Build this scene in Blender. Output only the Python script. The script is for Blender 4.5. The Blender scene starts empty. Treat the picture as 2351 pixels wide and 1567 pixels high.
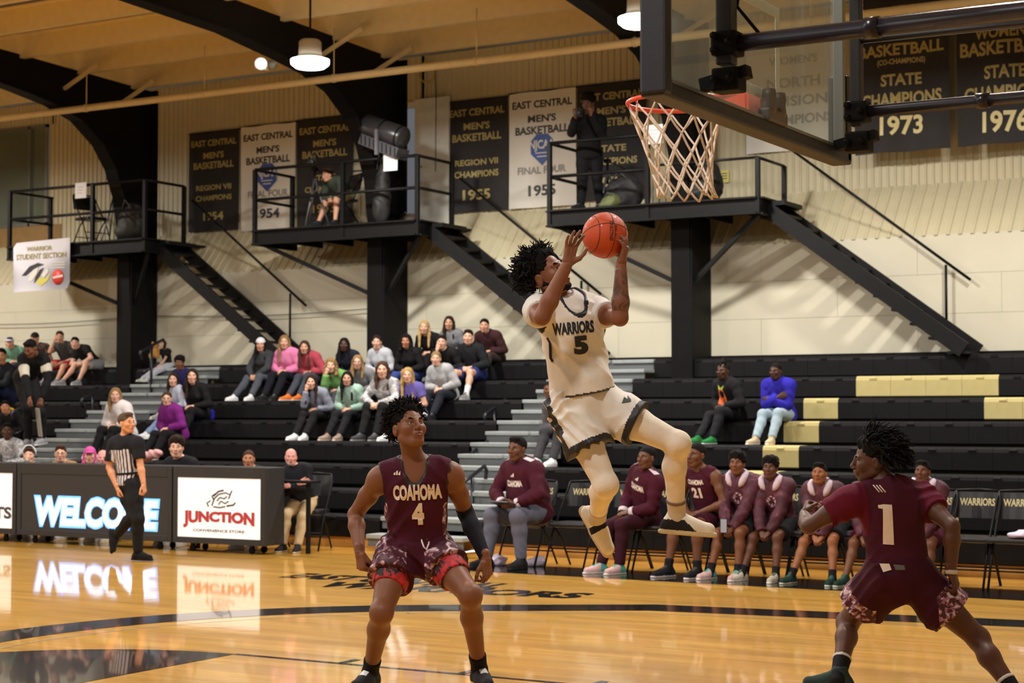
import bpy, bmesh, math, random
import numpy as np
from mathutils import Matrix, Vector
S = bpy.context.scene
COL = S.collection
rng = np.random.default_rng(7)
random.seed(7)
V = lambda *a: np.array(a, float)
def nrm(v):
    v = np.asarray(v, float); n = np.linalg.norm(v)
    return v / n if n > 1e-9 else v
# ---------------------------------------------------------------- camera
F = 3966.0; CXP, CYP = 1175.5, 783.5
YAW = math.radians(30.2); PITCH = math.atan((950 - 783.5) / F); CH = 1.59
cfwd = V(-math.sin(YAW) * math.cos(PITCH), math.cos(YAW) * math.cos(PITCH), math.sin(PITCH))
cright = V(math.cos(YAW), math.sin(YAW), 0)
cup = np.cross(cright, cfwd)
CP = V(0, 0, CH)
cam = bpy.data.cameras.new('camera'); camo = bpy.data.objects.new('camera', cam); COL.objects.link(camo)
cam.sensor_width = 36; cam.lens = F * 36 / 2351
camo.matrix_world = Matrix(((cright[0], cup[0], -cfwd[0], CP[0]), (cright[1], cup[1], -cfwd[1], CP[1]), (cright[2], cup[2], -cfwd[2], CP[2]), (0, 0, 0, 1)))
cam.dof.use_dof = True; cam.dof.focus_distance = 9.3; cam.dof.aperture_fstop = 4.0
S.camera = camo
# ---------------------------------------------------------------- light, world, exposure
w = bpy.data.worlds.new('world'); S.world = w; w.use_nodes = True
w.node_tree.nodes['Background'].inputs[0].default_value = (0.86, 0.9, 1.0, 1); w.node_tree.nodes['Background'].inputs[1].default_value = 0.14
S.view_settings.view_transform = 'Standard'; S.view_settings.look = 'None'; S.view_settings.exposure = 0.0; S.view_settings.gamma = 1.0
S.view_settings.use_curve_mapping = False
LAMP_W = 275.0
LAMPS = [(-13.9, 18.5), (-9.0, 18.5)]
for ly in (11.5, 4.5):
    for lx in (-23.5, -18.6, -13.7, -8.8, -3.9): LAMPS.append((lx, ly))
LAMPS += [(-23.7, 18.5), (-4.1, 18.5)]
def arealight(x, y, z, wt, size):
    l = bpy.data.lights.new('high_bay_light', 'AREA'); l.shape = 'DISK'; l.size = size; l.energy = wt; l.color = (1.0, 0.965, 0.905)
    o = bpy.data.objects.new('high_bay_light', l); o.location = (x, y, z); COL.objects.link(o); return o

# ---------------------------------------------------------------- pixel helpers (frame 2351 x 1567)
def ray(px, py):
    return nrm(cfwd * F + cright * (px - CXP) - cup * (py - CYP))
def atY(px, py, Y):
    r = ray(px, py); return CP + r * (Y - CP[1]) / r[1]
def atX(px, py, X):
    r = ray(px, py); return CP + r * (X - CP[0]) / r[0]
def atZ(px, py, Z):
    r = ray(px, py); return CP + r * (Z - CP[2]) / r[2]
def atD(px, py, D):
    r = ray(px, py); return CP + r * D / (r @ cfwd)
def proj(p):
    q = np.asarray(p, float) - CP; d = q @ cfwd
    return CXP + F * (q @ cright) / d, CYP - F * (q @ cup) / d
# ---------------------------------------------------------------- materials
def srgb(c):
    return tuple((x / 255 / 12.92 if x / 255 <= .04045 else ((x / 255 + .055) / 1.055) ** 2.4) for x in c)
MATS = {}
def mat(name, rgb, rough=.6, metal=0, var=.0, vscale=8., bump=0., bscale=40., coat=0., spec=.5, emit=None, estr=0., stretch=(1, 1, 1), sss=0., sheen=0.):
    if name in MATS: return MATS[name]
    m = bpy.data.materials.new(name); m.use_nodes = True; nt = m.node_tree; b = nt.nodes['Principled BSDF']
    c = srgb(rgb)
    b.inputs['Base Color'].default_value = (*c, 1); b.inputs['Roughness'].default_value = rough; b.inputs['Metallic'].default_value = metal
    b.inputs['Specular IOR Level'].default_value = spec; b.inputs['Coat Weight'].default_value = coat
    if sheen: b.inputs['Sheen Weight'].default_value = sheen
    if sss:
        b.inputs['Subsurface Weight'].default_value = sss; b.inputs['Subsurface Scale'].default_value = .01
    if emit is not None:
        b.inputs['Emission Color'].default_value = (*srgb(emit), 1); b.inputs['Emission Strength'].default_value = estr
    if var or bump:
        tc = nt.nodes.new('ShaderNodeTexCoord'); mp = nt.nodes.new('ShaderNodeMapping'); mp.inputs['Scale'].default_value = stretch
        nt.links.new(tc.outputs['Object'], mp.inputs['Vector'])
        if var:
            n = nt.nodes.new('ShaderNodeTexNoise'); n.inputs['Scale'].default_value = vscale; n.inputs['Detail'].default_value = 4
            nt.links.new(mp.outputs[0], n.inputs['Vector'])
            r = nt.nodes.new('ShaderNodeValToRGB'); r.color_ramp.elements[0].position = .3; r.color_ramp.elements[1].position = .7
            r.color_ramp.elements[0].color = (*[x * (1 - var) for x in c], 1); r.color_ramp.elements[1].color = (*[min(1, x * (1 + var)) for x in c], 1)
            nt.links.new(n.outputs['Fac'], r.inputs[0]); nt.links.new(r.outputs[0], b.inputs['Base Color'])
        if bump:
            n2 = nt.nodes.new('ShaderNodeTexNoise'); n2.inputs['Scale'].default_value = bscale; n2.inputs['Detail'].default_value = 3
            nt.links.new(mp.outputs[0], n2.inputs['Vector'])
            bp = nt.nodes.new('ShaderNodeBump'); bp.inputs['Strength'].default_value = bump; bp.inputs['Distance'].default_value = .01
            nt.links.new(n2.outputs['Fac'], bp.inputs['Height']); nt.links.new(bp.outputs[0], b.inputs['Normal'])
    MATS[name] = m; return m
def camo_mat(name, cols, scale, thr=(.45, .55), rough=.7):
    """blotchy printed cloth of several colours"""
    if name in MATS: return MATS[name]
    m = bpy.data.materials.new(name); m.use_nodes = True; nt = m.node_tree; b = nt.nodes['Principled BSDF']; b.inputs['Roughness'].default_value = rough
    tc = nt.nodes.new('ShaderNodeTexCoord'); n = nt.nodes.new('ShaderNodeTexNoise'); n.inputs['Scale'].default_value = scale; n.inputs['Detail'].default_value = 3; n.inputs['Distortion'].default_value = 1.0
    nt.links.new(tc.outputs['Object'], n.inputs['Vector'])
    r = nt.nodes.new('ShaderNodeValToRGB'); r.color_ramp.interpolation = 'CONSTANT'
    k = len(cols)
    while len(r.color_ramp.elements) < k: r.color_ramp.elements.new(.5)
    for i, c in enumerate(cols):
        r.color_ramp.elements[i].position = 0 if i == 0 else thr[0] + (thr[1] - thr[0]) * (i - 1) / max(1, k - 2)
        r.color_ramp.elements[i].color = (*srgb(c), 1)
    nt.links.new(n.outputs['Fac'], r.inputs[0]); nt.links.new(r.outputs[0], b.inputs['Base Color'])
    MATS[name] = m; return m
# ---------------------------------------------------------------- mesh helpers
def fastmesh(name, verts, faces, mats, midx=None, smooth=True):
    """verts (n,3); faces list of tuples or (n,k) array"""
    me = bpy.data.meshes.new(name)
    if isinstance(faces, np.ndarray):
        k = faces.shape[1]; nf = len(faces)
        me.vertices.add(len(verts)); me.vertices.foreach_set('co', np.asarray(verts, np.float32).ravel())
        me.loops.add(nf * k); me.loops.foreach_set('vertex_index', faces.astype(np.int32).ravel())
        me.polygons.add(nf); me.polygons.foreach_set('loop_start', np.arange(0, nf * k, k, dtype=np.int32))
        me.update(calc_edges=True)
    else:
        me.from_pydata([tuple(map(float, v)) for v in verts], [], [tuple(int(i) for i in f) for f in faces])
    for m in (mats if isinstance(mats, (list, tuple)) else [mats]): me.materials.append(m)
    if midx is not None: me.polygons.foreach_set('material_index', np.asarray(midx, np.int32))
    if smooth: me.polygons.foreach_set('use_smooth', np.ones(len(me.polygons), bool))
    me.update(); return me
def link(name, me, parent=None, mw=None):
    o = bpy.data.objects.new(name, me); COL.objects.link(o)
    if mw is not None: o.matrix_world = mw
    if parent is not None: o.parent = parent
    return o
def tag(o, label=None, cat=None, group=None, kind=None):
    if label: o['label'] = label
    if cat: o['category'] = cat
    if group: o['group'] = group
    if kind: o['kind'] = kind
    return o
def thing(name, label, cat, loc=(0, 0, 0), group=None):
    o = bpy.data.objects.new(name, None); COL.objects.link(o); o.location = tuple(float(x) for x in loc)
    o.empty_display_size = .1
    tag(o, label, cat, group); return o
class MB:
    """collects plain solids, builds ONE mesh object"""
    def __init__(s): s.v = []; s.f = []; s.m = []; s.sm = []
    def add(s, vs, fs, mi=0, sm=False):
        b = len(s.v); s.v += [tuple(map(float, p)) for p in vs]
        for f in fs: s.f.append(tuple(b + i for i in f)); s.m.append(mi); s.sm.append(sm)
        return s
    def box(s, lo, hi, mi=0, bev=0.):
        x0, y0, z0 = lo; x1, y1, z1 = hi
        if bev <= 0:
            vs = [(x, y, z) for x in (x0, x1) for y in (y0, y1) for z in (z0, z1)]
            fs = [(0, 1, 3, 2), (4, 6, 7, 5), (0, 4, 5, 1), (2, 3, 7, 6), (0, 2, 6, 4), (1, 5, 7, 3)]
            return s.add(vs, fs, mi)
        bm = bmesh.new(); bmesh.ops.create_cube(bm, size=1)
        for v in bm.verts: v.co = Vector(((x0 + x1) / 2 + v.co.x * (x1 - x0), (y0 + y1) / 2 + v.co.y * (y1 - y0), (z0 + z1) / 2 + v.co.z * (z1 - z0)))
        bmesh.ops.bevel(bm, geom=bm.edges[:], offset=bev, segments=2, affect='EDGES', profile=.6)
        bm.verts.index_update()
        s.add([v.co[:] for v in bm.verts], [[v.index for v in f.verts] for f in bm.faces], mi); bm.free(); return s
    def beam(s, a, b, w, h, up=(0, 0, 1), mi=0):
        """rectangular bar from a to b, w across, h along 'up'"""
        a = V(*a); b = V(*b); d = nrm(b - a); r = nrm(np.cross(d, V(*up))); u = np.cross(r, d)
        vs = [p + r * sx * w / 2 + u * sz * h / 2 for p in (a, b) for sx, sz in ((-1, -1), (1, -1), (1, 1), (-1, 1))]
        return s.add(vs, [(0, 3, 2, 1), (4, 5, 6, 7), (0, 1, 5, 4), (1, 2, 6, 5), (2, 3, 7, 6), (3, 0, 4, 7)], mi)
    def tube(s, pts, r, n=8, mi=0, cap=True, closed=False):
        pts = [V(*p) for p in pts]; N = len(pts); rs = [r] * N if not hasattr(r, '__len__') else list(r)
        b = len(s.v); up = V(0, 0, 1); prev = None
        for i, p in enumerate(pts):
            if closed: d = nrm(pts[(i + 1) % N] - pts[i - 1])
            else: d = nrm(pts[min(i + 1, N - 1)] - pts[max(i - 1, 0)])
            if prev is None:
                u = V(0, 0, 1) if abs(d[2]) < .9 else V(1, 0, 0)
            else: u = prev
            x = nrm(np.cross(d, u)); y = np.cross(x, d); prev = y
            for k in range(n):
                a = 2 * math.pi * k / n; s.v.append(tuple(p + rs[i] * (math.cos(a) * x + math.sin(a) * y)))
        for i in range(N if closed else N - 1):
            j = (i + 1) % N
            for k in range(n):
                k2 = (k + 1) % n
                s.f.append((b + i * n + k, b + i * n + k2, b + j * n + k2, b + j * n + k)[::-1]); s.m.append(mi); s.sm.append(True)
        if cap and not closed:
            s.f.append(tuple(b + k for k in range(n))); s.f.append(tuple(b + (N - 1) * n + k for k in range(n))[::-1]); s.m += [mi, mi]; s.sm += [False, False]
        return s
    def lathe(s, c, prof, n=24, axis=(0, 0, 1), mi=0):
        """prof: list of (radius, height along axis)"""
        c = V(*c); ax = nrm(V(*axis)); x = nrm(np.cross(ax, V(0, 1, 0) if abs(ax[1]) < .9 else V(1, 0, 0))); y = np.cross(ax, x); b = len(s.v)
        for r, h in prof:
            for k in range(n):
                a = 2 * math.pi * k / n; s.v.append(tuple(c + ax * h + max(r, 1e-4) * (math.cos(a) * x + math.sin(a) * y)))
        for i in range(len(prof) - 1):
            for k in range(n):
                k2 = (k + 1) % n; s.f.append((b + i * n + k, b + i * n + k2, b + (i + 1) * n + k2, b + (i + 1) * n + k)); s.m.append(mi); s.sm.append(True)
        return s
    def prism(s, pts, off, mi=0):
        """polygon pts (3D) extruded by vector off"""
        n = len(pts); off = V(*off); P = [V(*p) for p in pts]
        s.add(P + [p + off for p in P], [tuple(range(n))[::-1], tuple(range(n, 2 * n))] + [(i, (i + 1) % n, n + (i + 1) % n, n + i) for i in range(n)], mi); return s
    def ball(s, c, r, n=12, m=8, mi=0, sc=(1, 1, 1)):
        c = V(*c); b = len(s.v)
        for i in range(m + 1):
            t = math.pi * i / m
            for k in range(n):
                a = 2 * math.pi * k / n; s.v.append(tuple(c + r * V(sc[0] * math.sin(t) * math.cos(a), sc[1] * math.sin(t) * math.sin(a), sc[2] * math.cos(t))))
        for i in range(m):
            for k in range(n):
                k2 = (k + 1) % n; s.f.append((b + i * n + k, b + (i + 1) * n + k, b + (i + 1) * n + k2, b + i * n + k2)); s.m.append(mi); s.sm.append(True)
        return s
    def mesh(s, name, mats):
        me = bpy.data.meshes.new(name); me.from_pydata(s.v, [], s.f)
        for m in (mats if isinstance(mats, (list, tuple)) else [mats]): me.materials.append(m)
        me.polygons.foreach_set('material_index', s.m); me.polygons.foreach_set('use_smooth', s.sm); me.update(); return me
    def build(s, name, mats, parent=None, label=None, kind=None, cat=None):
        o = link(name, s.mesh(name, mats), parent)
        # parents sit at an offset: keep world coordinates
        if parent is not None: o.matrix_parent_inverse = Matrix.Translation(parent.location).inverted()
        tag(o, label, cat, None, kind); return o
def child(name, me, parent, label=None):
    o = link(name, me, parent)
    o.matrix_parent_inverse = Matrix.Translation(parent.location).inverted() if parent.parent is None else Matrix.Identity(4)
    if label: o['label'] = label
    return o
# ---------------------------------------------------------------- lettering
TC = {}
def textmesh(txt, size, bold=0., extr=.0, shear=0., spacing=1., res=3):
    key = (txt, size, bold, extr, shear, spacing)
    if key in TC: return TC[key]
    c = bpy.data.curves.new('t', 'FONT'); c.body = txt; c.size = size; c.offset = bold; c.extrude = extr; c.shear = shear; c.space_character = spacing
    c.resolution_u = res; c.align_x = 'CENTER'; c.align_y = 'CENTER'
    o = bpy.data.objects.new('t', c); COL.objects.link(o)
    me = bpy.data.meshes.new_from_object(o.evaluated_get(bpy.context.evaluated_depsgraph_get()))
    v = np.array([x.co[:] for x in me.vertices]).reshape(-1, 3); f = [tuple(p.vertices) for p in me.polygons]
    bpy.data.objects.remove(o); bpy.data.curves.remove(c); bpy.data.meshes.remove(me)
    TC[key] = (v, f); return TC[key]
def fittext(txt, width, height, bold=0., extr=0., shear=0.):
    """letters scaled to an exact width and height, centred on 0"""
    v, f = textmesh(txt, 1.0, bold, 0, shear)
    v = v.copy(); lo = v.min(0); hi = v.max(0); c = (lo + hi) / 2
    v[:, 0] = (v[:, 0] - c[0]) * width / (hi[0] - lo[0]); v[:, 1] = (v[:, 1] - c[1]) * height / (hi[1] - lo[1]); v[:, 2] = 0
    return v, f
def textobj(name, txt, width, height, origin, ux, uy, m, parent, bold=.0, lift=.003, shear=0., warp=None):
    v, f = fittext(txt, width, height, bold, 0, shear)
    o3 = V(*origin); ux = nrm(V(*ux)); uy = nrm(V(*uy)); n = np.cross(ux, uy)
    P = o3 + v[:, :1] * ux + v[:, 1:2] * uy + n * lift
    if warp is not None: P = warp(P)
    me = bpy.data.meshes.new(name); me.from_pydata([tuple(p) for p in P], [], f); me.materials.append(m)
    return child(name, me, parent)
# ================================================================ setting
M_black = mat('black_steel', (15, 14, 15), .6, spec=.14, var=.15, vscale=3, bump=.05)
M_wall = mat('cream_wall', (208, 202, 180), .62, var=.04, vscale=1.2, bump=.05, bscale=6)
M_rib = mat('cream_ribbed_sheet', (200, 190, 158), .5, var=.04, vscale=1.5)
M_roof = mat('roof_sheet', (206, 180, 128), .55, var=.1, vscale=1.5)
M_purlin = mat('purlin_paint', (216, 196, 150), .5, var=.05)
M_line = mat('court_black', (22, 22, 26), .16, coat=.6, var=.1, vscale=2)
M_wood = mat('kick_wood', (200, 140, 62), .5, var=.15, vscale=3, stretch=(.3, 3, 3))
M_concrete = mat('concrete', (60, 58, 56), .8, var=.1)
def floor_mat():
    m = bpy.data.materials.new('maple_floor'); m.use_nodes = True; nt = m.node_tree; b = nt.nodes['Principled BSDF']
    tc = nt.nodes.new('ShaderNodeTexCoord')
    br = nt.nodes.new('ShaderNodeTexBrick'); br.inputs['Scale'].default_value = 1; br.inputs['Brick Width'].default_value = 1.3; br.inputs['Row Height'].default_value = .07
    br.inputs['Mortar Size'].default_value = .0016; br.inputs['Color1'].default_value = (*srgb((216, 166, 70)), 1); br.inputs['Color2'].default_value = (*srgb((204, 150, 58)), 1)
    br.inputs['Mortar'].default_value = (*srgb((160, 108, 42)), 1)
    nt.links.new(tc.outputs['Object'], br.inputs['Vector'])
    mp = nt.nodes.new('ShaderNodeMapping'); mp.inputs['Scale'].default_value = (.35, 2.2, 1); nt.links.new(tc.outputs['Object'], mp.inputs[0])
    n = nt.nodes.new('ShaderNodeTexNoise'); n.inputs['Scale'].default_value = 2.2; n.inputs['Detail'].default_value = 6; nt.links.new(mp.outputs[0], n.inputs['Vector'])
    mx = nt.nodes.new('ShaderNodeMixRGB'); mx.blend_type = 'MULTIPLY'; mx.inputs[0].default_value = .55
    r = nt.nodes.new('ShaderNodeValToRGB'); r.color_ramp.elements[0].position = .35; r.color_ramp.elements[0].color = (.62, .6, .55, 1); r.color_ramp.elements[1].position = .65; r.color_ramp.elements[1].color = (1.12, 1.12, 1.12, 1)
    nt.links.new(n.outputs[0], r.inputs[0]); nt.links.new(br.outputs[0], mx.inputs[1]); nt.links.new(r.outputs[0], mx.inputs[2]); nt.links.new(mx.outputs[0], b.inputs['Base Color'])
    b.inputs['Roughness'].default_value = .35; b.inputs['Specular IOR Level'].default_value = .25; b.inputs['Coat Weight'].default_value = .8; b.inputs['Coat Roughness'].default_value = .05; b.inputs['Coat IOR'].default_value = 1.5
    n3 = nt.nodes.new('ShaderNodeTexNoise'); n3.inputs['Scale'].default_value = 6; nt.links.new(tc.outputs['Object'], n3.inputs['Vector'])
    bp = nt.nodes.new('ShaderNodeBump'); bp.inputs['Strength'].default_value = .04; bp.inputs['Distance'].default_value = .01; nt.links.new(n3.outputs[0], bp.inputs['Height']); nt.links.new(bp.outputs[0], b.inputs['Coat Normal'])
    return m
FX0, FX1 = -31.0, 3.0
fl = MB().box((FX0, -5, -.2), (FX1, 24, 0)).build('floor', floor_mat(), kind='structure')
fl['label'] = 'glossy honey coloured maple court floor'
HX, HY = -3.33, 7.1     # hoop
def flat(name, pts, z=.0015, m=None):
    mb = MB(); mb.add([(p[0], p[1], z) for p in pts], [tuple(range(len(pts)))]); return mb.build(name, m or M_line, fl)
def strip(name, pts, wd, m=None, z=.0015):
    pts = [V(p[0], p[1], 0) for p in pts]; vs = []; fs = []
    for i, p in enumerate(pts):
        d = nrm(pts[min(i + 1, len(pts) - 1)] - pts[max(0, i - 1)]); n = V(-d[1], d[0], 0)
        vs += [p + n * wd / 2, p - n * wd / 2]
    for v in vs: v[2] = z
    for i in range(len(pts) - 1): fs.append((2 * i, 2 * i + 1, 2 * i + 3, 2 * i + 2)[::-1])
    return MB().add(vs, fs).build(name, m or M_line, fl)
# three point line through the photographed curve
a0 = atZ(0, 1461, 0); a1 = atZ(420, 1416, 0); a2 = atZ(1000, 1395, 0); a3 = atZ(1500, 1394, 0); a4 = atZ(2351, 1431, 0)
def circ(p, q, r):
    ax, ay = p[:2]; bx, by = q[:2]; cx, cy = r[:2]
    d = 2 * (ax * (by - cy) + bx * (cy - ay) + cx * (ay - by))
    ux = ((ax**2 + ay**2) * (by - cy) + (bx**2 + by**2) * (cy - ay) + (cx**2 + cy**2) * (ay - by)) / d
    uy = ((ax**2 + ay**2) * (cx - bx) + (bx**2 + by**2) * (ax - cx) + (cx**2 + cy**2) * (bx - ax)) / d
    return ux, uy, math.hypot(ax - ux, ay - uy)
ccx, ccy, cr = circ(a0, a1, a2)
print('3pt circle', ccx, ccy, cr, 'a3', a3, 'a4', a4)
ang0 = math.atan2(a2[1] - ccy, a2[0] - ccx)
arc = [(ccx + cr * math.cos(ang0 + t), ccy + cr * math.sin(ang0 + t)) for t in np.linspace(2.6, 0, 60)]
arc += [tuple(a3[:2]), tuple(a4[:2]), (a4[0] + (a4[0] - a3[0]) * .4, a4[1] + (a4[1] - a3[1]) * .4)]
strip('three_point_line', arc, .46)
strip('three_point_edge', [(p[0], p[1] - .42) if i > 58 else (ccx + (cr - .42) * math.cos(ang0 + t), ccy + (cr - .42) * math.sin(ang0 + t)) for i, (p, t) in enumerate(zip(arc, list(np.linspace(2.6, 0, 60)) + [0, 0, 0]))], .03, mat('faint_line', (196, 176, 130), .2, coat=.6))
# free throw circle (dark half) and lane
c1 = atZ(540, 1501, 0); LY = c1[1]; LX = c1[0]
R1 = LY - HY
half = [(LX, HY - R1), (LX, LY)] + [(LX - 1.83 * math.sin(t), HY + R1 * math.cos(t)) for t in np.linspace(0, math.pi, 40)]
flat('painted_key_half_circle', half)
for yy in (LY, HY - R1): strip('lane_line', [(LX, yy), (-1.0, yy)], .05)
for px in (700, 975, 1265):
    p = atZ(px, 0, 0) if False else None
for bx in (LX + .85, LX + 1.75, LX + 2.65, LX + 3.0):
    for yy, sg in ((LY, 1), (HY - R1, -1)):
        MB().add([(bx - .03, yy, .002), (bx + .03, yy, .002), (bx + .03, yy + sg * .2, .002), (bx - .03, yy + sg * .2, .002)][::sg], [(0, 1, 2, 3)]).build('lane_mark', M_line, fl)
b0 = atZ(1062, 1286, 0)
flat('sideline_border', [(b0[0], 15.0), (3, 15.0), (3, 15.85), (b0[0], 15.85)])
strip('baseline', [(-1.45, -2), (-1.45, 15)], .05)
for txt, pa, pb in (('EAST CENTRAL', (672, 1320), (1160, 1346)), ('WARRIORS', (740, 1340), (1345, 1368))):
    p, q = atZ(*pa, 0), atZ(*pb, 0); c = (p + q) / 2
    textobj('court_lettering', txt, float(np.linalg.norm(q - p)), .5, (c[0], c[1], 0), (q - p), (0, 1, 0), M_line, fl, bold=.05, lift=.002)
# ---- back wall
YW = 22.3; YU = 22.95; ZL = 3.95; ZT = 4.68
wb = MB()
wb.box((FX0, YW + .03, -.0), (FX1, YW + .1, ZL))
wall = wb.build('wall_back', M_wall, kind='structure'); wall['label'] = 'cream wall panels behind the bleachers'
i = 0
ph = .52
pmesh = {}
for row in range(3):
    z0 = 2.38 + row * ph; 
    x = FX0 + (row % 2) * 1.1
    while x < FX1 - .1:
        L = min(2.2, FX1 - x)
        key = (round(L, 3), row)
        if key not in pmesh: pmesh[key] = MB().box((0, 0, 0), (L - .003, .035, ph - .003), 0, .001).mesh('panel', M_wall)
        o = link('panel', pmesh[key], wall); o.location = (x, YW, z0); x += L
def ribsheet(name, x0, x1, y0, z0, y1, z1, pitch, depth, m, parent=None, holes=()):
    xs = []; n = int((x1 - x0) / pitch)
    vs = []; fs = []
    for i in range(n + 1):
        x = x0 + i * pitch
        for dx, dy in ((0, 0), (pitch * .62, 0), (pitch * .74, -depth), (pitch * .9, -depth)):
            vs.append((x + dx, y0 + dy, z0)); vs.append((x + dx, y1 + dy, z1))
    k = len(vs) // 2
    for i in range(k - 1):
        xm = (vs[2 * i][0] + vs[2 * i + 2][0]) / 2
        if any(a < xm < b for a, b in holes): continue
        fs.append((2 * i, 2 * i + 2, 2 * i + 3, 2 * i + 1))
    mb = MB().add(vs, fs); o = mb.build(name, m, parent, kind=None if parent else 'structure'); return o
DX0, DX1 = atY(905, 400, YU)[0], atY(962, 400, YU)[0]     # doorway
WX0, WX1 = atY(-40, 400, YU)[0], atY(112, 400, YU)[0]
ZD1 = atY(930, 245, YU)[2]
wu = ribsheet('wall_back_upper', FX0, FX1, YU, ZT, YU, 7.3, .105, .018, M_rib, holes=((DX0, DX1), (WX0, WX1))); wu['label'] = 'ribbed cream metal upper wall'
ribsheet('ribbed_sheet', DX0 - .1, DX1 + .1, YU, ZD1, YU, 7.3, .105, .018, M_rib, wu)
zw0, zw1 = atY(60, 520, YU)[2], atY(60, 292, YU)[2]
ribsheet('ribbed_sheet', WX0 - .1, WX1 + .1, YU, zw1, YU, 7.3, .105, .018, M_rib, wu)
ribsheet('ribbed_sheet', WX0 - .1, WX1 + .1, YU, ZT, YU, zw0, .105, .018, M_rib, wu)
wl = ribsheet('wall_back_ledge', FX0, FX1, YW, ZL - .02, YU, ZT + .02, .16, .02, M_rib); wl['label'] = 'sloping ribbed cream flashing between the two walls'
MB().box((FX0, 22.25, 2.30), (FX1, 22.34, 2.40)).build('trim_1', M_black, kind='structure')
# doorway in the upper wall
d = thing('door_1', 'white door standing open on the middle platform', 'door', (DX1, YU, ZT)); d['kind'] = 'structure'
M_door = mat('white_door', (226, 224, 214), .5, var=.05)
MB().box((DX0 - .06, YU - .08, ZT - .1), (DX0 + .02, YU + .05, ZD1 + .05)).build('door_frame', M_door, d)
MB().box((DX0, YU - .08, ZD1 - .03), (DX1, YU + .05, ZD1 + .05)).build('door_frame', M_door, d)
leaf_ = MB().box((DX1 - .02, YU - .10, ZT - .1), (DX1 + .62, YU - .055, ZD1 + .08), 0, .005).build('door_leaf', M_door, d)
MB().tube([(DX1 + .06, YU - .1, 5.5), (DX1 + .06, YU - .16, 5.5), (DX1 + .16, YU - .16, 5.5)], .012).build('door_handle', mat('steel', (150, 150, 150), .3, 1), leaf_)
MB().box((DX0 - .3, YU + 1.2, ZT - .3), (DX1 + .8, YU + 1.25, 7.2)).build('back_panel', mat('brown_panel', (122, 92, 52), .6, var=.1), d)
# window left
wn = thing('window_1', 'dim greenish glass window in the ribbed wall at the far left', 'window', ((WX0 + WX1) / 2, YU, zw0)); wn['kind'] = 'structure'
M_alu = mat('aluminium', (176, 182, 180), .35, .8)
MB().box((WX0, YU + .04, zw0), (WX1, YU + .05, zw1)).build('pane', mat('window_glass', (112, 118, 104), .12, var=.15, vscale=1.2, spec=.8), wn)
for xx in (WX0, WX1 - .05, WX0 + (WX1 - WX0) * .72): MB().box((xx, YU - .05, zw0), (xx + .05, YU + .06, zw1)).build('mullion', M_alu, wn)
for zz in (zw0, zw1 - .05): MB().box((WX0, YU - .05, zz), (WX1, YU + .06, zz + .05)).build('rail', M_alu, wn)
MB().box((WX0 - .1, YU - .03, ZT), (WX1 + .35, YU - .01, zw0)).build('wood_panel', mat('brown_panel2', (150, 118, 72), .6, var=.1), wn)
wr_ = MB().box((3.0, -5, 0), (3.1, 24, 7.6)).build('wall_right', M_wall, kind='structure'); wr_['label'] = 'plain cream end wall behind the hoop'
wl_ = MB().box((FX0 - .1, -5, 0), (FX0, 24, 7.6)).build('wall_left', M_wall, kind='structure'); wl_['label'] = 'plain cream end wall far beyond the boards'
# ---- roof
ZP = lambda Y: 7.06 + .03 * (21.8 - Y)
ceil = MB().add([(FX0, -5, ZP(-5) + .42), (FX1, -5, ZP(-5) + .42), (FX1, 24, ZP(24) + .42), (FX0, 24, ZP(24) + .42)], [(0, 1, 2, 3)]).build('ceiling', M_roof, kind='structure')
ceil['label'] = 'tan metal roof sheets over beige purlins'
pr = MB().prism([(FX0, 0, 0), (FX0, .09, 0), (FX0, .09, .02), (FX0, .025, .02), (FX0, .025, .36), (FX0, -.08, .36), (FX0, -.08, .34), (FX0, 0, .34)], (FX1 - FX0, 0, 0)).mesh('purlin', M_purlin)
k = 0; Y = 21.75
while Y > -4.5:
    o = link('purlin', pr, ceil); o.location = (0, Y, ZP(Y)); Y -= 1.25
# ---- frames
FRX = [-25.2, -20.1, -15.0, -9.9, -4.8]
fl_lab = {-25.2: 'black tapered roof frame beyond the end of the bleachers', -20.1: 'black roof frame carrying the platform with the folding chair', -15.0: 'black roof frame carrying the platform with the open door',
          -9.9: 'black roof frame carrying the platform behind the hoop net', -4.8: 'black roof frame beyond the championship banners of the seventies'}
for fx in FRX:
    t = thing('roof_frame', fl_lab[fx], 'steel frame', (fx, 21.9, 0)); t['kind'] = 'structure'
    hw = .15
    prof_o = [(22.28, 2.2), (22.28, 7.0), (-4, ZP(-4) + .0)]
    # inner curve: column inner face up to haunch then rafter bottom
    inner = [(-4, ZP(-4) - .45)] + [(y, ZP(y) - .42) for y in (10, 16, 18)] + [(19.2, 6.62), (19.9, 6.52), (20.5, 6.35), (21.0, 6.02), (21.3, 5.65), (21.52, 5.15), (21.62, 4.5), (21.68, 2.2)]
    outer = [(22.28, 2.2), (22.28, 7.1)] + [(-4, ZP(-4) + .1)]
    # web
    web = MB().prism([(fx - .01, y, z) for y, z in inner + outer], (.02, 0, 0)); web.build('web', M_black, t)
    fl1 = MB()
    P = inner
    for (y0, z0), (y1, z1) in zip(P[:-1], P[1:]): fl1.beam((fx, y0, z0), (fx, y1, z1), .26, .03, up=(0, 1, .01) if abs(z1 - z0) > abs(y1 - y0) else (0, 0, 1))
    fl1.build('inner_flange', M_black, t)
    MB().box((fx - hw, 22.24, 2.2), (fx + hw, 22.28, 7.1)).build('outer_flange', M_black, t)
    MB().box((fx - .16, 21.64, 0), (fx + .16, 22.28, 4.3), 0, .01).build('column', M_black, t)
    for yy in (21.5, 20.2):
        MB().beam((fx + .02, yy, ZP(yy) - .3), (fx + .75, yy, ZP(yy) + .02), .05, .05).build('flange_brace', M_purlin, t)
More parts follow.
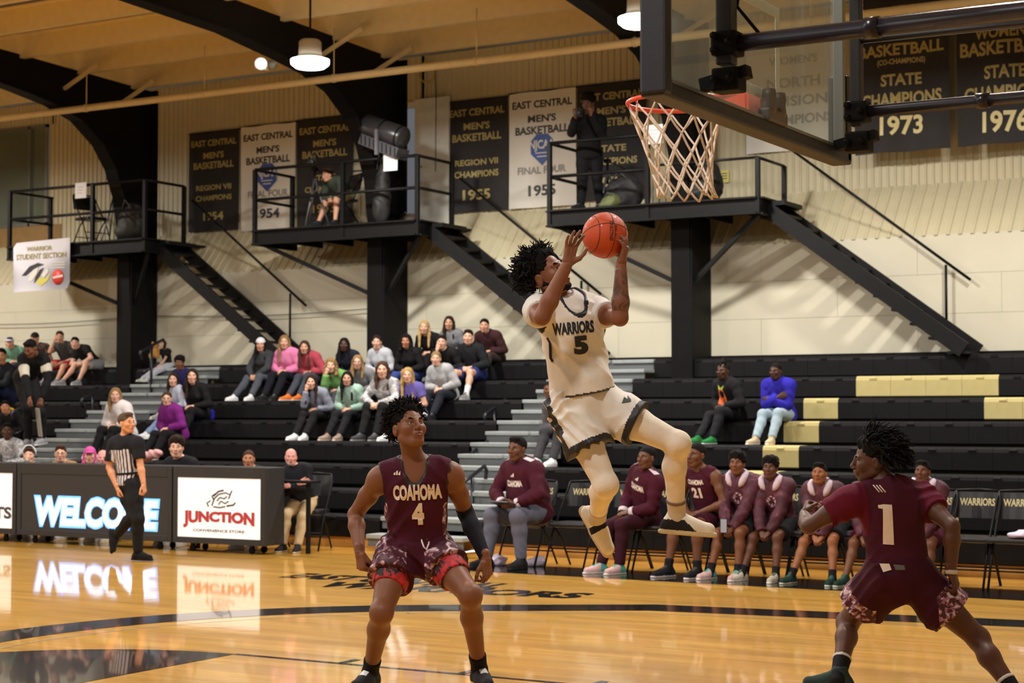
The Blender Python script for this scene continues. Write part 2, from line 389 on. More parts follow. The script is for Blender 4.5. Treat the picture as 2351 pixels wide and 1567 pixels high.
# pipe
pp = MB(); pa, pb = atY(-300, 309, 20.0), atY(2700, -55, 20.0); zz = (atY(0, 272, 20.)[2] + atY(1495, 92, 20.)[2]) / 2
pp.tube([(FX0, 20, zz), (FX1, 20, zz)], .055, 12)
pt = thing('roof_pipe', 'long cream pipe hung under the roof purlins', 'pipe', (-13, 20, zz)); pp.build('pipe_run', M_purlin, pt)
for x in np.arange(-29, 2, 2.4): MB().tube([(x, 20, zz + .05), (x, 20, ZP(20) + .02)], .008, 5).tube([(x - .02, 20, zz), (x + .02, 20, zz)], .064, 12).build('hanger', M_purlin, pt)
# ---- lamps
M_lens = mat('lamp_lens', (255, 252, 240), .4, emit=(255, 250, 238), estr=14.)
M_lampb = mat('lamp_body', (196, 190, 176), .5)
for i, (lx, ly) in enumerate(LAMPS):
    lz = 6.33
    arealight(lx, ly, lz - .14, LAMP_W * (1.15 if ly > 15 else 1.0 if ly > 8 else .75), .5)
    if i > 1 and (lx, ly) != (-4.1, 18.5): lab = 'round high bay lamp over the court outside the picture'
    else: lab = ('lit round high bay lamp under the dark rafter left of the hoop', 'lit round high bay lamp peeking out beside the backboard')[min(i, 1)]
    if lx == -4.1: lab = 'round high bay lamp above the seventies banners'
    t = thing('high_bay_lamp', lab, 'lamp', (lx, ly, lz), 'high bay lamps')
    MB().lathe((lx, ly, lz), [(0, -.11), (.2, -.105), (.255, -.06), (.26, .0), (.2, .015), (0, .02)], 28).build('lens', M_lens, t)
    MB().lathe((lx, ly, lz), [(.2, .02), (.17, .05), (.155, .07), (.15, .24), (.12, .27), (0, .28)], 20).build('housing', M_lampb, t)
    MB().tube([(lx, ly, lz + .27), (lx, ly, ZP(ly) + .3)], .015, 6).build('stem', M_black, t)
# emergency light on the rafter
p = atX(598, 150, -14.85)
t = thing('emergency_light', 'twin headed emergency light with green indicator on the rafter', 'light', p)
MB().box((p[0] - .02, p[1] - .12, p[2] - .07), (p[0] + .07, p[1] + .1, p[2] + .06), 0, .01).build('case', mat('beige_plastic', (188, 150, 110), .5), t)
MB().lathe(p + V(.06, -.06, .02), [(0, .12), (.075, .12), (.085, .07), (.06, .0), (0, -.01)], 16, (.5, -.7, -.35)).build('lamp_head', mat('lit_white', (235, 232, 225), .4, emit=(255, 255, 250), estr=.9), t)
MB().lathe(p + V(.06, .10, .05), [(0, .11), (.06, .11), (.07, .06), (.05, .0), (0, -.01)], 16, (.5, .3, -.35)).build('lamp_head', mat('grey_plastic', (120, 116, 110), .5), t)
MB().box((p[0] + .07, p[1] - .06, p[2] - .06), (p[0] + .078, p[1] + .02, p[2] - .03)).build('indicator', mat('green_led', (60, 220, 150), .4, emit=(40, 230, 150), estr=1.2), t)
# ---- bleachers
RR = .2817; RN = .675; Y1 = 16.98; Z1 = .378; NR = 8
rowY = lambda k: Y1 + (k - 1) * RN
rowZ = lambda k: Z1 + (k - 1) * RR
M_seat = mat('black_seat', (20, 19, 21), .6, spec=.15, var=.08, vscale=4, bump=.03)
M_seatg = mat('gold_seat', (184, 170, 116), .6, spec=.2, var=.05)
M_deck = mat('dark_deck', (16, 16, 17), .7)
M_step = mat('grey_step', (150, 156, 156), .55, var=.08)
def seatmesh(L, m):
    mb = MB(); prof = [(.02, -.262), (0, -.25), (-.0, -.055), (.012, -.02), (.035, -.003), (.06, 0), (.30, 0), (.32, -.01), (.32, -.262)]
    n = len(prof); g = .0018
    vs = [(x, y, z) for x in (g, L - g) for y, z in prof]
    fs = [tuple(range(n)), tuple(range(n, 2 * n))[::-1]] + [(i, n + i, n + (i + 1) % n, (i + 1) % n) for i in range(n)]
    mb.add(vs, fs)
    # hand hold bump on the nose
    mb.add([(L / 2 + a, y, z) for a, y, z in ((-.05, -.004, -.05), (.05, -.004, -.05), (.035, .02, -.004), (-.035, .02, -.004), (-.04, -.006, -.03), (.04, -.006, -.03))], [(0, 1, 5, 4), (4, 5, 2, 3), (0, 4, 3), (1, 2, 5)], 0)
    return mb.mesh('seat_module', m)
SW = .457
AIS = [(-19.4, -18.1), (-11.7, -10.35)]
banks = [(-25.0, AIS[0][0], 'black tiered bleacher bank at the far left of the aisle by the window', ), (AIS[0][1], AIS[1][0], 'black tiered bleacher bank holding the student crowd'), (AIS[1][1], -1.4, 'black tiered bleacher bank with gold seats behind the team bench')]
gold_px = [(1962, 2305, 7), (1843, 1927, 6), (2268, 2600, 6), (1800, 1885, 5), (1755, 1840, 4), (1700, 1760, 3), (2130, 2225, 2)]
S_black = {}; 
for bi, (x0, x1, lab) in enumerate(banks):
    t = thing('bleachers', lab, 'bleachers', ((x0 + x1) / 2, Y1, 0), 'tiered bleacher banks')
    n = int(round((x1 - x0) / SW)); L = (x1 - x0) / n
    mb_, mg_ = seatmesh(L, M_seat), seatmesh(L, M_seatg)
    for k in range(1, NR + 1):
        for j in range(n):
            xx = x0 + j * L; px, py = proj((xx + L / 2, rowY(k), rowZ(k) - .08))
            if px < -60 or px > 2420: continue
            g = any(a <= px <= b and k == kk for a, b, kk in gold_px)
            o = link('seat_module', mg_ if g else mb_, t); o.matrix_parent_inverse = Matrix.Translation(t.location).inverted(); o.location = (xx, rowY(k), rowZ(k))
            if g: o['label'] = 'gold seat module'
        MB().box((x0, rowY(k) + .1, rowZ(k) - RR + (.0 if k > 1 else .1)), (x1, rowY(k) + .13, rowZ(k) - .06)).build('riser', M_deck, t)
        if k > 0: MB().box((x0, rowY(k) + .3, rowZ(k) - .06), (x1, min(rowY(k) + RN + .12, 22.2), rowZ(k) - .03)).build('footboard', M_deck, t)
    MB().box((x0, rowY(1) + .04, .0), (x1, rowY(1) + .06, .15)).build('kick_board', M_wood, t)
    for xx in (x0 + .01, x1 - .03):
        MB().prism([(xx, rowY(1) + .13, 0)] + [(xx, rowY(k) + dy, rowZ(k) - dz) for k in range(1, NR + 1) for dy, dz in ((.13, RR + .04), (.13, .04))] + [(xx, 22.2, rowZ(NR) - .04), (xx, 22.2, 0)], (.02, 0, 0)).build('end_panel', M_deck, t)
for ai, (x0, x1) in enumerate(AIS):
    t = thing('aisle_steps', ('light grey aisle steps below the platform with the folding chair', 'light grey aisle steps climbing beside the bench staff')[ai], 'steps', ((x0 + x1) / 2, Y1, 0), 'bleacher aisle steps')
    for k in range(1, NR + 1):
        for hstep in (0, 1):
            z = rowZ(k) - hstep * RR / 2; y = rowY(k) - (0 if hstep == 0 else .30)
            if k == 1 and hstep: z = rowZ(1) - .19
            xm = (x0 + x1) / 2
            for xa, xb in ((x0 + .01, xm - .02), (xm + .02, x1 - .01)):
                MB().box((xa, y, z - .05), (xb, y + (.36 if hstep == 0 else .32), z), 0, .01).build('tread', M_step, t)
            MB().box((x0 + .02, y + .03, z - RR / 2), (x1 - .02, y + .05, z - .04)).build('riser', mat('grey_riser', (96, 100, 102), .6), t)
        MB().box((x0 + .02, rowY(k) + .3, rowZ(k) - .08), (x1 - .02, min(22.2, rowY(k) + RN + .05), rowZ(k) - .03)).build('deck', mat('grey_riser', (96, 100, 102), .6), t)
    MB().box((x0, rowY(1) + .06, .0), (x1, rowY(1) + .08, .15)).build('kick_board', M_wood, t)
# aisle hand rails
M_rail = mat('aisle_rail', (34, 34, 42), .3, .3)
def aisle_rail(lab, pts):
    t = thing('aisle_handrail', lab, 'handrail', pts[0], 'aisle handrails')
    a, b = [V(*p) for p in pts]; dv = b - a
    MB().tube([a + V(0, 0, -.14), a + V(0, -.03, -.03), a, b, b + V(0, .04, -.06), b + V(0, .02, -.16)], .024, 8).build('top_rail', M_rail, t)
    MB().tube([a + V(0, .05, -.34), a + dv * .8 + V(0, 0, -.34)], .018, 8).build('mid_rail', M_rail, t)
    p = a + dv * .45; MB().tube([p, p + V(0, 0, -.95)], .022, 8).build('post', M_rail, t)
def arail(k, X, lab, d=.72):
    aisle_rail(lab, [(X, rowY(k) - .2, rowZ(k) + .62), (X, rowY(k) + d, rowZ(k) + .98)])
for px, py, k, lab in ((325, 805, 7, 'dark curved aisle handrail beside the tall black column'), (190, 915, 6, 'dark aisle handrail at the top left aisle below the boys in shorts'), (30, 945, 4, 'dark aisle handrail in front of the child with yellow collar'),
                       (1115, 950, 6, 'dark aisle handrail above the bench aisle, highest of its row'), (1070, 1050, 4, 'dark aisle handrail halfway down the bench aisle'), (1060, 1110, 2, 'dark aisle handrail lowest on the bench aisle')):
    p = atY(px, py, rowY(k) - .2); dz = p[2]
    aisle_rail(lab, [p, (p[0] + .03, p[1] + .48, p[2] + .2)])
# ================================================================ soft-solid modelling: fields of rounded cones and ellipsoids, meshed in numpy
def pc(a, b, ra, rb=None, k=.03, clip=None, sub=False):
    return dict(t='c', a=V(*a), b=V(*b), ra=ra, rb=ra if rb is None else rb, k=k, clip=clip, sub=sub)
def pe(c, rad, R=None, k=.03, clip=None, sub=False):
    return dict(t='e', c=V(*c), r=V(*rad), R=np.eye(3) if R is None else R, k=k, clip=clip, sub=sub)
def pbounds(p):
    if p['t'] == 'c':
        r = max(p['ra'], p['rb']); return np.minimum(p['a'], p['b']) - r, np.maximum(p['a'], p['b']) + r
    e = np.sqrt(((p['R'] * p['r']) ** 2).sum(1)); return p['c'] - e, p['c'] + e
def peval(p, X, Y, Z):
    if p['t'] == 'c':
        a, b = p['a'], p['b']; ab = b - a; L = ab @ ab + 1e-12
        t = np.clip(((X - a[0]) * ab[0] + (Y - a[1]) * ab[1] + (Z - a[2]) * ab[2]) / L, 0, 1)
        d = np.sqrt((X - a[0] - t * ab[0]) ** 2 + (Y - a[1] - t * ab[1]) ** 2 + (Z - a[2] - t * ab[2]) ** 2) - (p['ra'] + (p['rb'] - p['ra']) * t)
    else:
        c, R, r = p['c'], p['R'], p['r']; dx, dy, dz = X - c[0], Y - c[1], Z - c[2]
        u = dx * R[0, 0] + dy * R[1, 0] + dz * R[2, 0]; v = dx * R[0, 1] + dy * R[1, 1] + dz * R[2, 1]; w_ = dx * R[0, 2] + dy * R[1, 2] + dz * R[2, 2]
        k0 = np.sqrt((u / r[0]) ** 2 + (v / r[1]) ** 2 + (w_ / r[2]) ** 2); k1 = np.sqrt((u / r[0] ** 2) ** 2 + (v / r[1] ** 2) ** 2 + (w_ / r[2] ** 2) ** 2) + 1e-9
        d = k0 * (k0 - 1) / k1
    if p['clip']:
        for q, n in p['clip']: d = np.maximum(d, (X - q[0]) * n[0] + (Y - q[1]) * n[1] + (Z - q[2]) * n[2])
    return d
def field(prims, h, noise=0., nfreq=25., gclip=None):
    add = [p for p in prims if not p['sub']]
    B = [pbounds(p) for p in add]; lo = np.min([b[0] for b in B], 0) - 3 * h; hi = np.max([b[1] for b in B], 0) + 3 * h
    n = np.ceil((hi - lo) / h).astype(int) + 1
    ax = [(lo[i] + h * np.arange(n[i])).astype(np.float32) for i in range(3)]
    Fd = np.full(n, .5, np.float32)
    for p in prims:
        b0, b1 = pbounds(p); m = p['k'] + 3 * h
        i0 = np.clip(np.floor((b0 - m - lo) / h).astype(int), 0, n - 1); i1 = np.clip(np.ceil((b1 + m - lo) / h).astype(int) + 1, 1, n)
        if (i1 <= i0).any(): continue
        sl = tuple(slice(i0[j], i1[j]) for j in range(3))
        X = ax[0][sl[0]][:, None, None]; Y = ax[1][sl[1]][None, :, None]; Z = ax[2][sl[2]][None, None, :]
        d = peval(p, X, Y, Z).astype(np.float32); f = Fd[sl]; k = p['k']
        if p['sub']:
            d = -d; hh = np.maximum(k - np.abs(f - d), 0) / max(k, 1e-6); Fd[sl] = np.maximum(f, d) + hh * hh * k * .25
        else:
            hh = np.maximum(k - np.abs(f - d), 0) / max(k, 1e-6); Fd[sl] = np.minimum(f, d) - hh * hh * k * .25
    X = ax[0][:, None, None]; Y = ax[1][None, :, None]; Z = ax[2][None, None, :]
    if noise:
        q1 = X * nfreq * .8 + Y * nfreq * .5 + Z * nfreq * .55 + 1.9 * np.sin(Z * nfreq * .45 + X * nfreq * .2); q2 = -X * nfreq * .5 + Y * nfreq * .7 + Z * nfreq * .9 + 1.6 * np.sin(X * nfreq * .5 - Z * nfreq * .3)
        s = (2 * np.abs(np.sin(q1)) - 1.2) * (.6 + .4 * np.sin(Z * nfreq * .3 + X * nfreq * .35)) + .8 * (2 * np.abs(np.sin(q2)) - 1.2) * (.5 + .5 * np.sin(Y * nfreq * .4 + Z * nfreq * .2 + 1))
        Fd = Fd + noise * s.astype(np.float32)
    if gclip:
        for q, nn in gclip: Fd = np.maximum(Fd, ((X - q[0]) * nn[0] + (Y - q[1]) * nn[1] + (Z - q[2]) * nn[2]).astype(np.float32))
    return Fd, lo
OFF8 = np.array([(i, j, k) for i in (0, 1) for j in (0, 1) for k in (0, 1)])
EDG = [(a, b) for a in range(8) for b in range(a + 1, 8) if np.abs(OFF8[a] - OFF8[b]).sum() == 1]
def surfnets(Fd, lo, h):
    Sg = Fd < 0; n = np.array(Fd.shape) - 1
    cnt = np.zeros(n, np.int8)
    for o in OFF8: cnt += Sg[o[0]:o[0] + n[0], o[1]:o[1] + n[1], o[2]:o[2] + n[2]]
    act = np.argwhere((cnt > 0) & (cnt < 8))
    if len(act) == 0: return np.zeros((0, 3)), np.zeros((0, 4), int)
    vals = np.stack([Fd[act[:, 0] + o[0], act[:, 1] + o[1], act[:, 2] + o[2]] for o in OFF8], 1)
    P = np.zeros((len(act), 3)); C = np.zeros(len(act))
    for a, b in EDG:
        va, vb = vals[:, a], vals[:, b]; m = (va < 0) != (vb < 0); t = np.where(m, va / np.where(m, va - vb, 1), 0)
        P += np.where(m[:, None], OFF8[a] + t[:, None] * (OFF8[b] - OFF8[a]), 0); C += m
    P = lo + h * (act + P / C[:, None])
    idx = np.full(n, -1, np.int64); idx[act[:, 0], act[:, 1], act[:, 2]] = np.arange(len(act))
    Q = []
    for ax in range(3):
        u, v = [(1, 2), (2, 0), (0, 1)][ax]
        sl0 = [slice(None)] * 3; sl1 = [slice(None)] * 3; sl0[ax] = slice(0, -1); sl1[ax] = slice(1, None)
        s0 = Sg[tuple(sl0)]; s1 = Sg[tuple(sl1)]
        e = np.argwhere(s0 != s1); e = e[(e[:, u] > 0) & (e[:, v] > 0) & (e[:, u] < n[u]) & (e[:, v] < n[v])]
        if len(e) == 0: continue
        ins = s0[e[:, 0], e[:, 1], e[:, 2]]
        def g(du, dv):
            c = e.copy(); c[:, u] += du; c[:, v] += dv; return idx[c[:, 0], c[:, 1], c[:, 2]]
        q = np.stack([g(-1, -1), g(0, -1), g(0, 0), g(-1, 0)], 1); q[~ins] = q[~ins][:, ::-1]; Q.append(q)
    Q = np.concatenate(Q); Q = Q[(Q >= 0).all(1)]
    return P, Q
def solid(prims, h, **kw):
    Fd, lo = field(prims, h, **kw); return surfnets(Fd, lo, h)
def blob(ells, k, h, m, noise=0., floor=None):
    pr = [pe(c, r, k=k) for c, r in ells]
    P, Q = solid(pr, h * .5, noise=noise, gclip=[(V(0, 0, floor), V(0, 0, -1))] if floor is not None else None)
    return fastmesh('blob', P, Q, m)
def sf_(v, sd): return v[sd] if isinstance(v, dict) else v
def frame(r, f, u): return np.stack([r, f, u], 1)
def ortho(f, u):
    f = nrm(f); r = nrm(np.cross(f, u)); return frame(r, f, np.cross(r, f))
# ---------------------------------------------------------------- templates
def head_patches(h, fem=False):
    K = .014
    j = .9 if fem else 1.0
    pr = [pe((0, -.014, .040), (.076, .098, .086), k=K), pe((0, .028, -.018), (.064 * j, .066, .088), k=.03), pe((0, .060, -.088), (.027 * j, .026, .022), k=.03),
          pc((-.050 * j, .0, -.052), (-.020, .058, -.092), .022, .018, k=.025), pc((.050 * j, .0, -.052), (.020, .058, -.092), .022, .018, k=.025),
          pe((-.040, .060, -.018), (.026, .030, .026), k=.02), pe((.040, .060, -.018), (.026, .030, .026), k=.02),
          pc((-.040, .078, .026), (-.010, .090, .021), .010, .009, k=.014), pc((.040, .078, .026), (.010, .090, .021), .010, .009, k=.014),
          pe((-.032, .106, .006), (.017, .016, .012), k=.014, sub=True), pe((.032, .106, .006), (.017, .016, .012), k=.014, sub=True),
          pc((0, .092, .016), (0, .113, -.020), .0075, .0115, k=.012), pe((0, .112, -.026), (.011, .012, .010), k=.008),
          pe((-.014, .102, -.029), (.009, .010, .008), k=.008), pe((.014, .102, -.029), (.009, .010, .008), k=.008),
          pe((0, .088, -.056), (.028, .014, .022), k=.014),
          pc((-.020, .094, -.052), (0, .103, -.0505), .0045, .0062, k=.006), pc((.020, .094, -.052), (0, .103, -.0505), .0045, .0062, k=.006),
          pc((-.017, .093, -.062), (0, .100, -.0645), .0055, .0072, k=.006), pc((.017, .093, -.062), (0, .100, -.0645), .0055, .0072, k=.006),
          pc((-.016, .107, -.0575), (.016, .107, -.0575), .0028, k=.004, sub=True),
          pe((-.078, -.008, -.004), (.010, .020, .031), k=.008), pe((.078, -.008, -.004), (.010, .020, .031), k=.008),
          pe((-.088, .0, -.002), (.006, .010, .016), k=.006, sub=True), pe((.088, .0, -.002), (.006, .010, .016), k=.006, sub=True)]
    P, Q = solid(pr, h)
    c = P[Q].mean(1); mi = np.zeros(len(Q), int)
    lip = (np.abs(c[:, 0]) < .023) & (c[:, 1] > .085) & (c[:, 2] < -.0465 + .0) & (c[:, 2] > -.0705) & (((c[:, 0] / .0235) ** 2 + ((c[:, 2] + .0585) / .0125) ** 2) < 1)
    mi[lip] = 1
    out = [(P, Q, mi)]
    # eyes: white ball, iris disc; brow strips
    for s in (-1, 1):
        mb = MB(); mb.ball((s * .032, .0765, .005), .0125, 12, 8); out.append((np.array(mb.v), mb.f, 3))
        mb = MB(); mb.ball((s * .032, .0838, .0055), .0063, 10, 6); out.append((np.array(mb.v), mb.f, 4))
        lid = solid([pc((s * .018, .087, .0135), (s * .046, .080, .0115), .0045, .004, k=.004), pc((s * .032, .0905, .0148), (s * .032, .089, .0125), .0042, k=.006)], max(.0018, h * .5)); out.append((lid[0], lid[1], 0))
        br = solid([pc((s * .014, .0945, .025), (s * .034, .0925, .032), .0042, .0042, k=.004), pc((s * .034, .0925, .032), (s * .052, .076, .025), .0040, .002, k=.004)], max(.002, h * .6)); out.append((br[0], br[1], 2))
    return out
HEADS = {}
def head_t(h, fem):
    if (h, fem) not in HEADS: HEADS[(h, fem)] = head_patches(h, fem)
    return HEADS[(h, fem)]
def rotx(a): c, s = math.cos(a), math.sin(a); return np.array([[1, 0, 0], [0, c, -s], [0, s, c]])
def rotz(a): c, s = math.cos(a), math.sin(a); return np.array([[c, -s, 0], [s, c, 0], [0, 0, 1]])
HANDS = {}
def hand_t(kind, h):
    """right hand: wrist at origin, fingers +y, back of hand +z, thumb -x"""
    if (kind, h) in HANDS: return HANDS[(kind, h)]
    curl = {'relax': (.35, .45, .3), 'flat': (.08, .1, .05), 'spread': (.12, .2, .12), 'grip': (.35, .4, .3), 'fist': (1.25, 1.5, .9), 'half': (.8, .9, .5)}[kind]
    spread = {'spread': .2, 'grip': .17, 'flat': .05}.get(kind, .03)
    pr = [pc((0, -.035, 0), (0, .012, 0), .024, .025, k=.01), pc((-.020, .02, 0), (-.026, .080, .001), .016, .0135, k=.012), pc((.016, .02, -.001), (.024, .074, -.001), .016, .012, k=.012), pc((0, .015, 0), (-.002, .082, .002), .017, .0135, k=.012)]
    for i, (x, y, L, r) in enumerate(((-.029, .084, .076, .0088), (-.0095, .089, .084, .009), (.0105, .086, .078, .0087), (.029, .077, .060, .0078))):
        a = (i - 1.35) * -spread; p = V(x, y, 0); Rz = rotz(a); ang = 0; seg = (L * .45, L * .31, L * .24)
        for sidx, (c_, l) in enumerate(zip(curl, seg)):
            cc = c_ * (1 + .08 * i); ang -= cc
            d = Rz @ (rotx(ang) @ V(0, 1, 0)); q = p + d * l; pr.append(pc(p, q, r * (1.05 - .09 * sidx), r * (.98 - .12 * sidx), k=.0035)); p = q
    sp = {'spread': 1.0, 'grip': 1.05, 'fist': .35}.get(kind, .62)
    p = V(-.020, .016, -.006); d1 = nrm(V(-.75 * sp, .62, -.35)); q = p + d1 * .042; pr.append(pc(p, q, .0155, .0125, k=.012))
    d2 = nrm(V(-.45 * sp, .85, -.25 if kind != 'fist' else -.6)); q2 = q + d2 * .034; pr.append(pc(q, q2, .0115, .0102, k=.005))
    d3 = nrm(V(-.15 if kind != 'fist' else .6, .95, -.3)); q3 = q2 + d3 * .026; pr.append(pc(q2, q3, .0102, .0078, k=.004))
    HANDS[(kind, h)] = solid(pr, h); return HANDS[(kind, h)]
SHOES = {}
def shoe_t(h, low=False):
    """ankle at origin, sole bottom z=-.085, toe +y"""
    if (h, low) in SHOES: return SHOES[(h, low)]
    pr = [pc((0, -.045, -.052), (0, .06, -.045), .038, .036, k=.03), pc((0, .06, -.046), (.004, .162, -.052), .040, .035, k=.03), pc((0, -.02, -.02), (0, -.008, .028 if not low else -.005), .042, .038, k=.03), pc((0, .015, -.005), (0, .10, -.042), .034, .03, k=.03),
          pc((0, -.06, -.075), (0, .06, -.075), .032, .036, k=.008, clip=[((0, 0, -.068), V(0, 0, 1))]), pc((0, .06, -.078), (.004, .178, -.076), .042, .032, k=.008, clip=[((0, 0, -.066), V(0, 0, 1))])]
    P, Q = solid(pr, h, gclip=[((0, 0, -.088), V(0, 0, -1)), ((0, 0, .045), V(0, 0, 1))]); c = P[Q].mean(1)
    mi = np.zeros(len(Q), int); mi[c[:, 2] < -.064] = 1
    tongue = (np.abs(c[:, 0]) < .02) & (c[:, 1] > .015) & (c[:, 1] < .1) & (c[:, 2] > -.03); mi[tongue] = 2
    SHOES[(h, low)] = (P, Q, mi); return SHOES[(h, low)]
def xf(P, R, o, s=1.): return (np.asarray(P) * s) @ R.T + o
def merge(name, patches, mats):
    """patches: (verts, faces, material index or array)"""
    vs = []; q4 = []; mi4 = []; other = []; mio = []; b = 0
    for P, Q, m in patches:
        P = np.asarray(P); vs.append(P)
        if isinstance(Q, np.ndarray): q4.append(Q + b); mi4.append(np.full(len(Q), m) if np.isscalar(m) else m)
        else:
            for f in Q: 
                f = [i + b for i in f]
                if len(f) == 4: other.append(f); mio.append(m)
        b += len(P)
    vs = np.concatenate(vs)
    if other: q4.append(np.array(other)); mi4.append(np.array(mio))
    return fastmesh(name, vs, np.concatenate(q4), mats, np.concatenate(mi4))
# ---------------------------------------------------------------- hair in head coordinates
def scalp(low=-.03, back=-.07, th=.008, front=.075):
    return [pe((0, -.016, .043), (.078 + th, .100 + th, .088 + th), k=.01)]
HAIRC = {}
def hair_prims(kind):
    face = [pe((0, .088, -.035), (.080, .062, .092), k=.012, sub=True)]
    ear = [pe((-.09, .0, -.01), (.03, .03, .035), k=.01, sub=True), pe((.09, .0, -.01), (.03, .03, .035), k=.01, sub=True)]
    lowc = lambda z, y=0: dict(q=1)
    if kind == 'short': return [pe((0, -.02, .050), (.083, .103, .086), k=.01), pe((0, .045, .105), (.06, .045, .028), k=.02)] + face + ear, .003, [((0, -.0, -.035), V(0, .35, -1.))]
    if kind == 'buzz': return [pe((0, -.017, .045), (.0795, .101, .0885), k=.01)] + face + ear, .0, [((0, -.0, -.025), V(0, .35, -1.))]
    if kind == 'fluffy': return [pe((0, -.02, .065), (.098, .112, .098), k=.01), pe((0, .05, .11), (.075, .055, .04), k=.03)] + face + ear, .009, [((0, -.0, -.045), V(0, .35, -1.))]
    if kind == 'top': return [pe((0, -.02, .048), (.080, .101, .085), k=.01), pe((0, -.0, .125), (.055, .065, .045), k=.02), pe((0, -.03, .17), (.035, .04, .03), k=.02)] + face + ear, .008, [((0, -.0, -.03), V(0, .35, -1.))]
    if kind == 'dense': return [pe((0, -.028, .060), (.092, .104, .090), k=.01), pe((0, .02, .108), (.062, .055, .034), k=.03), pe((0, .105, -.02), (.088, .080, .105), k=.008, sub=True), pe((0, .075, -.09), (.12, .09, .09), k=.008, sub=True)] + ear, .006, [((0, -.0, -.055), V(0, .45, -1.))]
    if kind == 'afro': return [pe((0, -.025, .070), (.125, .128, .115), k=.01)] + face, .008, [((0, -.0, -.06), V(0, .35, -1.))]
    if kind in ('long', 'verylong'):
        L = -.26 if kind == 'long' else -.34
        return [pe((0, -.02, .048), (.087, .106, .090), k=.01), pc((-.074, -.02, .02), (-.085, .0, -.12), .030, .034, k=.03), pc((-.085, .0, -.12), (-.082, .055, L), .030, .018, k=.03),
                pc((.074, -.02, .02), (.085, .0, -.12), .030, .034, k=.03), pc((.085, .0, -.12), (.082, .055, L), .030, .018, k=.03), pc((0, -.07, 0), (0, -.085, -.2), .06, .05, k=.04), pe((0, .085, -.03), (.066, .07, .102), k=.012, sub=True)], .004, None
    if kind == 'wavy':
        return [pe((0, -.02, .050), (.096, .110, .095), k=.01), pc((-.08, -.01, .0), (-.10, .01, -.14), .040, .045, k=.03), pc((.08, -.01, .0), (.10, .01, -.14), .040, .045, k=.03), pc((0, -.07, 0), (0, -.08, -.16), .065, .06, k=.04), pe((0, .085, -.03), (.066, .07, .102), k=.012, sub=True)], .009, None
    if kind == 'tied': return [pe((0, -.02, .048), (.083, .104, .088), k=.01), pe((0, -.11, .06), (.035, .04, .04), k=.02)] + [pe((0, .088, -.035), (.075, .062, .098), k=.012, sub=True)] + ear, .003, [((0, 0, -.04), V(0, .3, -1.))]
    if kind == 'hood': return [pe((0, -.03, .03), (.105, .12, .125), k=.01), pc((0, -.06, -.05), (0, -.05, -.14), .095, .11, k=.04), pe((0, .095, -.01), (.070, .085, .105), k=.012, sub=True)], .003, None
    if kind == 'bald': return [pe((0, -.022, .0), (.0795, .098, .055), k=.01), pe((0, .0, .07), (.1, .14, .062), k=.01, sub=True)] + face + ear, .001, [((0, -.0, -.03), V(0, .35, -1.))]
    if kind == 'beard': return [pc((-.062, .0, -.03), (-.030, .058, -.088), .016, .02, k=.02), pc((.062, .0, -.03), (.030, .058, -.088), .016, .02, k=.02), pe((0, .066, -.094), (.03, .026, .022), k=.02), pc((-.024, .096, -.045), (.024, .096, -.045), .006, k=.01), pe((0, .10, -.058), (.022, .02, .009), k=.005, sub=True)], .001, None
def hair_t(kind, h):
    if (kind, h) not in HAIRC:
        pr, nz, gc = hair_prims(kind); HAIRC[(kind, h)] = solid(pr, h, noise=nz, nfreq=60 if kind in ('fluffy', 'wavy', 'afro', 'top') else 90, gclip=[(V(*a), nrm(b)) for a, b in gc] if gc else None)
    return HAIRC[(kind, h)]
CAPC = {}
def cap_t(back=False):
    if back not in CAPC:
        pr = [pe((0, -.018, .055), (.088, .107, .092), k=.01, clip=[(V(0, 0, .045), nrm(V(0, -.15, -1)))])]
        s = -1 if back else 1
        pr += [pe((0, s * .11, .05), (.068, .075, .012), k=.008)]
        CAPC[back] = solid(pr, .007)
    return CAPC[back]
def strands(R, o, n, seed, region, length, rad, droop, curl, out=1.0, bias=(0, 0, 0), s=1., seg=4):
    """hair locks as tapering tubes, rooted on the scalp; world coordinates"""
    g = np.random.default_rng(seed); mb = MB(); c0 = V(0, -.016, .043); done = 0; bias = V(*bias)
    while done < n:
        d = nrm(g.normal(size=3))
        if not region(d): continue
        base = c0 + d * V(.080, .102, .090); p = base.copy(); dirn = nrm(d * out + bias + g.normal(size=3) * curl * .5); L = length * g.uniform(.6, 1.25); pts = [p.copy()]
        for i in range(seg):
            dirn = nrm(dirn + g.normal(size=3) * curl + V(*droop)); p = p + dirn * L / seg; pts.append(p.copy())
        W = [xf(q, R, o, s) for q in pts]; r0 = rad * g.uniform(.7, 1.3) * s
        mb.tube(W, [r0 * (1 - .75 * i / seg) for i in range(seg + 1)], 5, cap=False); done += 1
    return mb
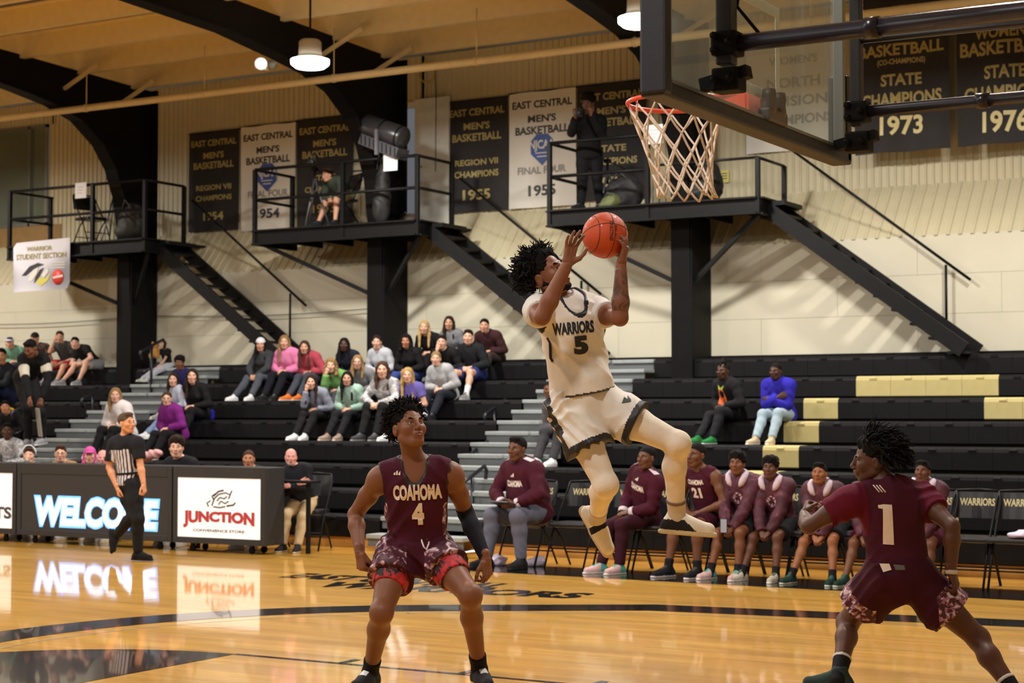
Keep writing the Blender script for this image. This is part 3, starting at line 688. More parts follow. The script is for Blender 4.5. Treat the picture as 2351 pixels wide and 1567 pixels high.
# ================================================================ people
def M_skin(t):
    t = tuple(int(x) for x in t); return mat('skin_%d_%d_%d' % t, t, .5, spec=.35, sss=.06, var=.05, vscale=6)
def M_lip(t):
    return mat('lips_%d_%d_%d' % tuple(int(x) for x in t), (min(255, t[0] * .80 + 10), t[1] * .68, t[2] * .68), .4)
def M_hair(c): return mat('hair_%d_%d_%d' % tuple(c), c, .85, spec=.15, var=.3, vscale=60, bump=.4, bscale=150, stretch=(1, 1, .25))
M_eyew = mat('eye_white', (150, 142, 136), .3); M_iris = mat('iris', (28, 18, 14), .2)
def M_cloth(c, key='cloth', **kw):
    if not isinstance(c, tuple): return c
    kw.setdefault('var', .08); kw.setdefault('vscale', 7)
    return mat('%s_%d_%d_%d' % ((key,) + c), c, .85, bump=.8, bscale=8, spec=.2, **kw)
def ik(a, b, l1, l2, pole):
    a = V(*a); b = V(*b); d = b - a; D = np.linalg.norm(d); D2 = min(D, (l1 + l2) * .995); dn = d / max(D, 1e-6)
    x = (l1 * l1 - l2 * l2 + D2 * D2) / (2 * D2); y = math.sqrt(max(l1 * l1 - x * x, 0)); p = V(*pole); p = nrm(p - dn * (p @ dn))
    return a + dn * x * (D / D2 if D > D2 else 1) + p * y
def torso_prims(J, off=0., b=1., belly=0., fem=False, neckp=True, low=True, slim=1.):
    s = J['s']; pel, neck = J['pel'], J['neck']; up = nrm(neck - pel); L = np.linalg.norm(neck - pel)
    rs = nrm(J['shR'] - J['shL']); rh = nrm(J['hipR'] - J['hipL']); fs = nrm(np.cross(up, rs)); fh = nrm(np.cross(up, rh)); rs = nrm(np.cross(fs, up)); rh = nrm(np.cross(fh, up))
    Rs = frame(rs, fs, up); Rh = frame(rh, fh, up); rm = nrm(rs + rh); fm = nrm(np.cross(up, rm)); Rm = frame(rm, fm, up)
    J['_R'] = (Rs, Rh, Rm); w1 = s * b; k = .05 * s
    e = lambda c, r, R: pe(c, V(*r) + off, R, k=k)
    cv = J.get('curve', V(0, 0, 0))
    out = [e(pel + up * .035 * s, V(.155 if not fem else .165, .115, .12) * w1, Rh), e(pel + up * L * .38 + cv, V(.138 * slim, .100 + belly, .16) * w1, Rm),
           e(pel + up * L * .70 + cv * .6, V(.158 * (.93 if fem else 1), .112, .165) * w1, Rs), pc(J['shL'] - up * .01 * s, J['shR'] - up * .01 * s, .056 * s + off * .8, k=k),
           e(pel + up * L * .86, V(.125, .088, .10) * w1, Rs)]
    if fem: out += [e(pel + up * L * .68 + fs * .075 * s + sgn * rs * .065 * s, V(.058, .05, .055) * s, Rs) for sgn in (-1, 1)]
    if belly > .02: out.append(e(pel + up * L * .33 + fm * belly * .9, V(.15, .12, .14) * w1, Rm))
    tr = neck + up * .012 * s
    for q in ('shL', 'shR'): out.append(pc(tr - up * .01 * s, J[q] * .82 + neck * .18 + up * .022 * s, .050 * s + off, .040 * s + off, k=k))
    return out
def arm_prims(J, sd, off=0., upto='wr', mus=1., frac=1.):
    s = J['s']; sh, el, wr = J['sh' + sd], J['el' + sd], J['wr' + sd]; k = .025 * s; m = mus
    out = [pe(sh + (el - sh) * .12, V(.056, .056, .066) * s * m + off, k=k * 1.5)]
    if upto == 'short':
        e = sh + (el - sh) * frac; d = nrm(el - sh)
        return out + [pc(sh, e + d * .06, .060 * s * m + off, .056 * s * m + off, k=k, clip=[(e, d)])]
    out += [pc(sh, sh + (el - sh) * .5, .052 * s * m + off, .047 * s * m + off, k=k), pc(sh + (el - sh) * .5, el, .047 * s * m + off, .038 * s * m + off, k=k)]
    out += [pc(el, el + (wr - el) * .3, .038 * s * m + off, .042 * s * m + off, k=k * .7), pc(el + (wr - el) * .3, wr, .042 * s * m + off, .027 * s + off, k=k * .7)]
    return out
def leg_prims(J, sd, off=0., upto='an', mus=1., frac=.8, flare=0.):
    s = J['s']; hp, kn, an = J['hip' + sd], J['kn' + sd], J['an' + sd]; k = .03 * s; m = mus
    if upto == 'short':
        d = nrm(kn - hp); e = hp + (kn - hp) * frac
        return [pc(hp, e + d * .12, .092 * s * m + off, .078 * s * m + off + flare, k=k * 1.5, clip=[(e, d)])]
    d1 = nrm(kn - hp); d2 = nrm(an - kn); bk = nrm(d1 - d2) if np.linalg.norm(d1 - d2) > .15 else nrm(np.cross(J['_R'][1][:, 0], d2))
    bk = nrm(bk - d2 * (bk @ d2)); calf = -bk
    # calf bulges on the inner side of the knee bend
    calf = nrm((hp - kn) - d2 * ((hp - kn) @ d2)) if np.linalg.norm(np.cross(d1, d2)) > .2 else nrm(-J['_R'][1][:, 1])
    out = [pc(hp, hp + (kn - hp) * .45, .088 * s * m + off, .080 * s * m + off, k=k), pc(hp + (kn - hp) * .45, kn, .078 * s * m + off, .054 * s * m + off, k=k),
           pe(kn - calf * .004, V(.050, .050, .054) * s * m + off, k=k), pc(kn, kn + (an - kn) * .32 + calf * .018 * s, .050 * s * m + off, .054 * s * m + off, k=k), pc(kn + (an - kn) * .32 + calf * .018 * s, an, .053 * s * m + off, .034 * s + off, k=k)]
    return out
def add_person(J, spec, label, group=None):
    """J joints (world). spec: clothing and look. returns the Empty"""
    s = J['s']; h = spec.get('h', .017); hh = spec.get('hh', .0065); hd = spec.get('hd', .006); fem = spec.get('fem', False)
    base = spec.get('base'); 
    if base is None: base = V(J['pel'][0], J['pel'][1], min(J['anL'][2], J['anR'][2]) - .085)
    t = thing('person', label, 'person', base, group)
    skin = M_skin(spec['skin']); hairc = spec.get('hairc', (22, 18, 17)); mus = spec.get('mus', 1.0); b = spec.get('b', 1.); belly = spec.get('belly', 0.); slim = spec.get('slim', 1.)
    up = nrm(J['neck'] - J['pel']); HR = J['HR']; hs = s * spec.get('hscale', 1.0)
    tp = torso_prims(J, 0, b, belly, fem, slim=slim)
    ncone = pc(J['neck'] - up * .03 * s, J['head'] - HR[:, 2] * .05 * hs - HR[:, 1] * .012 * hs, .058 * s * (.85 if fem else 1) * spec.get('neckw', 1), .054 * s * (.85 if fem else 1) * spec.get('neckw', 1), k=.03 * s)
    body = tp + [ncone]
    for sd in 'LR': body += arm_prims(J, sd, 0, mus=mus) + leg_prims(J, sd, 0, mus=mus)
    for sd in 'LR':
        su_ = J.get('su' + sd); su_ = V(0, 0, 1) if su_ is None else su_; body.append(pc(J['an' + sd] - su_ * .01 * s, J['an' + sd] + nrm(J['toe' + sd]) * .07 * s - su_ * .038 * s, .032 * s, .024 * s, k=.012))
    P, Q = solid(body, h); patches = [(P, Q, 0)]
    for Ph, Qh, mh in head_t(hh, fem): patches.append((xf(Ph, HR, J['head'], hs), Qh, mh))
    for sd in 'LR':
        kind = J.get('hk' + sd, 'relax'); Pq, Qq = hand_t(kind, hd); y = nrm(J['hd' + sd]); z = nrm(J['hn' + sd]); x = nrm(np.cross(y, z)); z = np.cross(x, y)
        Pq = Pq.copy(); Qq2 = Qq
        if sd == 'L': Pq[:, 0] *= -1; Qq2 = Qq[:, ::-1]
        patches.append((xf(Pq, frame(x, y, z), J['wr' + sd], s * spec.get('hands', 1.)), Qq2, 0))
    child('body', merge('body', patches, [skin, M_lip(spec['skin']), M_hair(hairc), M_eyew, M_iris]), t)
    ch = spec.get('ch', h)
    # ---- top
    def garment(sp2, nm):
        o = sp2.get('toff', .017) * (1 if s > .8 else .8); pr = torso_prims(J, o, b, belly, fem, slim=sp2.get('slim', slim)); sl = sp2.get('sleeve', 'long'); fs = J['_R'][0][:, 1]; subs = []
        for sd in 'LR':
            if sl == 'long':
                q = J['wr' + sd]; d = nrm(q - J['el' + sd]); a = arm_prims(J, sd, o * .95, mus=mus); a[-1]['clip'] = [(q - d * .01, d)]; pr += a
            elif sl == 'short': pr += arm_prims(J, sd, o, 'short', mus, sp2.get('slf', .6))
        if sp2.get('drop'): pr.append(pc(J['pel'] + up * .10 * s, J['pel'] - up * sp2['drop'] * s, .135 * s * b + o, .14 * s * b + o, k=.05 * s))
        pr.append(pe(J['pel'] - up * .03 * s, V(.16, .12, .10) * s * b + o, J['_R'][1], k=.04 * s))
        if sl == 'none':
            for sd, sg in (('L', -1), ('R', 1)):
                r = J['_R'][0][:, 0] * sg; subs.append(pe(J['sh' + sd] + r * sp2.get('armx', .048) * s - up * .02, V(.058, .13, .105) * s, J['_R'][0], k=.01, sub=True))
        nk = sp2.get('neckhole', .066); subs.append(pc(J['neck'] - up * .0, J['neck'] + nrm(J['head'] - J['neck']) * .3, nk * s, nk * 1.3 * s, k=.006, sub=True))
        if sp2.get('vneck'): subs.append(pc(J['neck'] + fs * .06 * s + up * .04 * s, J['neck'] + fs * .17 * s - up * sp2['vneck'] * s, .066 * s, .034 * s, k=.006, sub=True))
        P, Q = solid(pr + subs, ch, noise=sp2.get('wr', .003), nfreq=sp2.get('wf', 26), gclip=[(J['pel'] - up * sp2.get('hem', .09) * s, -up)])
        mats = [M_cloth(sp2['top'])]; mi = np.zeros(len(Q), int); c = P[Q].mean(1)
        if 'paint' in sp2: mats = mats + sp2['paintm']; mi = sp2['paint']((c - J['pel']) @ J['_R'][2], c)
        if 'trimm' in sp2:
            mats = mats + [sp2['trimm']]
            for q in subs:
                dd = peval(q, c[:, 0], c[:, 1], c[:, 2]); mi = np.where(dd < sp2.get('trimw', .014), len(mats) - 1, mi)
        if 'hemtrim' in sp2:
            mats = mats + [sp2['hemtrim']]; hh_ = -(c - J['pel']) @ up; mi = np.where(hh_ > sp2.get('hem', .09) * s - .012, len(mats) - 1, mi)
        return child(nm, fastmesh(nm, P, Q, mats, mi), t)
    top = spec.get('top')
    if 'under' in spec: garment(spec['under'], 'undershirt')
    if top is not None:
        garment(spec, spec.get('topname', 'shirt')); fs = J['_R'][0][:, 1]
        if spec.get('collar'):
            hp = [pc(J['neck'] - fs * .05 * s + up * .01, J['neck'] - fs * .075 * s - up * .03, .074 * s, .066 * s, k=.03)]
            for sgn in ():  hp.append(pc(J['neck'] - fs * .03 * s + up * .03 * s + sgn * J['_R'][0][:, 0] * .062 * s, J['neck'] + fs * .125 * s - up * .055 * s + sgn * J['_R'][0][:, 0] * .062 * s, .046 * s, .036 * s, k=.02))
            hp.append(pc(J['neck'] - up * .03, J['neck'] + nrm(J['head'] - J['neck']) * .3, .056 * s, .085 * s, k=.01, sub=True))
            P, Q = solid(hp, ch * .8); child('hood_collar', fastmesh('hood_collar', P, Q, M_cloth(spec['collar'])), t)
    # ---- bottoms
    bot = spec.get('bottom')
    if bot is not None:
        o = spec.get('boff', .014); kind = spec.get('btype', 'pants'); pr = []
        Rh = J['_R'][1]; pr.append(pe(J['pel'] + up * .01 * s, V(.162 if not fem else .17, .122, .135) * s * b + o, Rh, k=.05 * s, clip=[(J['pel'] + up * spec.get('waist', .10) * s, up)]))
        for sd in 'LR':
            if kind == 'pants':
                a = leg_prims(J, sd, o, mus=mus); q = J['an' + sd]; d = nrm(q - J['kn' + sd]); a[-1]['clip'] = [(q - d * .01, d)]; a[-1]['rb'] += spec.get('cuff', .006); pr += a
            else: pr += leg_prims(J, sd, o, 'short', mus, sf_(spec.get('sf', .78), sd), spec.get('flare', .012))
        P, Q = solid(pr, ch, noise=spec.get('bwr', .003), nfreq=spec.get('bwf', 26))
        mats = [M_cloth(bot)]; mi = np.zeros(len(Q), int)
        if 'bpaint' in spec: mats += spec['bpaintm']; mi = spec['bpaint'](P[Q].mean(1), J)
        child('trousers' if kind == 'pants' else 'shorts', fastmesh('trousers', P, Q, mats, mi), t)
    # ---- tights, socks, bands: (name, colour, from, to, sides, offset) with 0..1 the thigh and 1..2 the shin
    for nm, c, f0, f1, sides, oo in spec.get('legwear', []):
        for sd in sides:
            hp, kn, an = J['hip' + sd], J['kn' + sd], J['an' + sd]; d = nrm(an - kn); dt = nrm(kn - hp); a = leg_prims(J, sd, oo, mus=mus); gc = []
            if f1 > 1.97: a.append(pc(an, an + d * .04, .036 * s + oo, .036 * s + oo, k=.02))
            elif f1 > 1: gc.append((kn + (an - kn) * (f1 - 1), d))
            else: a = a[:2]; gc.append((hp + (kn - hp) * f1, dt))
            if f0 >= 1: a = a[2:]; gc.append((kn + (an - kn) * (f0 - 1), -d))
            elif f0 > 0: gc.append((hp + (kn - hp) * f0, -dt))
            P, Q = solid(a, ch * .8, gclip=gc); child(nm, fastmesh(nm, P, Q, M_cloth(c)), t)
    for nm, c, f0, f1, sides, oo in spec.get('armwear', []):
        for sd in sides:
            sh, el, wr = J['sh' + sd], J['el' + sd], J['wr' + sd]; a = arm_prims(J, sd, oo, mus=mus)[1:]; gc = []; d = nrm(wr - el); du = nrm(el - sh)
            if f1 > 1: gc.append((el + (wr - el) * (f1 - 1), d))
            else: a = a[:2]; gc.append((sh + (el - sh) * f1, du))
            if f0 >= 1: a = a[2:]; gc.append((el + (wr - el) * (f0 - 1), -d))
            elif f0 > 0: gc.append((sh + (el - sh) * f0, -du))
            P, Q = solid(a, ch * .8, gclip=gc); child(nm, fastmesh(nm, P, Q, M_cloth(c)), t)
    # ---- shoes
    sc = spec.get('shoe', ((230, 230, 230), (240, 240, 240), (200, 200, 200)))
    for sd in 'LR':
        if spec.get('noshoe'): break
        P, Q, mi = shoe_t(spec.get('hs', .010), spec.get('low', False)); y = nrm(J['toe' + sd]); u = J.get('su' + sd); u = V(0, 0, 1) if u is None else u; x = nrm(np.cross(y, u)); u = np.cross(x, y)
        
        if 'shoefn' in spec: mi = spec['shoefn'](P[Q].mean(1), mi, sd)
        child('shoe', fastmesh('shoe', xf(P, frame(x, y, u), J['an' + sd], s * spec.get('ss', 1.0)), Q, [M_cloth(c, 'shoe') for c in sc], mi), t)
    # ---- hair
    hk = spec.get('hair', 'short')
    for kk in ([hk] if isinstance(hk, str) else hk):
        if kk in (None, 'none'): continue
        P, Q = hair_t(kk, spec.get('hrh', .0085)); m = M_hair(hairc)
        nm = {'hood': 'hood', 'beard': 'beard'}.get(kk, 'hair')
        if kk == 'hood': m = M_cloth(top)
        if kk == 'bald': m = M_hair(spec.get('hairc', (90, 80, 75)))
        child(nm, fastmesh(nm, xf(P, HR, J['head'], hs), Q, m), t)
    if 'cap' in spec:
        P, Q = cap_t(spec.get('capback', False)); child('cap', fastmesh('cap', xf(P, HR, J['head'], hs), Q, M_cloth(spec['cap'])), t)
    if spec.get('glasses'):
        mb = MB()
        for sg in (-1, 1):
            mb.tube([xf(V(sg * .033 + .020 * math.cos(a), .106, .004 + .015 * math.sin(a)), HR, J['head'], hs) for a in np.linspace(0, 2 * math.pi, 12, endpoint=False)], .0022 * hs, 5, closed=True)
            mb.tube([xf(V(sg * .053, .104, .008), HR, J['head'], hs), xf(V(sg * .082, .0, .006), HR, J['head'], hs)], .002 * hs, 5)
        mb.tube([xf(V(-.014, .106, .006), HR, J['head'], hs), xf(V(.014, .106, .006), HR, J['head'], hs)], .002 * hs, 5)
        child('glasses', mb.mesh('glasses', mat('specs', (40, 34, 30), .3)), t)
    J['t'] = t; return t
# ================================================================ platforms
M_plat = mat('platform_steel', (17, 17, 18), .5, spec=.2, var=.12, vscale=5, bump=.04)
M_paper = mat('white_paper', (236, 236, 240), .6)
M_ink = mat('ink', (70, 70, 74), .6)
PLY0 = 21.2
def platform(xa, xb, colx, lab, railh, open_right=True, lowright=False):
    t = thing('camera_platform', lab, 'platform', ((xa + xb) / 2, PLY0, 4.2), 'steel platforms on the wall')
    yb = YW if False else 22.28
    ft = .16; z0, z1 = 4.22, 4.45
    # channel front beam
    def chan(a, b, n):
        a = V(*a); b = V(*b); n = V(*n)
        mb = MB(); d = nrm(b - a)
        mb.beam(a + V(0, 0, (z0 + z1) / 2), b + V(0, 0, (z0 + z1) / 2), .02, z1 - z0)
        mb.beam(a + n * .03 + V(0, 0, z1 - .012), b + n * .03 + V(0, 0, z1 - .012), .08, .024); mb.beam(a + n * .03 + V(0, 0, z0 + .012), b + n * .03 + V(0, 0, z0 + .012), .08, .024)
        return mb
    chan((xa, PLY0, 0), (xb, PLY0, 0), (0, -1, 0)).build('edge_beam', M_plat, t)
    chan((xa, PLY0, 0), (xa, yb, 0), (-1, 0, 0)).build('edge_beam', M_plat, t); chan((xb, PLY0, 0), (xb, yb, 0), (1, 0, 0)).build('edge_beam', M_plat, t)
    MB().box((xa, PLY0, z1 - .03), (xb, YU - .02, z1)).build('deck', M_plat, t)
    for xx in np.arange(xa + .5, xb - .2, .6): MB().box((xx - .02, PLY0, z0 + .02), (xx + .02, yb, z1 - .03)).build('joist', M_black, t)
    ps = [(xa, PLY0), (colx - .3, PLY0), (xb, PLY0), (xa, 22.15), (xb, 22.15)]
    for i, (x, y) in enumerate(ps):
        h = railh
        if lowright and i in (2, 4): h = .52
        MB().box((x - .03, y - .03, z0), (x + .03, y + .03, z1 + h), 0, .004).build('post', M_plat, t)
    for fr in (1.0, .5):
        zt = z1 + railh * fr
        xr = xb
        if lowright: 
            xr = colx - .3
        MB().tube([(xa, PLY0, zt), (xr, PLY0, zt)], .026, 6).build('rail', M_plat, t)
        MB().tube([(xa, PLY0, zt), (xa, 22.2, zt)], .024, 6).build('rail', M_plat, t)
        if not lowright: MB().tube([(xb, PLY0, zt), (xb, 22.15, zt)], .024, 6).build('rail', M_plat, t)
    if lowright:
        MB().tube([(xb, PLY0, z1 + .52), (xb, 22.15, z1 + .52)], .02, 6).build('rail', M_plat, t)
        MB().tube([(colx - .3, PLY0, z1 + .52), (xb, PLY0, z1 + .52)], .02, 6).build('rail', M_plat, t)
    for s, xe in ((-1, xa), (1, xb)):
        MB().beam((colx + s * .15, 21.75, 3.42), (xe - s * .05, PLY0 + .15, z0 + .02), .05, .06).build('brace', M_plat, t)
    return t
def stairs(xt, lab, xend=None, zend=2.37):
    run = 2.62; z1 = 4.42; xe = xt + run
    t = thing('platform_stairs', lab, 'stairs', (xt, 21.8, zend), 'steel stairs down from the platforms')
    y0, y1 = 21.5, 22.18
    for y in (y0, y1):
        MB().beam((xt, y, z1 - .1), (xe, y, zend + .02), .04, .2).build('stringer', M_plat, t)
    n = 11
    for i in range(n):
        f = (i + .6) / n; x = xt + run * f; z = z1 - .08 - (z1 - zend) * f
        MB().box((x - .12, y0, z - .02), (x + .12, y1, z + .015)).build('tread', M_plat, t)
    hr = [(xt + .12, y1 + .02, z1 + .75), (xe - .1, y1 + .02, zend + .95)]
    MB().tube(hr, .02, 6).build('handrail', M_plat, t)
    for f in (.84,):
        x = xt + run * f; z = z1 - (z1 - zend) * f
        MB().tube([(x, y1 + .02, z - .05), (x, y1 + .02, z + .83)], .018, 6).build('rail_post', M_plat, t)
    MB().box((xt - .05, y0, z1 - .06), (xt + .25, y1, z1)).build('landing', M_plat, t)
P1 = (atY(22, 560, PLY0)[0], atY(332, 560, PLY0)[0]); P2 = (atY(585, 530, PLY0)[0], atY(958, 520, PLY0)[0]); P3 = (atY(1262, 480, PLY0)[0], atY(1740, 460, PLY0)[0])
print('plat', P1, P2, P3)
platform(*P1, -20.1, 'black steel platform with a folding chair, left end of the wall', .95)
platform(*P2, -15.0, 'black steel platform with a seated cameraman, middle of the wall', .95)
platform(*P3, -9.9, 'black steel platform with a standing photographer, behind the net', .95, lowright=True)
stairs(P1[1], 'open steel stairs descending behind the student in a white cap')
stairs(P2[1], 'open steel stairs descending behind the jumping player')
stairs(P3[1], 'steel stairs descending to the empty top row right of the hoop')
for px, py, lab in ((186, 437, 'small white notice taped to the rail of the left platform'), (897, 372, 'small white notice taped to the rail of the middle platform'), (1503, 308, 'small white notice seen through the hoop net')):
    p = atY(px, py, PLY0 - .045); t = thing('paper_notice', lab, 'notice', p, 'white notices on the platform rails')
    MB().box((p[0] - .125, p[1] - .008, p[2] - .13), (p[0] + .125, p[1] - .004, p[2] + .13), 0).build('sheet', M_paper, t)
    for i in range(3): MB().box((p[0] - .07, p[1] - .0095, p[2] + .05 - i * .05), (p[0] + .06 - i * .015, p[1] - .0085, p[2] + .062 - i * .05)).build('lettering', mat('pale_ink', (190, 185, 195), .6), t)
# equipment on the platforms --------------------------------------
ZD = 4.46
def folding_chair(lab, pos, yaw, group, back_text=False, cmat=None, fmat=None, col_seat=None):
    """metal folding chair facing yaw direction (0 = faces -Y)"""
    R = Matrix.Translation(Vector([float(a) for a in pos])) @ Matrix.Rotation(yaw, 4, 'Z')
    t = bpy.data.objects.new('folding_chair', None); COL.objects.link(t); t.matrix_world = R; tag(t, lab, 'chair', group)
    if 'seat' not in FC:
        fr = M_plat; up = mat('black_vinyl', (30, 30, 34), .33, var=.1, bump=.03)
        FC['seat'] = MB().box((-.21, -.22, .42), (.21, .19, .47), 0, .02).mesh('seat', up)
        b = MB(); 
        vs = []; n = 8
        for i in range(n + 1):
            x = -.215 + .43 * i / n; c = .035 * (1 - (2 * i / n - 1) ** 2)
            for y, z in ((.2 + c, .62), (.225 + c, .62), (.275 + c, .86), (.25 + c, .86)): vs.append((x, y, z))
        fs = []
        for i in range(n):
            a, c = i * 4, i * 4 + 4
            for k in range(4): fs.append((a + k, a + (k + 1) % 4, c + (k + 1) % 4, c + k)[::-1])
        fs += [(0, 1, 2, 3), (n * 4 + 3, n * 4 + 2, n * 4 + 1, n * 4)]
        b.add(vs, fs); FC['backrest'] = b.mesh('backrest', up)
        for s, nm in ((-1, 'legA'), (1, 'legB')):
            FC[nm] = MB().tube([(s * .225, -.27, 0), (s * .225, -.1, .35), (s * .222, .23, .78), (s * .2, .26, .875)], .012, 6).mesh('front_leg', fr)
            FC[nm + 'r'] = MB().tube([(s * .205, .26, 0), (s * .205, .05, .3), (s * .205, -.12, .44)], .012, 6).mesh('rear_leg', fr)
        FC['cross'] = MB().tube([(-.225, -.18, .2), (.225, -.18, .2)], .009, 6).mesh('stretcher', fr); FC['cross2'] = MB().tube([(-.205, .17, .14), (.205, .17, .14)], .009, 6).mesh('stretcher', fr)
        FC['toprail'] = MB().tube([(-.2, .26, .875), (0, .3, .885), (.2, .26, .875)], .013, 6).mesh('top_rail', fr)
        v, f = fittext('WARRIORS', .33, .07, .03)
        P = [(a[0], .205 + .035 * (1 - (a[0] / .215) ** 2) - .006 + (.77 + a[1] - .62) * .21, .77 + a[1]) for a in v]
        me = bpy.data.meshes.new('lettering'); me.from_pydata(P, [], f); me.materials.append(mat('gold_print', (205, 195, 145), .5)); FC['txt'] = me
    for nm, k in (('seat', 'seat'), ('backrest', 'backrest'), ('front_leg', 'legA'), ('front_leg', 'legB'), ('rear_leg', 'legAr'), ('rear_leg', 'legBr'), ('stretcher', 'cross'), ('stretcher', 'cross2'), ('top_rail', 'toprail')):
        o = bpy.data.objects.new(nm, FC[k]); COL.objects.link(o); o.parent = t
    if back_text:
        o = bpy.data.objects.new('lettering', FC['txt']); COL.objects.link(o); o.parent = t
    return t
FC = {}
p = atY(205, 560, 21.7); folding_chair('dark folding chair standing alone on the left platform', (p[0], 21.75, ZD), math.radians(75), 'folding chairs on the platforms')
p = atY(745, 520, 21.75); folding_chair('folding chair under the seated cameraman', (p[0] + .25, 21.85, ZD), math.radians(-30), 'folding chairs on the platforms')
def tripod(lab, px, h, Y, spread=.32, cammat=None, big=True):
    p = atY(px, 500, Y); b = V(p[0], Y, ZD); t = thing('tripod', lab, 'tripod', b, 'camera tripods')
    top = b + V(0, 0, h)
    for a in (0.4, 2.5, 4.6): MB().tube([top - V(0, 0, .12), b + V(spread * math.cos(a), spread * math.sin(a) * .8, 0)], [.018, .01], 6).build('leg', mat('tripod_alu', (110, 112, 118), .4, .6), t)
    MB().tube([top - V(0, 0, .3), top], .02, 6).build('centre_column', M_plat, t)
    MB().box(top - V(.04, .04, 0), top + V(.04, .04, .06), 0, .008).build('pan_head', M_plat, t)
    MB().tube([top + V(0, 0, .03), top + V(.25, .15, -.1)], .008, 6).build('pan_handle', M_plat, t)
    return top
def camera_obj(lab, top, direc, s=1.):
    t = thing('video_camera', lab, 'camera', top); d = nrm(direc); c = top + V(0, 0, .13 * s)
    MB().beam(c - d * .13 * s, c + d * .09 * s, .1 * s, .13 * s).build('body', mat('camera_black', (28, 28, 30), .45), t)
    MB().lathe(c + d * .09 * s, [(.0, 0), (.045 * s, 0), (.045 * s, .08 * s), (.055 * s, .1 * s), (.05 * s, .12 * s), (0, .11 * s)], 14, d).build('lens', mat('camera_black', (28, 28, 30), .45), t)
    MB().tube([c - d * .1 * s + V(0, 0, .06 * s), c - d * .06 * s + V(0, 0, .13 * s), c + d * .05 * s + V(0, 0, .13 * s), c + d * .07 * s + V(0, 0, .06 * s)], .012 * s, 6).build('handle', mat('camera_black', (28, 28, 30), .45), t)
    MB().box(c - d * .16 * s - V(.02, .02, .02), c - d * .13 * s + V(.02, .02, .03)).build('viewfinder', M_ink, t)
tp = tripod('aluminium tripod between the chair and the column on the left platform', 262, .95, 21.6); camera_obj('black video camera on the tripod of the left platform', tp, V(.3, -1, -.1))
tp = tripod('camera tripod in front of the seated man on the middle platform', 722, .88, 21.4, .25); camera_obj('black video camera in front of the seated cameraman', tp, V(.3, -1, -.15))
# dark heap of bags on left platform + mid platform
def bag(lab, px, py, Y, w, h, dpt, c, name='equipment_bag'):
    p = atY(px, py, Y); p = V(p[0], Y, ZD); t = thing(name, lab, 'bag', p)
    me = blob([(p + V(0, 0, h * .45), (w * .5, dpt * .5, h * .5)), (p + V(w * .1, 0, h * .75), (w * .3, dpt * .35, h * .28)), (p + V(-w * .15, -.02, h * .25), (w * .42, dpt * .5, h * .28))], .03, .05, mat('bag_' + str(c), c, .6, var=.2, vscale=9, bump=.2), noise=.012, floor=ZD)
    child('bag_body', me, t)
    MB().tube([p + V(-w * .2, -dpt * .3, h * .85), p + V(0, -dpt * .4, h * 1.08), p + V(w * .2, -dpt * .3, h * .85)], .012, 6).build('strap', M_ink, t)
# spotlight drum on the column
p0, p1 = atY(838, 285, 21.25), atY(928, 318, 21.25)
t = thing('drum_fan', 'black cylindrical drum heater tilted above the middle platform', 'heater', (p0 + p1) / 2)
MB().lathe(p0, [(0, 0), (.15, 0), (.17, .02), (.17, float(np.linalg.norm(p1 - p0)) - .02), (.15, float(np.linalg.norm(p1 - p0))), (0, float(np.linalg.norm(p1 - p0)) + .01)], 24, p1 - p0).build('drum', mat('drum_grey', (62, 62, 66), .3, .2), t)
for f in (.06, .5, .92):
    MB().lathe(p0 + (p1 - p0) * f, [(.168, -.012), (.18, -.012), (.18, .012), (.168, .012)], 24, p1 - p0).build('hoop_band', M_plat, t)
q0 = p0 + V(.02, -.02, -.24); q1 = p1 + V(-.02, -.02, -.24)
MB().beam(q0, q1, .3, .16).build('lower_box', mat('drum_box', (84, 84, 90), .4, .2), t)
for f in np.linspace(.05, .95, 9): a = q0 + (q1 - q0) * f; MB().beam(a + V(0, -.155, -.07), a + V(0, -.155, .07), .012, .012, up=(1, 0, 0)).build('fin', M_plat, t)
mid = (p0 + p1) / 2
MB().beam(mid + V(.0, -.2, .0), mid + V(.0, -.2, -.38), .05, .05, up=(1, 0, 0)).build('bracket', mat('bracket_grey', (120, 120, 126), .4, .4), t)
MB().tube([mid + V(0, 0, 0), V(-15.0, 21.8, mid[2] + .1)], .03, 8).build('mount_arm', M_plat, t)
# loop of yellow cable
c = atY(982, 165, YU - .1); t = thing('cable_loop', 'coiled yellow cable hanging above the open door', 'cable', c)
MB().tube([c + V(.15 * math.cos(a), .02 * math.sin(3 * a), .17 * math.sin(a)) for a in np.linspace(0, 2 * math.pi * .95, 24)], .012, 6).build('coil', mat('yellow_cable', (190, 170, 50), .5), t)
MB().tube([c + V(.14, 0, 0), c + V(.16, 0, -.5), c + V(.15, 0, -1.6)], .008, 6).build('lead', M_ink, t)
# conduit on wall
t = thing('conduit', 'thin conduit running down the wall beside the open door', 'conduit', (DX1 + .75, YU - .03, 4.7)); MB().tube([(DX1 + .05, YU - .05, 7.0), (DX1 + .05, YU - .05, ZD1 + .1)], .02, 6).build('pipe', M_rib, t)
# sagging cable along the lower wall
t = thing('wall_cable', 'thin grey cable strung along the lower wall', 'cable', (-20, YW - .02, 3.0))
for xa, xb in ((-25, -20.3), (-19.9, -15.2)):
    za = atY(140, 733, 22.2)[2]; MB().tube([(xa + (xb - xa) * f, 22.22, za - .06 * math.sin(math.pi * f)) for f in np.linspace(0, 1, 10)], .008, 5).build('cable', mat('cable_grey', (96, 92, 84), .6), t)
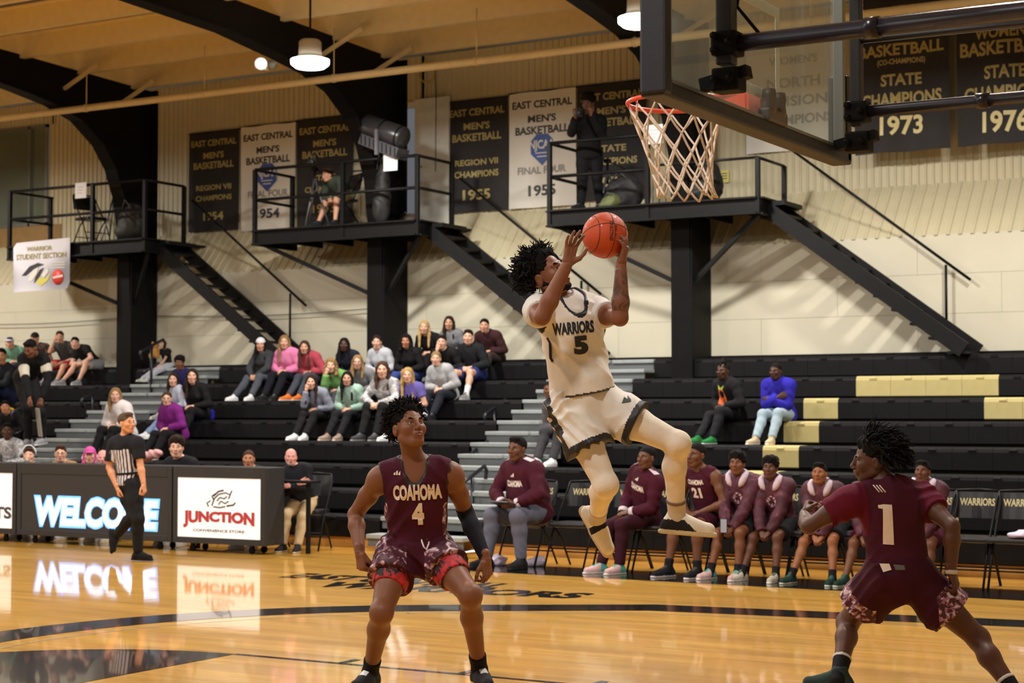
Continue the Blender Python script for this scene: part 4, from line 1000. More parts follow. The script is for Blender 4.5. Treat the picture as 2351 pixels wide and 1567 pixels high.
# notices on the wall behind platforms
def wallnote(lab, px, py, w, h, m, Y=YU - .03):
    p = atY(px, py, Y); t = thing('wall_notice', lab, 'notice', p); MB().box((p[0] - w / 2, Y - .004, p[2] - h / 2), (p[0] + w / 2, Y, p[2] + h / 2)).build('sheet', m, t)
    for i in range(3): MB().box((p[0] - w * .35, Y - .006, p[2] + h * .2 - i * h * .2), (p[0] + w * .3, Y - .0045, p[2] + h * .28 - i * h * .2)).build('lettering', M_ink, t)
wallnote('white notice with a dark mark beside the middle column', 823, 405, .3, .38, mat('cream_paper', (214, 208, 186), .6))
wallnote('small yellow notice on the wall above the right end of the net platform', 1664, 405, .13, .18, mat('yellow_paper', (212, 200, 110), .6))
wallnote('small white notice beside the yellow one above the net platform', 1645, 404, .1, .16, M_paper)
# ================================================================ banners
M_bblk = mat('banner_black', (54, 52, 52), .65, spec=.15, var=.12, vscale=2.5, bump=.15, bscale=3)
M_bwht = mat('banner_white', (226, 222, 212), .55, var=.03, vscale=2)
M_bgold = mat('banner_gold', (176, 158, 96), .5); M_bgrey = mat('banner_grey', (140, 138, 132), .5); M_bink = mat('banner_ink', (46, 46, 48), .5)
M_blue = mat('badge_blue', (62, 88, 160), .5)
def banner(lab, x0p, x1p, ytp, ybp, lines, white=False, Y=YU - .06, wave=.012, badge=None):
    xc = (x0p + x1p) / 2; X0, X1 = atY(x0p, (ytp + ybp) / 2, Y)[0], atY(x1p, (ytp + ybp) / 2, Y)[0]
    zt, zb = atY(xc, ytp, Y)[2], atY(xc, ybp, Y)[2]; W = X1 - X0; H = zt - zb; cx = (X0 + X1) / 2
    t = thing('banner', lab, 'banner', (cx, Y, zb), 'championship banners on the upper wall')
    ph = rng.uniform(0, 6)
    fy = lambda x, z: Y + wave * math.sin((x - X0) * 9 + ph + (zt - z) * 1.1) * (.35 + (zt - z) / H)
    nx, nz = 24, 12; vs = []; fs = []
    for s in (0, .004):
        for j in range(nz + 1):
            for i in range(nx + 1):
                x = X0 + W * i / nx; z = zb + H * j / nz; vs.append((x, fy(x, z) + s, z))
    g = lambda s, i, j: s * (nx + 1) * (nz + 1) + j * (nx + 1) + i
    for j in range(nz):
        for i in range(nx): fs.append((g(0, i, j), g(0, i + 1, j), g(0, i + 1, j + 1), g(0, i, j + 1))); fs.append((g(1, i, j), g(1, i, j + 1), g(1, i + 1, j + 1), g(1, i + 1, j)))
    mb = MB(); mb.add(vs, fs, 0, True); cl = mb.build('cloth', M_bwht if white else M_bblk, t)
    MB().tube([(X0 - .02, Y + .01, zt), (X1 + .02, Y + .01, zt)], .012, 6).build('hanging_rod', M_plat, t)
    warp = lambda P: np.array([(a[0], fy(a[0], a[2]) - .006, a[2]) for a in P])
    for txt, fz, fh, fw, mm in lines:
        textobj('lettering', txt, W * fw, H * fh, (cx, Y, zt - H * fz), (1, 0, 0), (0, 0, 1), mm, cl, bold=.03, warp=warp)
    if badge:
        zc = zt - H * badge; r = W * .17
        MB().prism([(cx + r * a, fy(cx, zc) - .008, zc + r * b * 1.15) for a, b in ((-1, .55), (-.5, 1), (.5, 1), (1, .55), (1, -.3), (0, -1.1), (-1, -.3))], (0, -.004, 0)).build('badge', M_blue, t)
        textobj('lettering', 'NJCAA', r * 2.2, r * .9, (cx, fy(cx, zc) - .016, zc + r * .25), (1, 0, 0), (0, 0, 1), M_bwht, t, bold=.03)
        for zz in (-.35, -.62): MB().box((cx - r * (.8 + zz * .6), fy(cx, zc) - .017, zc + r * zz), (cx + r * (.8 + zz * .6), fy(cx, zc) - .013, zc + r * (zz + .08))).build('stripe', M_bwht, t)
G = M_bgold; K = M_bink; E = M_bgrey
top3 = lambda m: [('EAST CENTRAL', .11, .065, .9, m), ("MEN'S", .235, .065, .42, m), ('BASKETBALL', .335, .07, .8, m)]
banner('black banner reading region champions 1954, nearest the left column', 434, 548, 302, 530, top3(G) + [('REGION VII', .56, .055, .7, G), ('CHAMPIONS', .665, .055, .72, G), ('1954', .85, .085, .42, G)])
banner('white banner with blue badge just left of the middle platform column', 553, 678, 286, 527, top3(K) + [('FINAL FOUR', .655, .065, .74, E), ('1954', .845, .095, .42, K)], True, badge=.5)
banner('black state champions banner behind the seated cameraman', 682, 810, 270, 515, top3(G) + [('STATE', .56, .055, .4, G), ('CHAMPIONS', .665, .055, .72, G), ('1955', .85, .085, .42, G)])
banner('black banner reading region champions 1955, right of the open door', 1025, 1166, 228, 485, top3(G) + [('REGION VII', .56, .055, .7, G), ('CHAMPIONS', .665, .06, .72, G), ('1955', .85, .095, .45, G)])
banner('white final four banner between the open door and the photographer', 1169, 1322, 208, 475, top3(K) + [('FINAL FOUR', .68, .065, .72, E), ('1955', .855, .095, .42, K)], True, badge=.5)
banner('black state champions banner behind the standing photographer', 1326, 1484, 190, 458, top3(G) + [('STATE', .56, .06, .42, G), ('CHAMPIONS', .67, .06, .74, G), ('1956', .85, .095, .42, G)])
banner('cream banner seen through the glass backboard', 1712, 1935, 60, 345, [('NORTH', .45, .085, .55, E), ('DIVISION', .60, .085, .7, E), ('CHAMPIONS', .75, .08, .8, E), ('EAST CENTRAL', .12, .07, .85, E), ("WOMEN'S", .27, .07, .5, E)], True)
top4 = [('EAST CENTRAL', .13, .085, .84, G), ("WOMEN'S", .25, .065, .6, G), ('BASKETBALL', .36, .075, .9, G)]
banner('black banner reading state champions 1973', 1960, 2180, -20, 348, top4 + [('(CO-CHAMPIONS)', .44, .045, .5, G), ('STATE', .55, .075, .42, G), ('CHAMPIONS', .67, .085, .85, G), ('1973', .835, .12, .44, mat('pale_gold', (222, 208, 150), .5))], Y=22.5, wave=.03)
banner('black banner reading state champions 1976, cut by the right edge', 2196, 2420, -60, 328, [('EAST CENTRAL', .2, .08, .84, G), ("WOMEN'S", .335, .075, .62, G), ('BASKETBALL', .43, .085, .92, G), ('STATE', .575, .08, .42, G), ('CHAMPIONS', .70, .09, .85, G), ('1976', .87, .13, .46, mat('pale_gold', (222, 208, 150), .5))], Y=22.5, wave=.03)
# student section banner hung on the left platform
Y = PLY0 - .12; X0, X1 = atY(30, 610, Y)[0], atY(160, 610, Y)[0]; zt, zb = atY(95, 551, Y)[2], atY(95, 668, Y)[2]; cx = (X0 + X1) / 2; W = X1 - X0; H = zt - zb
t = thing('section_banner', 'grey white student section banner hung on the left platform rail', 'banner', (cx, Y, zb))
def gradmat():
    m = bpy.data.materials.new('section_banner_print'); m.use_nodes = True; nt = m.node_tree; b = nt.nodes['Principled BSDF']; tc = nt.nodes.new('ShaderNodeTexCoord')
    n = nt.nodes.new('ShaderNodeTexNoise'); n.inputs['Scale'].default_value = 1.1; n.inputs['Detail'].default_value = 0; nt.links.new(tc.outputs['Object'], n.inputs['Vector'])
    r = nt.nodes.new('ShaderNodeValToRGB'); r.color_ramp.elements[0].position = .35; r.color_ramp.elements[0].color = (.24, .24, .27, 1); r.color_ramp.elements[1].position = .55; r.color_ramp.elements[1].color = (.72, .71, .78, 1)
    nt.links.new(n.outputs[0], r.inputs[0]); nt.links.new(r.outputs[0], b.inputs['Base Color']); b.inputs['Roughness'].default_value = .5; return m
MB().prism([(X0 + .08, Y, zt - .02), (X0, Y, zt - .1), (X0 + .02, Y, zb), (X1 - .06, Y, zb + .02), (X1, Y, zb + .12), (X1, Y, zt + .01)], (0, .006, 0)).build('cloth', gradmat(), t)
tx = lambda s, fx, fz, fw, fh, m, sh=0.: textobj('lettering', s, W * fw, H * fh, (X0 + W * fx, Y - .003, zt - H * fz), (1, 0, 0), (0, 0, 1), m, t, bold=.03, shear=sh)
MG = mat('olive_gold', (160, 148, 96), .5)
tx('WARRIOR', .47, .16, .45, .09, MG); tx('STUDENT SECTION', .5, .31, .88, .11, MG)
L = lambda pts, m, nm, dy=.004: MB().prism([(X0 + W * a, Y - dy, zt - H * b) for a, b in pts], (0, -.002, 0)).build(nm, m, t)
L([(.16, .68), (.3, .50), (.45, .44), (.56, .48), (.44, .53), (.33, .6), (.24, .68)], M_bink, 'emblem_wing')
L([(.27, .78), (.36, .58), (.46, .52), (.43, .66), (.34, .80)], M_bwht, 'emblem_feather', .005)
L([(.4, .74), (.48, .58), (.55, .54), (.5, .68), (.38, .84)], M_bink, 'emblem_feather', .006)
L([(.5, .68), (.62, .56), (.64, .62), (.56, .74)], M_bwht, 'emblem_feather', .006)
L([(.42, .82), (.5, .72), (.58, .76), (.68, .66), (.62, .8), (.5, .9)], mat('emblem_yellow', (214, 206, 90), .5), 'emblem_base', .005)
MB().lathe((X0 + W * .8, Y - .004, zt - H * .74), [(0, .004), (W * .1, .004), (W * .1, 0), (0, 0)], 24, (0, -1, 0)).build('red_badge', mat('badge_red', (222, 70, 60), .5), t)
for i_ in range(3): L([(.68, .45 + i_ * .05), (.92, .45 + i_ * .05), (.92, .465 + i_ * .05), (.68, .465 + i_ * .05)], M_bwht, 'fine_print')
L([(.72, .73), (.89, .70), (.89, .74), (.72, .77)], M_bwht, 'badge_stroke', .012)
from mathutils.bvhtree import BVHTree
def bvh_of(o):
    me = o.data; return BVHTree.FromPolygons([v.co[:] for v in me.vertices], [p.vertices[:] for p in me.polygons])
def part_of(t, name):
    return [c for c in t.children if c.name.split('.')[0] == name][0]
def onto(bv, P, n, lift=.004):
    out = []; last = None
    for p in P:
        q = bv.ray_cast(Vector(p + n * .4), Vector(-n))
        if q[0] is None: q = bv.find_nearest(Vector(p))
        out.append(np.array(q[0]) + n * lift)
    return np.array(out)
def decal_text(parent, bv, txt, width, height, o3, ux, uy, m, bold=.03, shear=0., lift=.004, name='lettering', cut=.025, arch=0., grow=0.):
    v, f = fittext(txt, width, height, bold, 0, shear)
    bm = bmesh.new(); vs = [bm.verts.new(p) for p in v]
    for q in f:
        try: bm.faces.new([vs[i] for i in q])
        except ValueError: pass
    for ax, ext in ((0, width), (1, height)):
        for c in np.arange(-ext / 2 + cut, ext / 2, cut):
            co = [0, 0, 0]; no = [0, 0, 0]; co[ax] = c; no[ax] = 1
            bmesh.ops.bisect_plane(bm, geom=bm.verts[:] + bm.edges[:] + bm.faces[:], plane_co=co, plane_no=no)
    bm.verts.index_update(); v = np.array([x.co[:] for x in bm.verts]); f = [[x.index for x in q.verts] for q in bm.faces]; bm.free()
    ux = nrm(ux); uy = nrm(uy - ux * (ux @ uy)); n = np.cross(ux, uy)
    g = 1 + grow * (v[:, 0] / width) ** 2 * 4
    P = V(*o3) + v[:, :1] * ux + (v[:, 1] * g + arch * (1 - (2 * v[:, 0] / width) ** 2))[:, None] * uy
    P = onto(bv, P, n, lift); me = bpy.data.meshes.new(name); me.from_pydata([tuple(p) for p in P], [], f); me.materials.append(m)
    me.polygons.foreach_set('use_smooth', [True] * len(f)); return child(name, me, parent)
def decal_tube(parent, bv, pts, n, r, m, name, lift=.0, flatn=6):
    P = onto(bv, [V(*p) for p in pts], nrm(n), lift); return child(name, MB().tube(P, r, flatn).mesh(name, m), parent)
def decal_poly(parent, bv, pts2, o3, ux, uy, m, name, lift=.005):
    ux = nrm(ux); uy = nrm(uy - ux * (ux @ uy)); n = np.cross(ux, uy)
    P = onto(bv, [V(*o3) + a * ux + b * uy for a, b in pts2], n, lift); me = bpy.data.meshes.new(name); me.from_pydata([tuple(p) for p in P], [], [tuple(range(len(P)))]); me.materials.append(m); return child(name, me, parent)
def PJ(d, names):
    return {k: atD(*v) for k, v in names.items()}
im = lambda r, u, f: nrm(cright * r + cup * u + cfwd * f)     # direction given in right / up / away
BALL = atD(1389, 540, 9.12)
# ================================================================ seated people
def seated(px, py, seat, s=1., yaw=0., dx=0., pose='lap', look=None, feet=None, kneesp=.12, fem=False, Yoff=0., lean=None, hpose=None, headtilt=0., armside=None):
    """head centre at pixel (px,py); seat = (Y of the hips, z of the seat, Y of the ankles, z under the feet)"""
    Ys, zs, Yf, zf = seat; Ys -= .04; f = V(math.sin(yaw), -math.cos(yaw), 0); z = V(0, 0, 1); r = np.cross(f, z)
    hz = zs + .09 * s; Yh = Ys - .1; s0 = s
    for _ in range(6):
        H = atY(px, py, Yh); dz = H[2] - hz; L = .655 * s
        want = np.clip(dz / (.655 * .93), .84 * s0, 1.12 * s0)
        if s0 > .9: s = want; L = .655 * s; hz = zs + .09 * s; dz = H[2] - hz
        if dz > L * .985: s = dz / (.655 * .985); L = .655 * s; hz = zs + .09 * s
        fw = math.sqrt(max(L * L - dz * dz, 0)); fw = min(fw, .42 * s); Yh = Ys - fw * max(math.cos(yaw), .3)
    pel = V(H[0] + dx - f[0] * fw * .8, Ys, hz); H = atY(px, py, Yh)
    up = nrm(H - pel); neck = pel + (H - pel) * .765 - f * .012 * s
    J = dict(s=s, pel=pel, neck=neck, head=H); sw = .160 if fem else .178
    rs = nrm(r - up * (up @ r))
    J['shR'] = neck - up * .045 * s + rs * sw * s; J['shL'] = neck - up * .045 * s - rs * sw * s
    J['hipR'] = pel + r * .085 * s; J['hipL'] = pel - r * .085 * s
    for sd, sg in (('R', 1), ('L', -1)):
        fx = 0 if feet is None else feet[0 if sd == 'R' else 1]
        an = pel + r * sg * kneesp * s; an = V(an[0] + f[0] * .35 + fx, Yf, zf + .086 * s)
        J['an' + sd] = an; J['toe' + sd] = nrm(f + r * sg * .15)
        kn = ik(J['hip' + sd], an, .43 * s, .42 * s, z * 1.0 + f * .8 + r * sg * .12); J['kn' + sd] = kn
        # keep the shin its own length when the leg is stretched
        d = an - kn
        if np.linalg.norm(d) > .43 * s: J['an' + sd] = kn + nrm(d) * .43 * s
    cl = (J['knL'] + J['knR']) / 2
    chest = pel + (neck - pel) * .6 + f * .2 * s
    for sd, sg in (('R', 1), ('L', -1)):
        p = pose if isinstance(pose, str) else pose[0 if sd == 'R' else 1]; sh = J['sh' + sd]; kind = 'relax'; hn = z * .8 + r * sg * .3 + f * .2
        if p == 'lap': T = J['hip' + sd] * .35 + J['kn' + sd] * .65 + z * .095 * s - r * sg * .045; pole = -z * .5 + r * sg - f * .4; hd = f - r * sg * .7 - z * .15
        elif p == 'knees': T = J['kn' + sd] + z * .09 * s - f * .06; pole = r * sg * 1. - z * .3 - f * .5; hd = f - z * .5
        elif p == 'clasp': T = cl + z * .04 * s + r * sg * .045 * s + f * .0; pole = r * sg + -z * .3; hd = f * .5 - r * sg * .8 - z * .3; kind = 'half'; hn = f * .6 + z * .6
        elif p == 'low': T = cl - z * .05 + r * sg * .05 * s + f * .08; pole = r * sg * 1.2; hd = f * .4 - r * sg * .5 - z * .6; kind = 'half'; hn = f
        elif p == 'chin': T = H + f * .085 * s - z * .135 * s + r * sg * .03; pole = -z + r * sg * .2; hd = z * .9 - r * sg * .3; kind = 'half'; hn = f
        elif p == 'face': T = H + f * .09 * s - z * .06 * s + r * sg * .05; pole = -z + r * sg * .4; hd = z * .7 - r * sg * .6; kind = 'half'; hn = f
        elif p == 'fold': T = chest - up * .06 * s - r * sg * .05 + z * (.02 * sg); pole = -z + r * sg * .6; hd = -r * sg + z * .1; hn = f
        elif p == 'tablet': T = cl + z * .12 - f * .06 + r * sg * .09; pole = r * sg - z * .5; hd = f * .6 - r * sg * .5; kind = 'half'; hn = f * .3 + r * sg - z * .3
        elif p == 'side': T = J['hip' + sd] + r * sg * .2 - f * .02 + z * .0; pole = r * sg - f; hd = f - z * .3
        elif p == 'back': T = chest + f * .1 + z * .02 + r * sg * .02; pole = -z; hd = f - r * sg * .4
        else: T = p; pole = r * sg - z; hd = f
        el = ik(sh, T, .285 * s, .255 * s, pole); J['el' + sd] = el; dd = T - el; J['wr' + sd] = el + nrm(dd) * min(np.linalg.norm(dd), .262 * s)
        J['hd' + sd] = nrm(nrm(dd) * .5 + nrm(hd) * .7); J['hn' + sd] = hn; J['hk' + sd] = kind
    lk = (BALL if look is None else V(*look)) - H; lk = nrm(nrm(lk) * (1.) + f * .35)
    J['HR'] = ortho(lk, z + rs * headtilt); J['f'] = f; J['r'] = r
    return J
def row_seat(k): return (rowY(k) + .20, rowZ(k), rowY(k - 1) + .27, rowZ(k - 1))
BW, GY, WH, NV, BR = (22, 21, 23), (120, 122, 128), (232, 230, 232), (28, 32, 48), (62, 48, 40)
FAIR = (214, 166, 142); FAIR2 = (200, 150, 124); TAN = (176, 122, 90); BRN = (112, 72, 50); DRK = (78, 48, 34); PINKF = (214, 150, 140)
H_BLK = (20, 17, 17); H_BRN = (66, 46, 34); H_DBR = (44, 32, 26); H_BLD = (176, 146, 98); H_DBL = (134, 106, 70); H_GRY = (110, 100, 92)
S_WHT = ((228, 228, 228), (240, 240, 240), (205, 205, 205)); S_BLK = ((30, 30, 32), (60, 60, 62), (80, 80, 80)); S_ORG = ((214, 112, 50), (230, 225, 215), (190, 120, 60)); S_TAN = ((150, 130, 116), (214, 204, 186), (120, 100, 90)); S_GRY = ((150, 150, 152), (215, 215, 215), (120, 120, 120))
SGRP = 'spectators on the bleachers'
camo_br = camo_mat('brown_camo', [(52, 40, 34), (88, 68, 56), (120, 98, 84)], 16)
camo_gr = camo_mat('grey_camo', [(188, 186, 186), (150, 148, 150), (120, 118, 120)], 14, (.45, .6))
crowd = [
 # px, py, row, label, look dict
 (22, 788, 8, 'man in mint shirt and white cap at the far left of the top row', dict(skin=FAIR2, top=(112, 158, 134), bottom=(60, 62, 70), hair='short', hairc=H_DBR, cap=(190, 190, 196)), dict(pose='lap', yaw=.1)),
 (2, 818, 6, 'man in dark navy jacket leaning in from the left picture edge', dict(skin=TAN, top=(26, 28, 34), bottom=(28, 32, 60), hair='short', hairc=H_BLK, b=1.1), dict(pose='clasp', dx=-.1)),
 (80, 778, 8, 'man in dark cap and brown camouflage shirt', dict(skin=FAIR2, top=camo_br, bottom=(76, 88, 128), btype='shorts', hair='short', hairc=H_DBR, cap=(30, 30, 34), sleeve='short', shoe=S_GRY), dict(pose='lap', yaw=.25)),
 (137, 774, 8, 'young man in dark grey tee and red shorts rubbing his face', dict(skin=FAIR2, top=(72, 72, 70), bottom=(150, 28, 34), btype='shorts', hair='short', hairc=H_BRN, sleeve='short', shoe=S_GRY), dict(pose=('face', 'lap'), yaw=.15, feet=(.0, .1))),
 (172, 788, 8, 'young man in black polo and grey shorts with clasped hands', dict(skin=FAIR, top=BW, bottom=(150, 150, 152), btype='shorts', hair='short', hairc=H_BLK, sleeve='short', shoe=S_GRY, b=1.05), dict(pose='clasp', yaw=-.1, kneesp=.22, dx=.12)),
 (377, 792, 8, 'small child in black top and pale leggings holding a brown toy', dict(skin=FAIR, top=BW, bottom=(176, 178, 188), hair='short', hairc=H_DBL, sleeve='short', shoe=((200, 200, 190), (220, 220, 210), (180, 180, 180))), dict(pose=('face', 'lap'), yaw=-.25, s=.52)),
 (412, 834, 6, 'person with black hair and dark blue hood behind two women', dict(skin=BRN, top=(36, 34, 84), bottom=BW, hair='fluffy', hairc=H_BLK), dict(pose='lap')),
 (398, 872, 5, 'woman with long brown hair and pale grey top beside the aisle', dict(skin=FAIR, fem=True, top=(176, 180, 196), bottom=(120, 136, 168), hair='long', hairc=H_DBR, shoe=S_WHT), dict(pose='lap', yaw=-.5)),
 (441, 864, 5, 'woman with long brown hair and black top on a blue cushion', dict(skin=FAIR, fem=True, top=BW, bottom=BW, hair='verylong', hairc=H_DBR), dict(pose=('side', 'lap'), yaw=.1)),
 (265, 908, 4, 'woman with blond hair and white sweater left of the grey steps', dict(skin=FAIR, fem=True, top=(224, 216, 214), bottom=BW, hair='long', hairc=H_DBL, b=1.12, toff=.03), dict(pose='lap', yaw=.0)),
 (383, 916, 4, 'woman in bright purple sweater with glasses', dict(skin=FAIR, fem=True, top=(112, 32, 112), bottom=(18, 17, 19), hair='tied', hairc=H_BRN, glasses=True, b=1.12, toff=.03), dict(pose='lap', yaw=-.1)),
 (12, 935, 4, 'child in black jacket with yellow collar at the left edge', dict(skin=TAN, top=BW, bottom=BW, hair='short', hairc=H_BLK, collar=(220, 180, 30)), dict(s=.8)),
 (17, 990, 2, 'child in white and grey hooded top at the left edge', dict(skin=DRK, top=camo_gr, bottom=BW, hair='short', hairc=H_BLK), dict(s=.82)),
 (598, 792, 7, 'student with white cap worn backwards and dark grey vest', dict(skin=FAIR2, top=(58, 60, 64), bottom=(76, 80, 90), hair='long', hairc=H_BLK, cap=(216, 216, 220), capback=True, shoe=S_WHT, fem=True), dict(pose='clasp', yaw=-.05, feet=(-.12, 0))),
 (653, 786, 7, 'woman in candy pink sweatshirt with long blond hair', dict(skin=FAIR, fem=True, top=(222, 128, 172), bottom=(22, 22, 30), hair='verylong', hairc=H_DBL, toff=.028, shoe=S_BLK), dict(pose='lap')),
 (699, 798, 7, 'woman in rose red sweatshirt and orange shoes', dict(skin=FAIR2, fem=True, top=(170, 68, 82), bottom=(64, 66, 76), hair='verylong', hairc=H_BRN, toff=.028, shoe=S_ORG), dict(pose='lap', yaw=-.15)),
 (790, 792, 7, 'person in navy jacket with black hooded hair', dict(skin=DRK, top=NV, bottom=BW, hair='verylong', hairc=H_BLK, fem=True), dict(pose='lap')),
 (760, 840, 6, 'woman in bright green hoodie with curly hair resting her chin', dict(skin=FAIR, fem=True, top=(112, 158, 92), bottom=(60, 60, 66), hair='wavy', hairc=H_DBL, toff=.024), dict(pose=('chin', 'lap'))),
 (714, 878, 5, 'woman in pale grey long sleeves and white shoes at the front left of the crowd', dict(skin=FAIR, fem=True, top=(136, 140, 156), bottom=BW, hair='verylong', hairc=H_DBR, shoe=S_WHT), dict(pose=('chin', 'lap'), kneesp=.1)),
 (797, 870, 5, 'woman in mint hoodie with very long black hair', dict(skin=FAIR2, fem=True, top=(152, 182, 168), bottom=(24, 24, 28), hair='verylong', hairc=H_BLK, toff=.024, shoe=S_TAN), dict(pose='lap')),
 (821, 832, 6, 'woman in grey top with glasses behind the mint hoodie', dict(skin=FAIR, fem=True, top=(112, 112, 114), bottom=BW, hair='long', hairc=H_DBL, glasses=True), dict(pose='lap')),
 (865, 786, 7, 'student in pale grey hoodie in front of the tall black column', dict(skin=FAIR, top=(182, 184, 192), bottom=BW, hair='tied', hairc=H_DBR, collar=(190, 192, 200), fem=True), dict(pose='lap')),
 (878, 850, 5, 'student in mottled grey sweatshirt with hands together', dict(skin=FAIR, fem=True, top=camo_gr, bottom=(22, 22, 24), hair='long', hairc=H_BRN, shoe=((60, 60, 62), (150, 150, 150), (90, 90, 90))), dict(pose='clasp')),
 (932, 784, 7, 'woman in black sweater with dark curly hair and blue jeans', dict(skin=TAN, fem=True, top=BW, bottom=(52, 68, 128), hair='wavy', hairc=H_BLK), dict(pose='lap')),
 (974, 752, 8, 'woman in black with long pale blond hair, top row', dict(skin=FAIR, fem=True, top=BW, bottom=BW, hair='verylong', hairc=H_BLD), dict(pose='lap')),
 (936, 862, 5, 'woman in purple tee with very long blond hair', dict(skin=FAIR, fem=True, top=(98, 88, 156), bottom=(220, 220, 224), hair='verylong', hairc=(160, 132, 80), sleeve='short', b=1.08, shoe=S_WHT), dict(pose='lap')),
 (1031, 742, 8, 'woman in grey sweatshirt with dark hair, top row', dict(skin=FAIR2, fem=True, top=(116, 118, 122), bottom=(120, 120, 124), hair='long', hairc=H_DBR), dict(pose='lap')),
 (1001, 824, 6, 'woman in light grey sweatshirt with hair pulled back', dict(skin=FAIR, fem=True, top=(164, 164, 166), bottom=(34, 36, 46), hair='tied', hairc=H_DBL, toff=.026, shoe=S_BLK), dict(pose='lap', dx=.05)),
 (1014, 786, 7, 'boy in black top holding his hand to his mouth', dict(skin=FAIR, top=BW, bottom=BW, hair='short', hairc=H_DBR), dict(pose=('chin', 'lap'))),
 (1075, 774, 7, 'boy in black hoodie and navy shorts with white socks', dict(skin=FAIR, top=(26, 28, 32), bottom=(34, 44, 96), btype='shorts', hair='short', hairc=H_DBR, toff=.024, shoe=S_GRY, legwear=[('sock', (222, 222, 222), 1.6, 2, 'LR', .006)]), dict(pose='lap', yaw=-.1, feet=(0, .1))),
 (1112, 748, 8, 'student in dark maroon hooded jacket at the end of the top row', dict(skin=FAIR2, top=(58, 32, 34), bottom=(60, 50, 50), hair='tied', hairc=H_BLK, toff=.024), dict(pose='lap')),
 (1660, 852, 5, 'young man in black sweatshirt with an orange print and crossed leg', dict(skin=DRK, top=(24, 23, 26), bottom=(26, 26, 30), hair='top', hairc=H_BLK, toff=.026, shoe=((40, 120, 60), (200, 200, 200), (30, 90, 50))), dict(pose='lap', yaw=-.45, look=(-9, 6, 2.0))),
 (1781, 853, 5, 'young man in royal blue jacket and torn pale jeans with folded arms', dict(skin=DRK, top=(44, 38, 160), bottom=(150, 168, 178), hair='buzz', hairc=H_BLK, toff=.03, shoe=((200, 180, 150), (230, 225, 215), (170, 150, 120))), dict(pose='fold', yaw=-.1, look=(-9, 6, 2.0))),
 (1262, 896, 4, 'person in grey partly hidden behind the jumping player', dict(skin=BRN, top=(90, 86, 90), bottom=(60, 58, 62), hair='buzz', hairc=H_BLK), dict(pose='lap', yaw=-.2, dx=.15)),
]
def do_crowd():
    for px, py, k, lab, sp, kw in crowd:
        J = seated(px, py, row_seat(k), fem=sp.get('fem', False), **kw); sp = dict(sp); sp.setdefault('bottom', BW)
        t = add_person(J, sp, lab, SGRP)
        if 'orange print' in lab:
            bv = bvh_of(part_of(t, 'shirt')); n = nrm(np.cross(J['r'], V(0, 0, 1))) * -1; c = J['pel'] + (J['neck'] - J['pel']) * .62
            ux = -J['r']; uy = nrm(J['neck'] - J['pel'])
            decal_poly(t, bv, [(-.05, -.13), (.05, -.13), (.06, 0), (.04, .1), (-.04, .1), (-.05, 0)], c, ux, uy, mat('orange_print', (226, 106, 44), .6), 'print', .006)
            decal_poly(t, bv, [(-.04, .1), (.04, .1), (.06, .15), (0, .12), (-.05, .16)], c, ux, uy, mat('green_print', (170, 190, 70), .6), 'print', .007)
        if 'brown toy' in lab:
            c = J['pel'] + J['f'] * .24 + V(0, 0, .2)
            tt = thing('plush_toy', 'brown plush toy hugged by the small child in pale leggings', 'toy', c)
            child('toy_body', blob([(c, (.07, .06, .09)), (c + V(.01, 0, .12), (.05, .05, .05)), (c + V(-.05, -.02, .16), (.02, .02, .03)), (c + V(.06, -.02, .16), (.02, .02, .03)), (c + V(-.07, -.04, -.05), (.035, .04, .05)), (c + V(.07, -.04, -.05), (.035, .04, .05))], .03, .02, mat('plush', (160, 112, 48), .8)), tt)
        if 'black hoodie and navy' in lab:
            pass
    # walking down the aisle, bending
    d = 24.6; P = lambda x, y, dd=0: atD(x, y, d + dd)
    J = dict(s=.98, pel=P(58, 868, .1), neck=P(80, 812, -.3), head=P(70, 800, -.5), shR=P(52, 822, -.25), shL=P(103, 826, -.35), elR=P(58, 868, -.5), elL=P(110, 872, -.4), wrR=P(68, 914, -.65), wrL=P(95, 915, -.5),
             hipR=P(48, 872, .1), hipL=P(74, 875, .05), knR=P(62, 935, -.15), knL=P(94, 945, -.1), anR=P(66, 1008, .1), anL=P(99, 1006, .0), toeR=V(.2, -1, -.1), toeL=V(.2, -1, -.1), hdR=V(0, -.3, -1), hdL=V(0, -.3, -1), hnR=V(-.5, -1, 0), hnL=V(.5, -1, 0), hkR='half', hkL='half')
    J['HR'] = ortho(V(.2, -1, -.6), V(0, 0, 1)); J['f'] = V(0, -1, 0)
    t = add_person(J, dict(skin=BRN, top=(22, 22, 24), bottom=(24, 24, 26), hair='short', hairc=H_BLK, armwear=[('sleeve_print', (196, 190, 176), .15, .62, 'L', .024), ('sleeve_print', (196, 190, 176), .45, .95, 'R', .024)], toff=.02, shoe=S_GRY), 'person in black jacket with white sleeve prints bending down the left aisle', SGRP)
    st = nrm(J['anL'] - J['knL']); MB().beam(J['knL'] + V(.02, -.09, .05), J['anL'] + V(.02, -.07, .03), .07, .02, up=(0, 1, 0)).build('trouser_stripe', M_cloth((150, 144, 134)), t)
    # cushion, drinks, pompoms near the crowd
    p = atY(447, 952, rowY(5) + .15); t = thing('seat_cushion', 'royal blue seat cushion under the woman with black top', 'cushion', p)
    MB().box((p[0] - .26, rowY(5) + .02, rowZ(5) + .005), (p[0] + .2, rowY(5) + .38, rowZ(5) + .15), 0, .03).build('cushion_body', M_cloth((34, 30, 150)), t)
    p = atY(345, 1045, 16.9)
    t = thing('knitted_hat', 'pale pink cloth bundle beside the striped shirt of the referee', 'cloth', p); child('cloth_body', blob([(p, (.16, .1, .055)), (p + V(.1, 0, .04), (.1, .08, .04)), (p + V(-.1, 0, -.03), (.1, .08, .06))], .04, .03, M_cloth((196, 150, 150)), noise=.01), t)
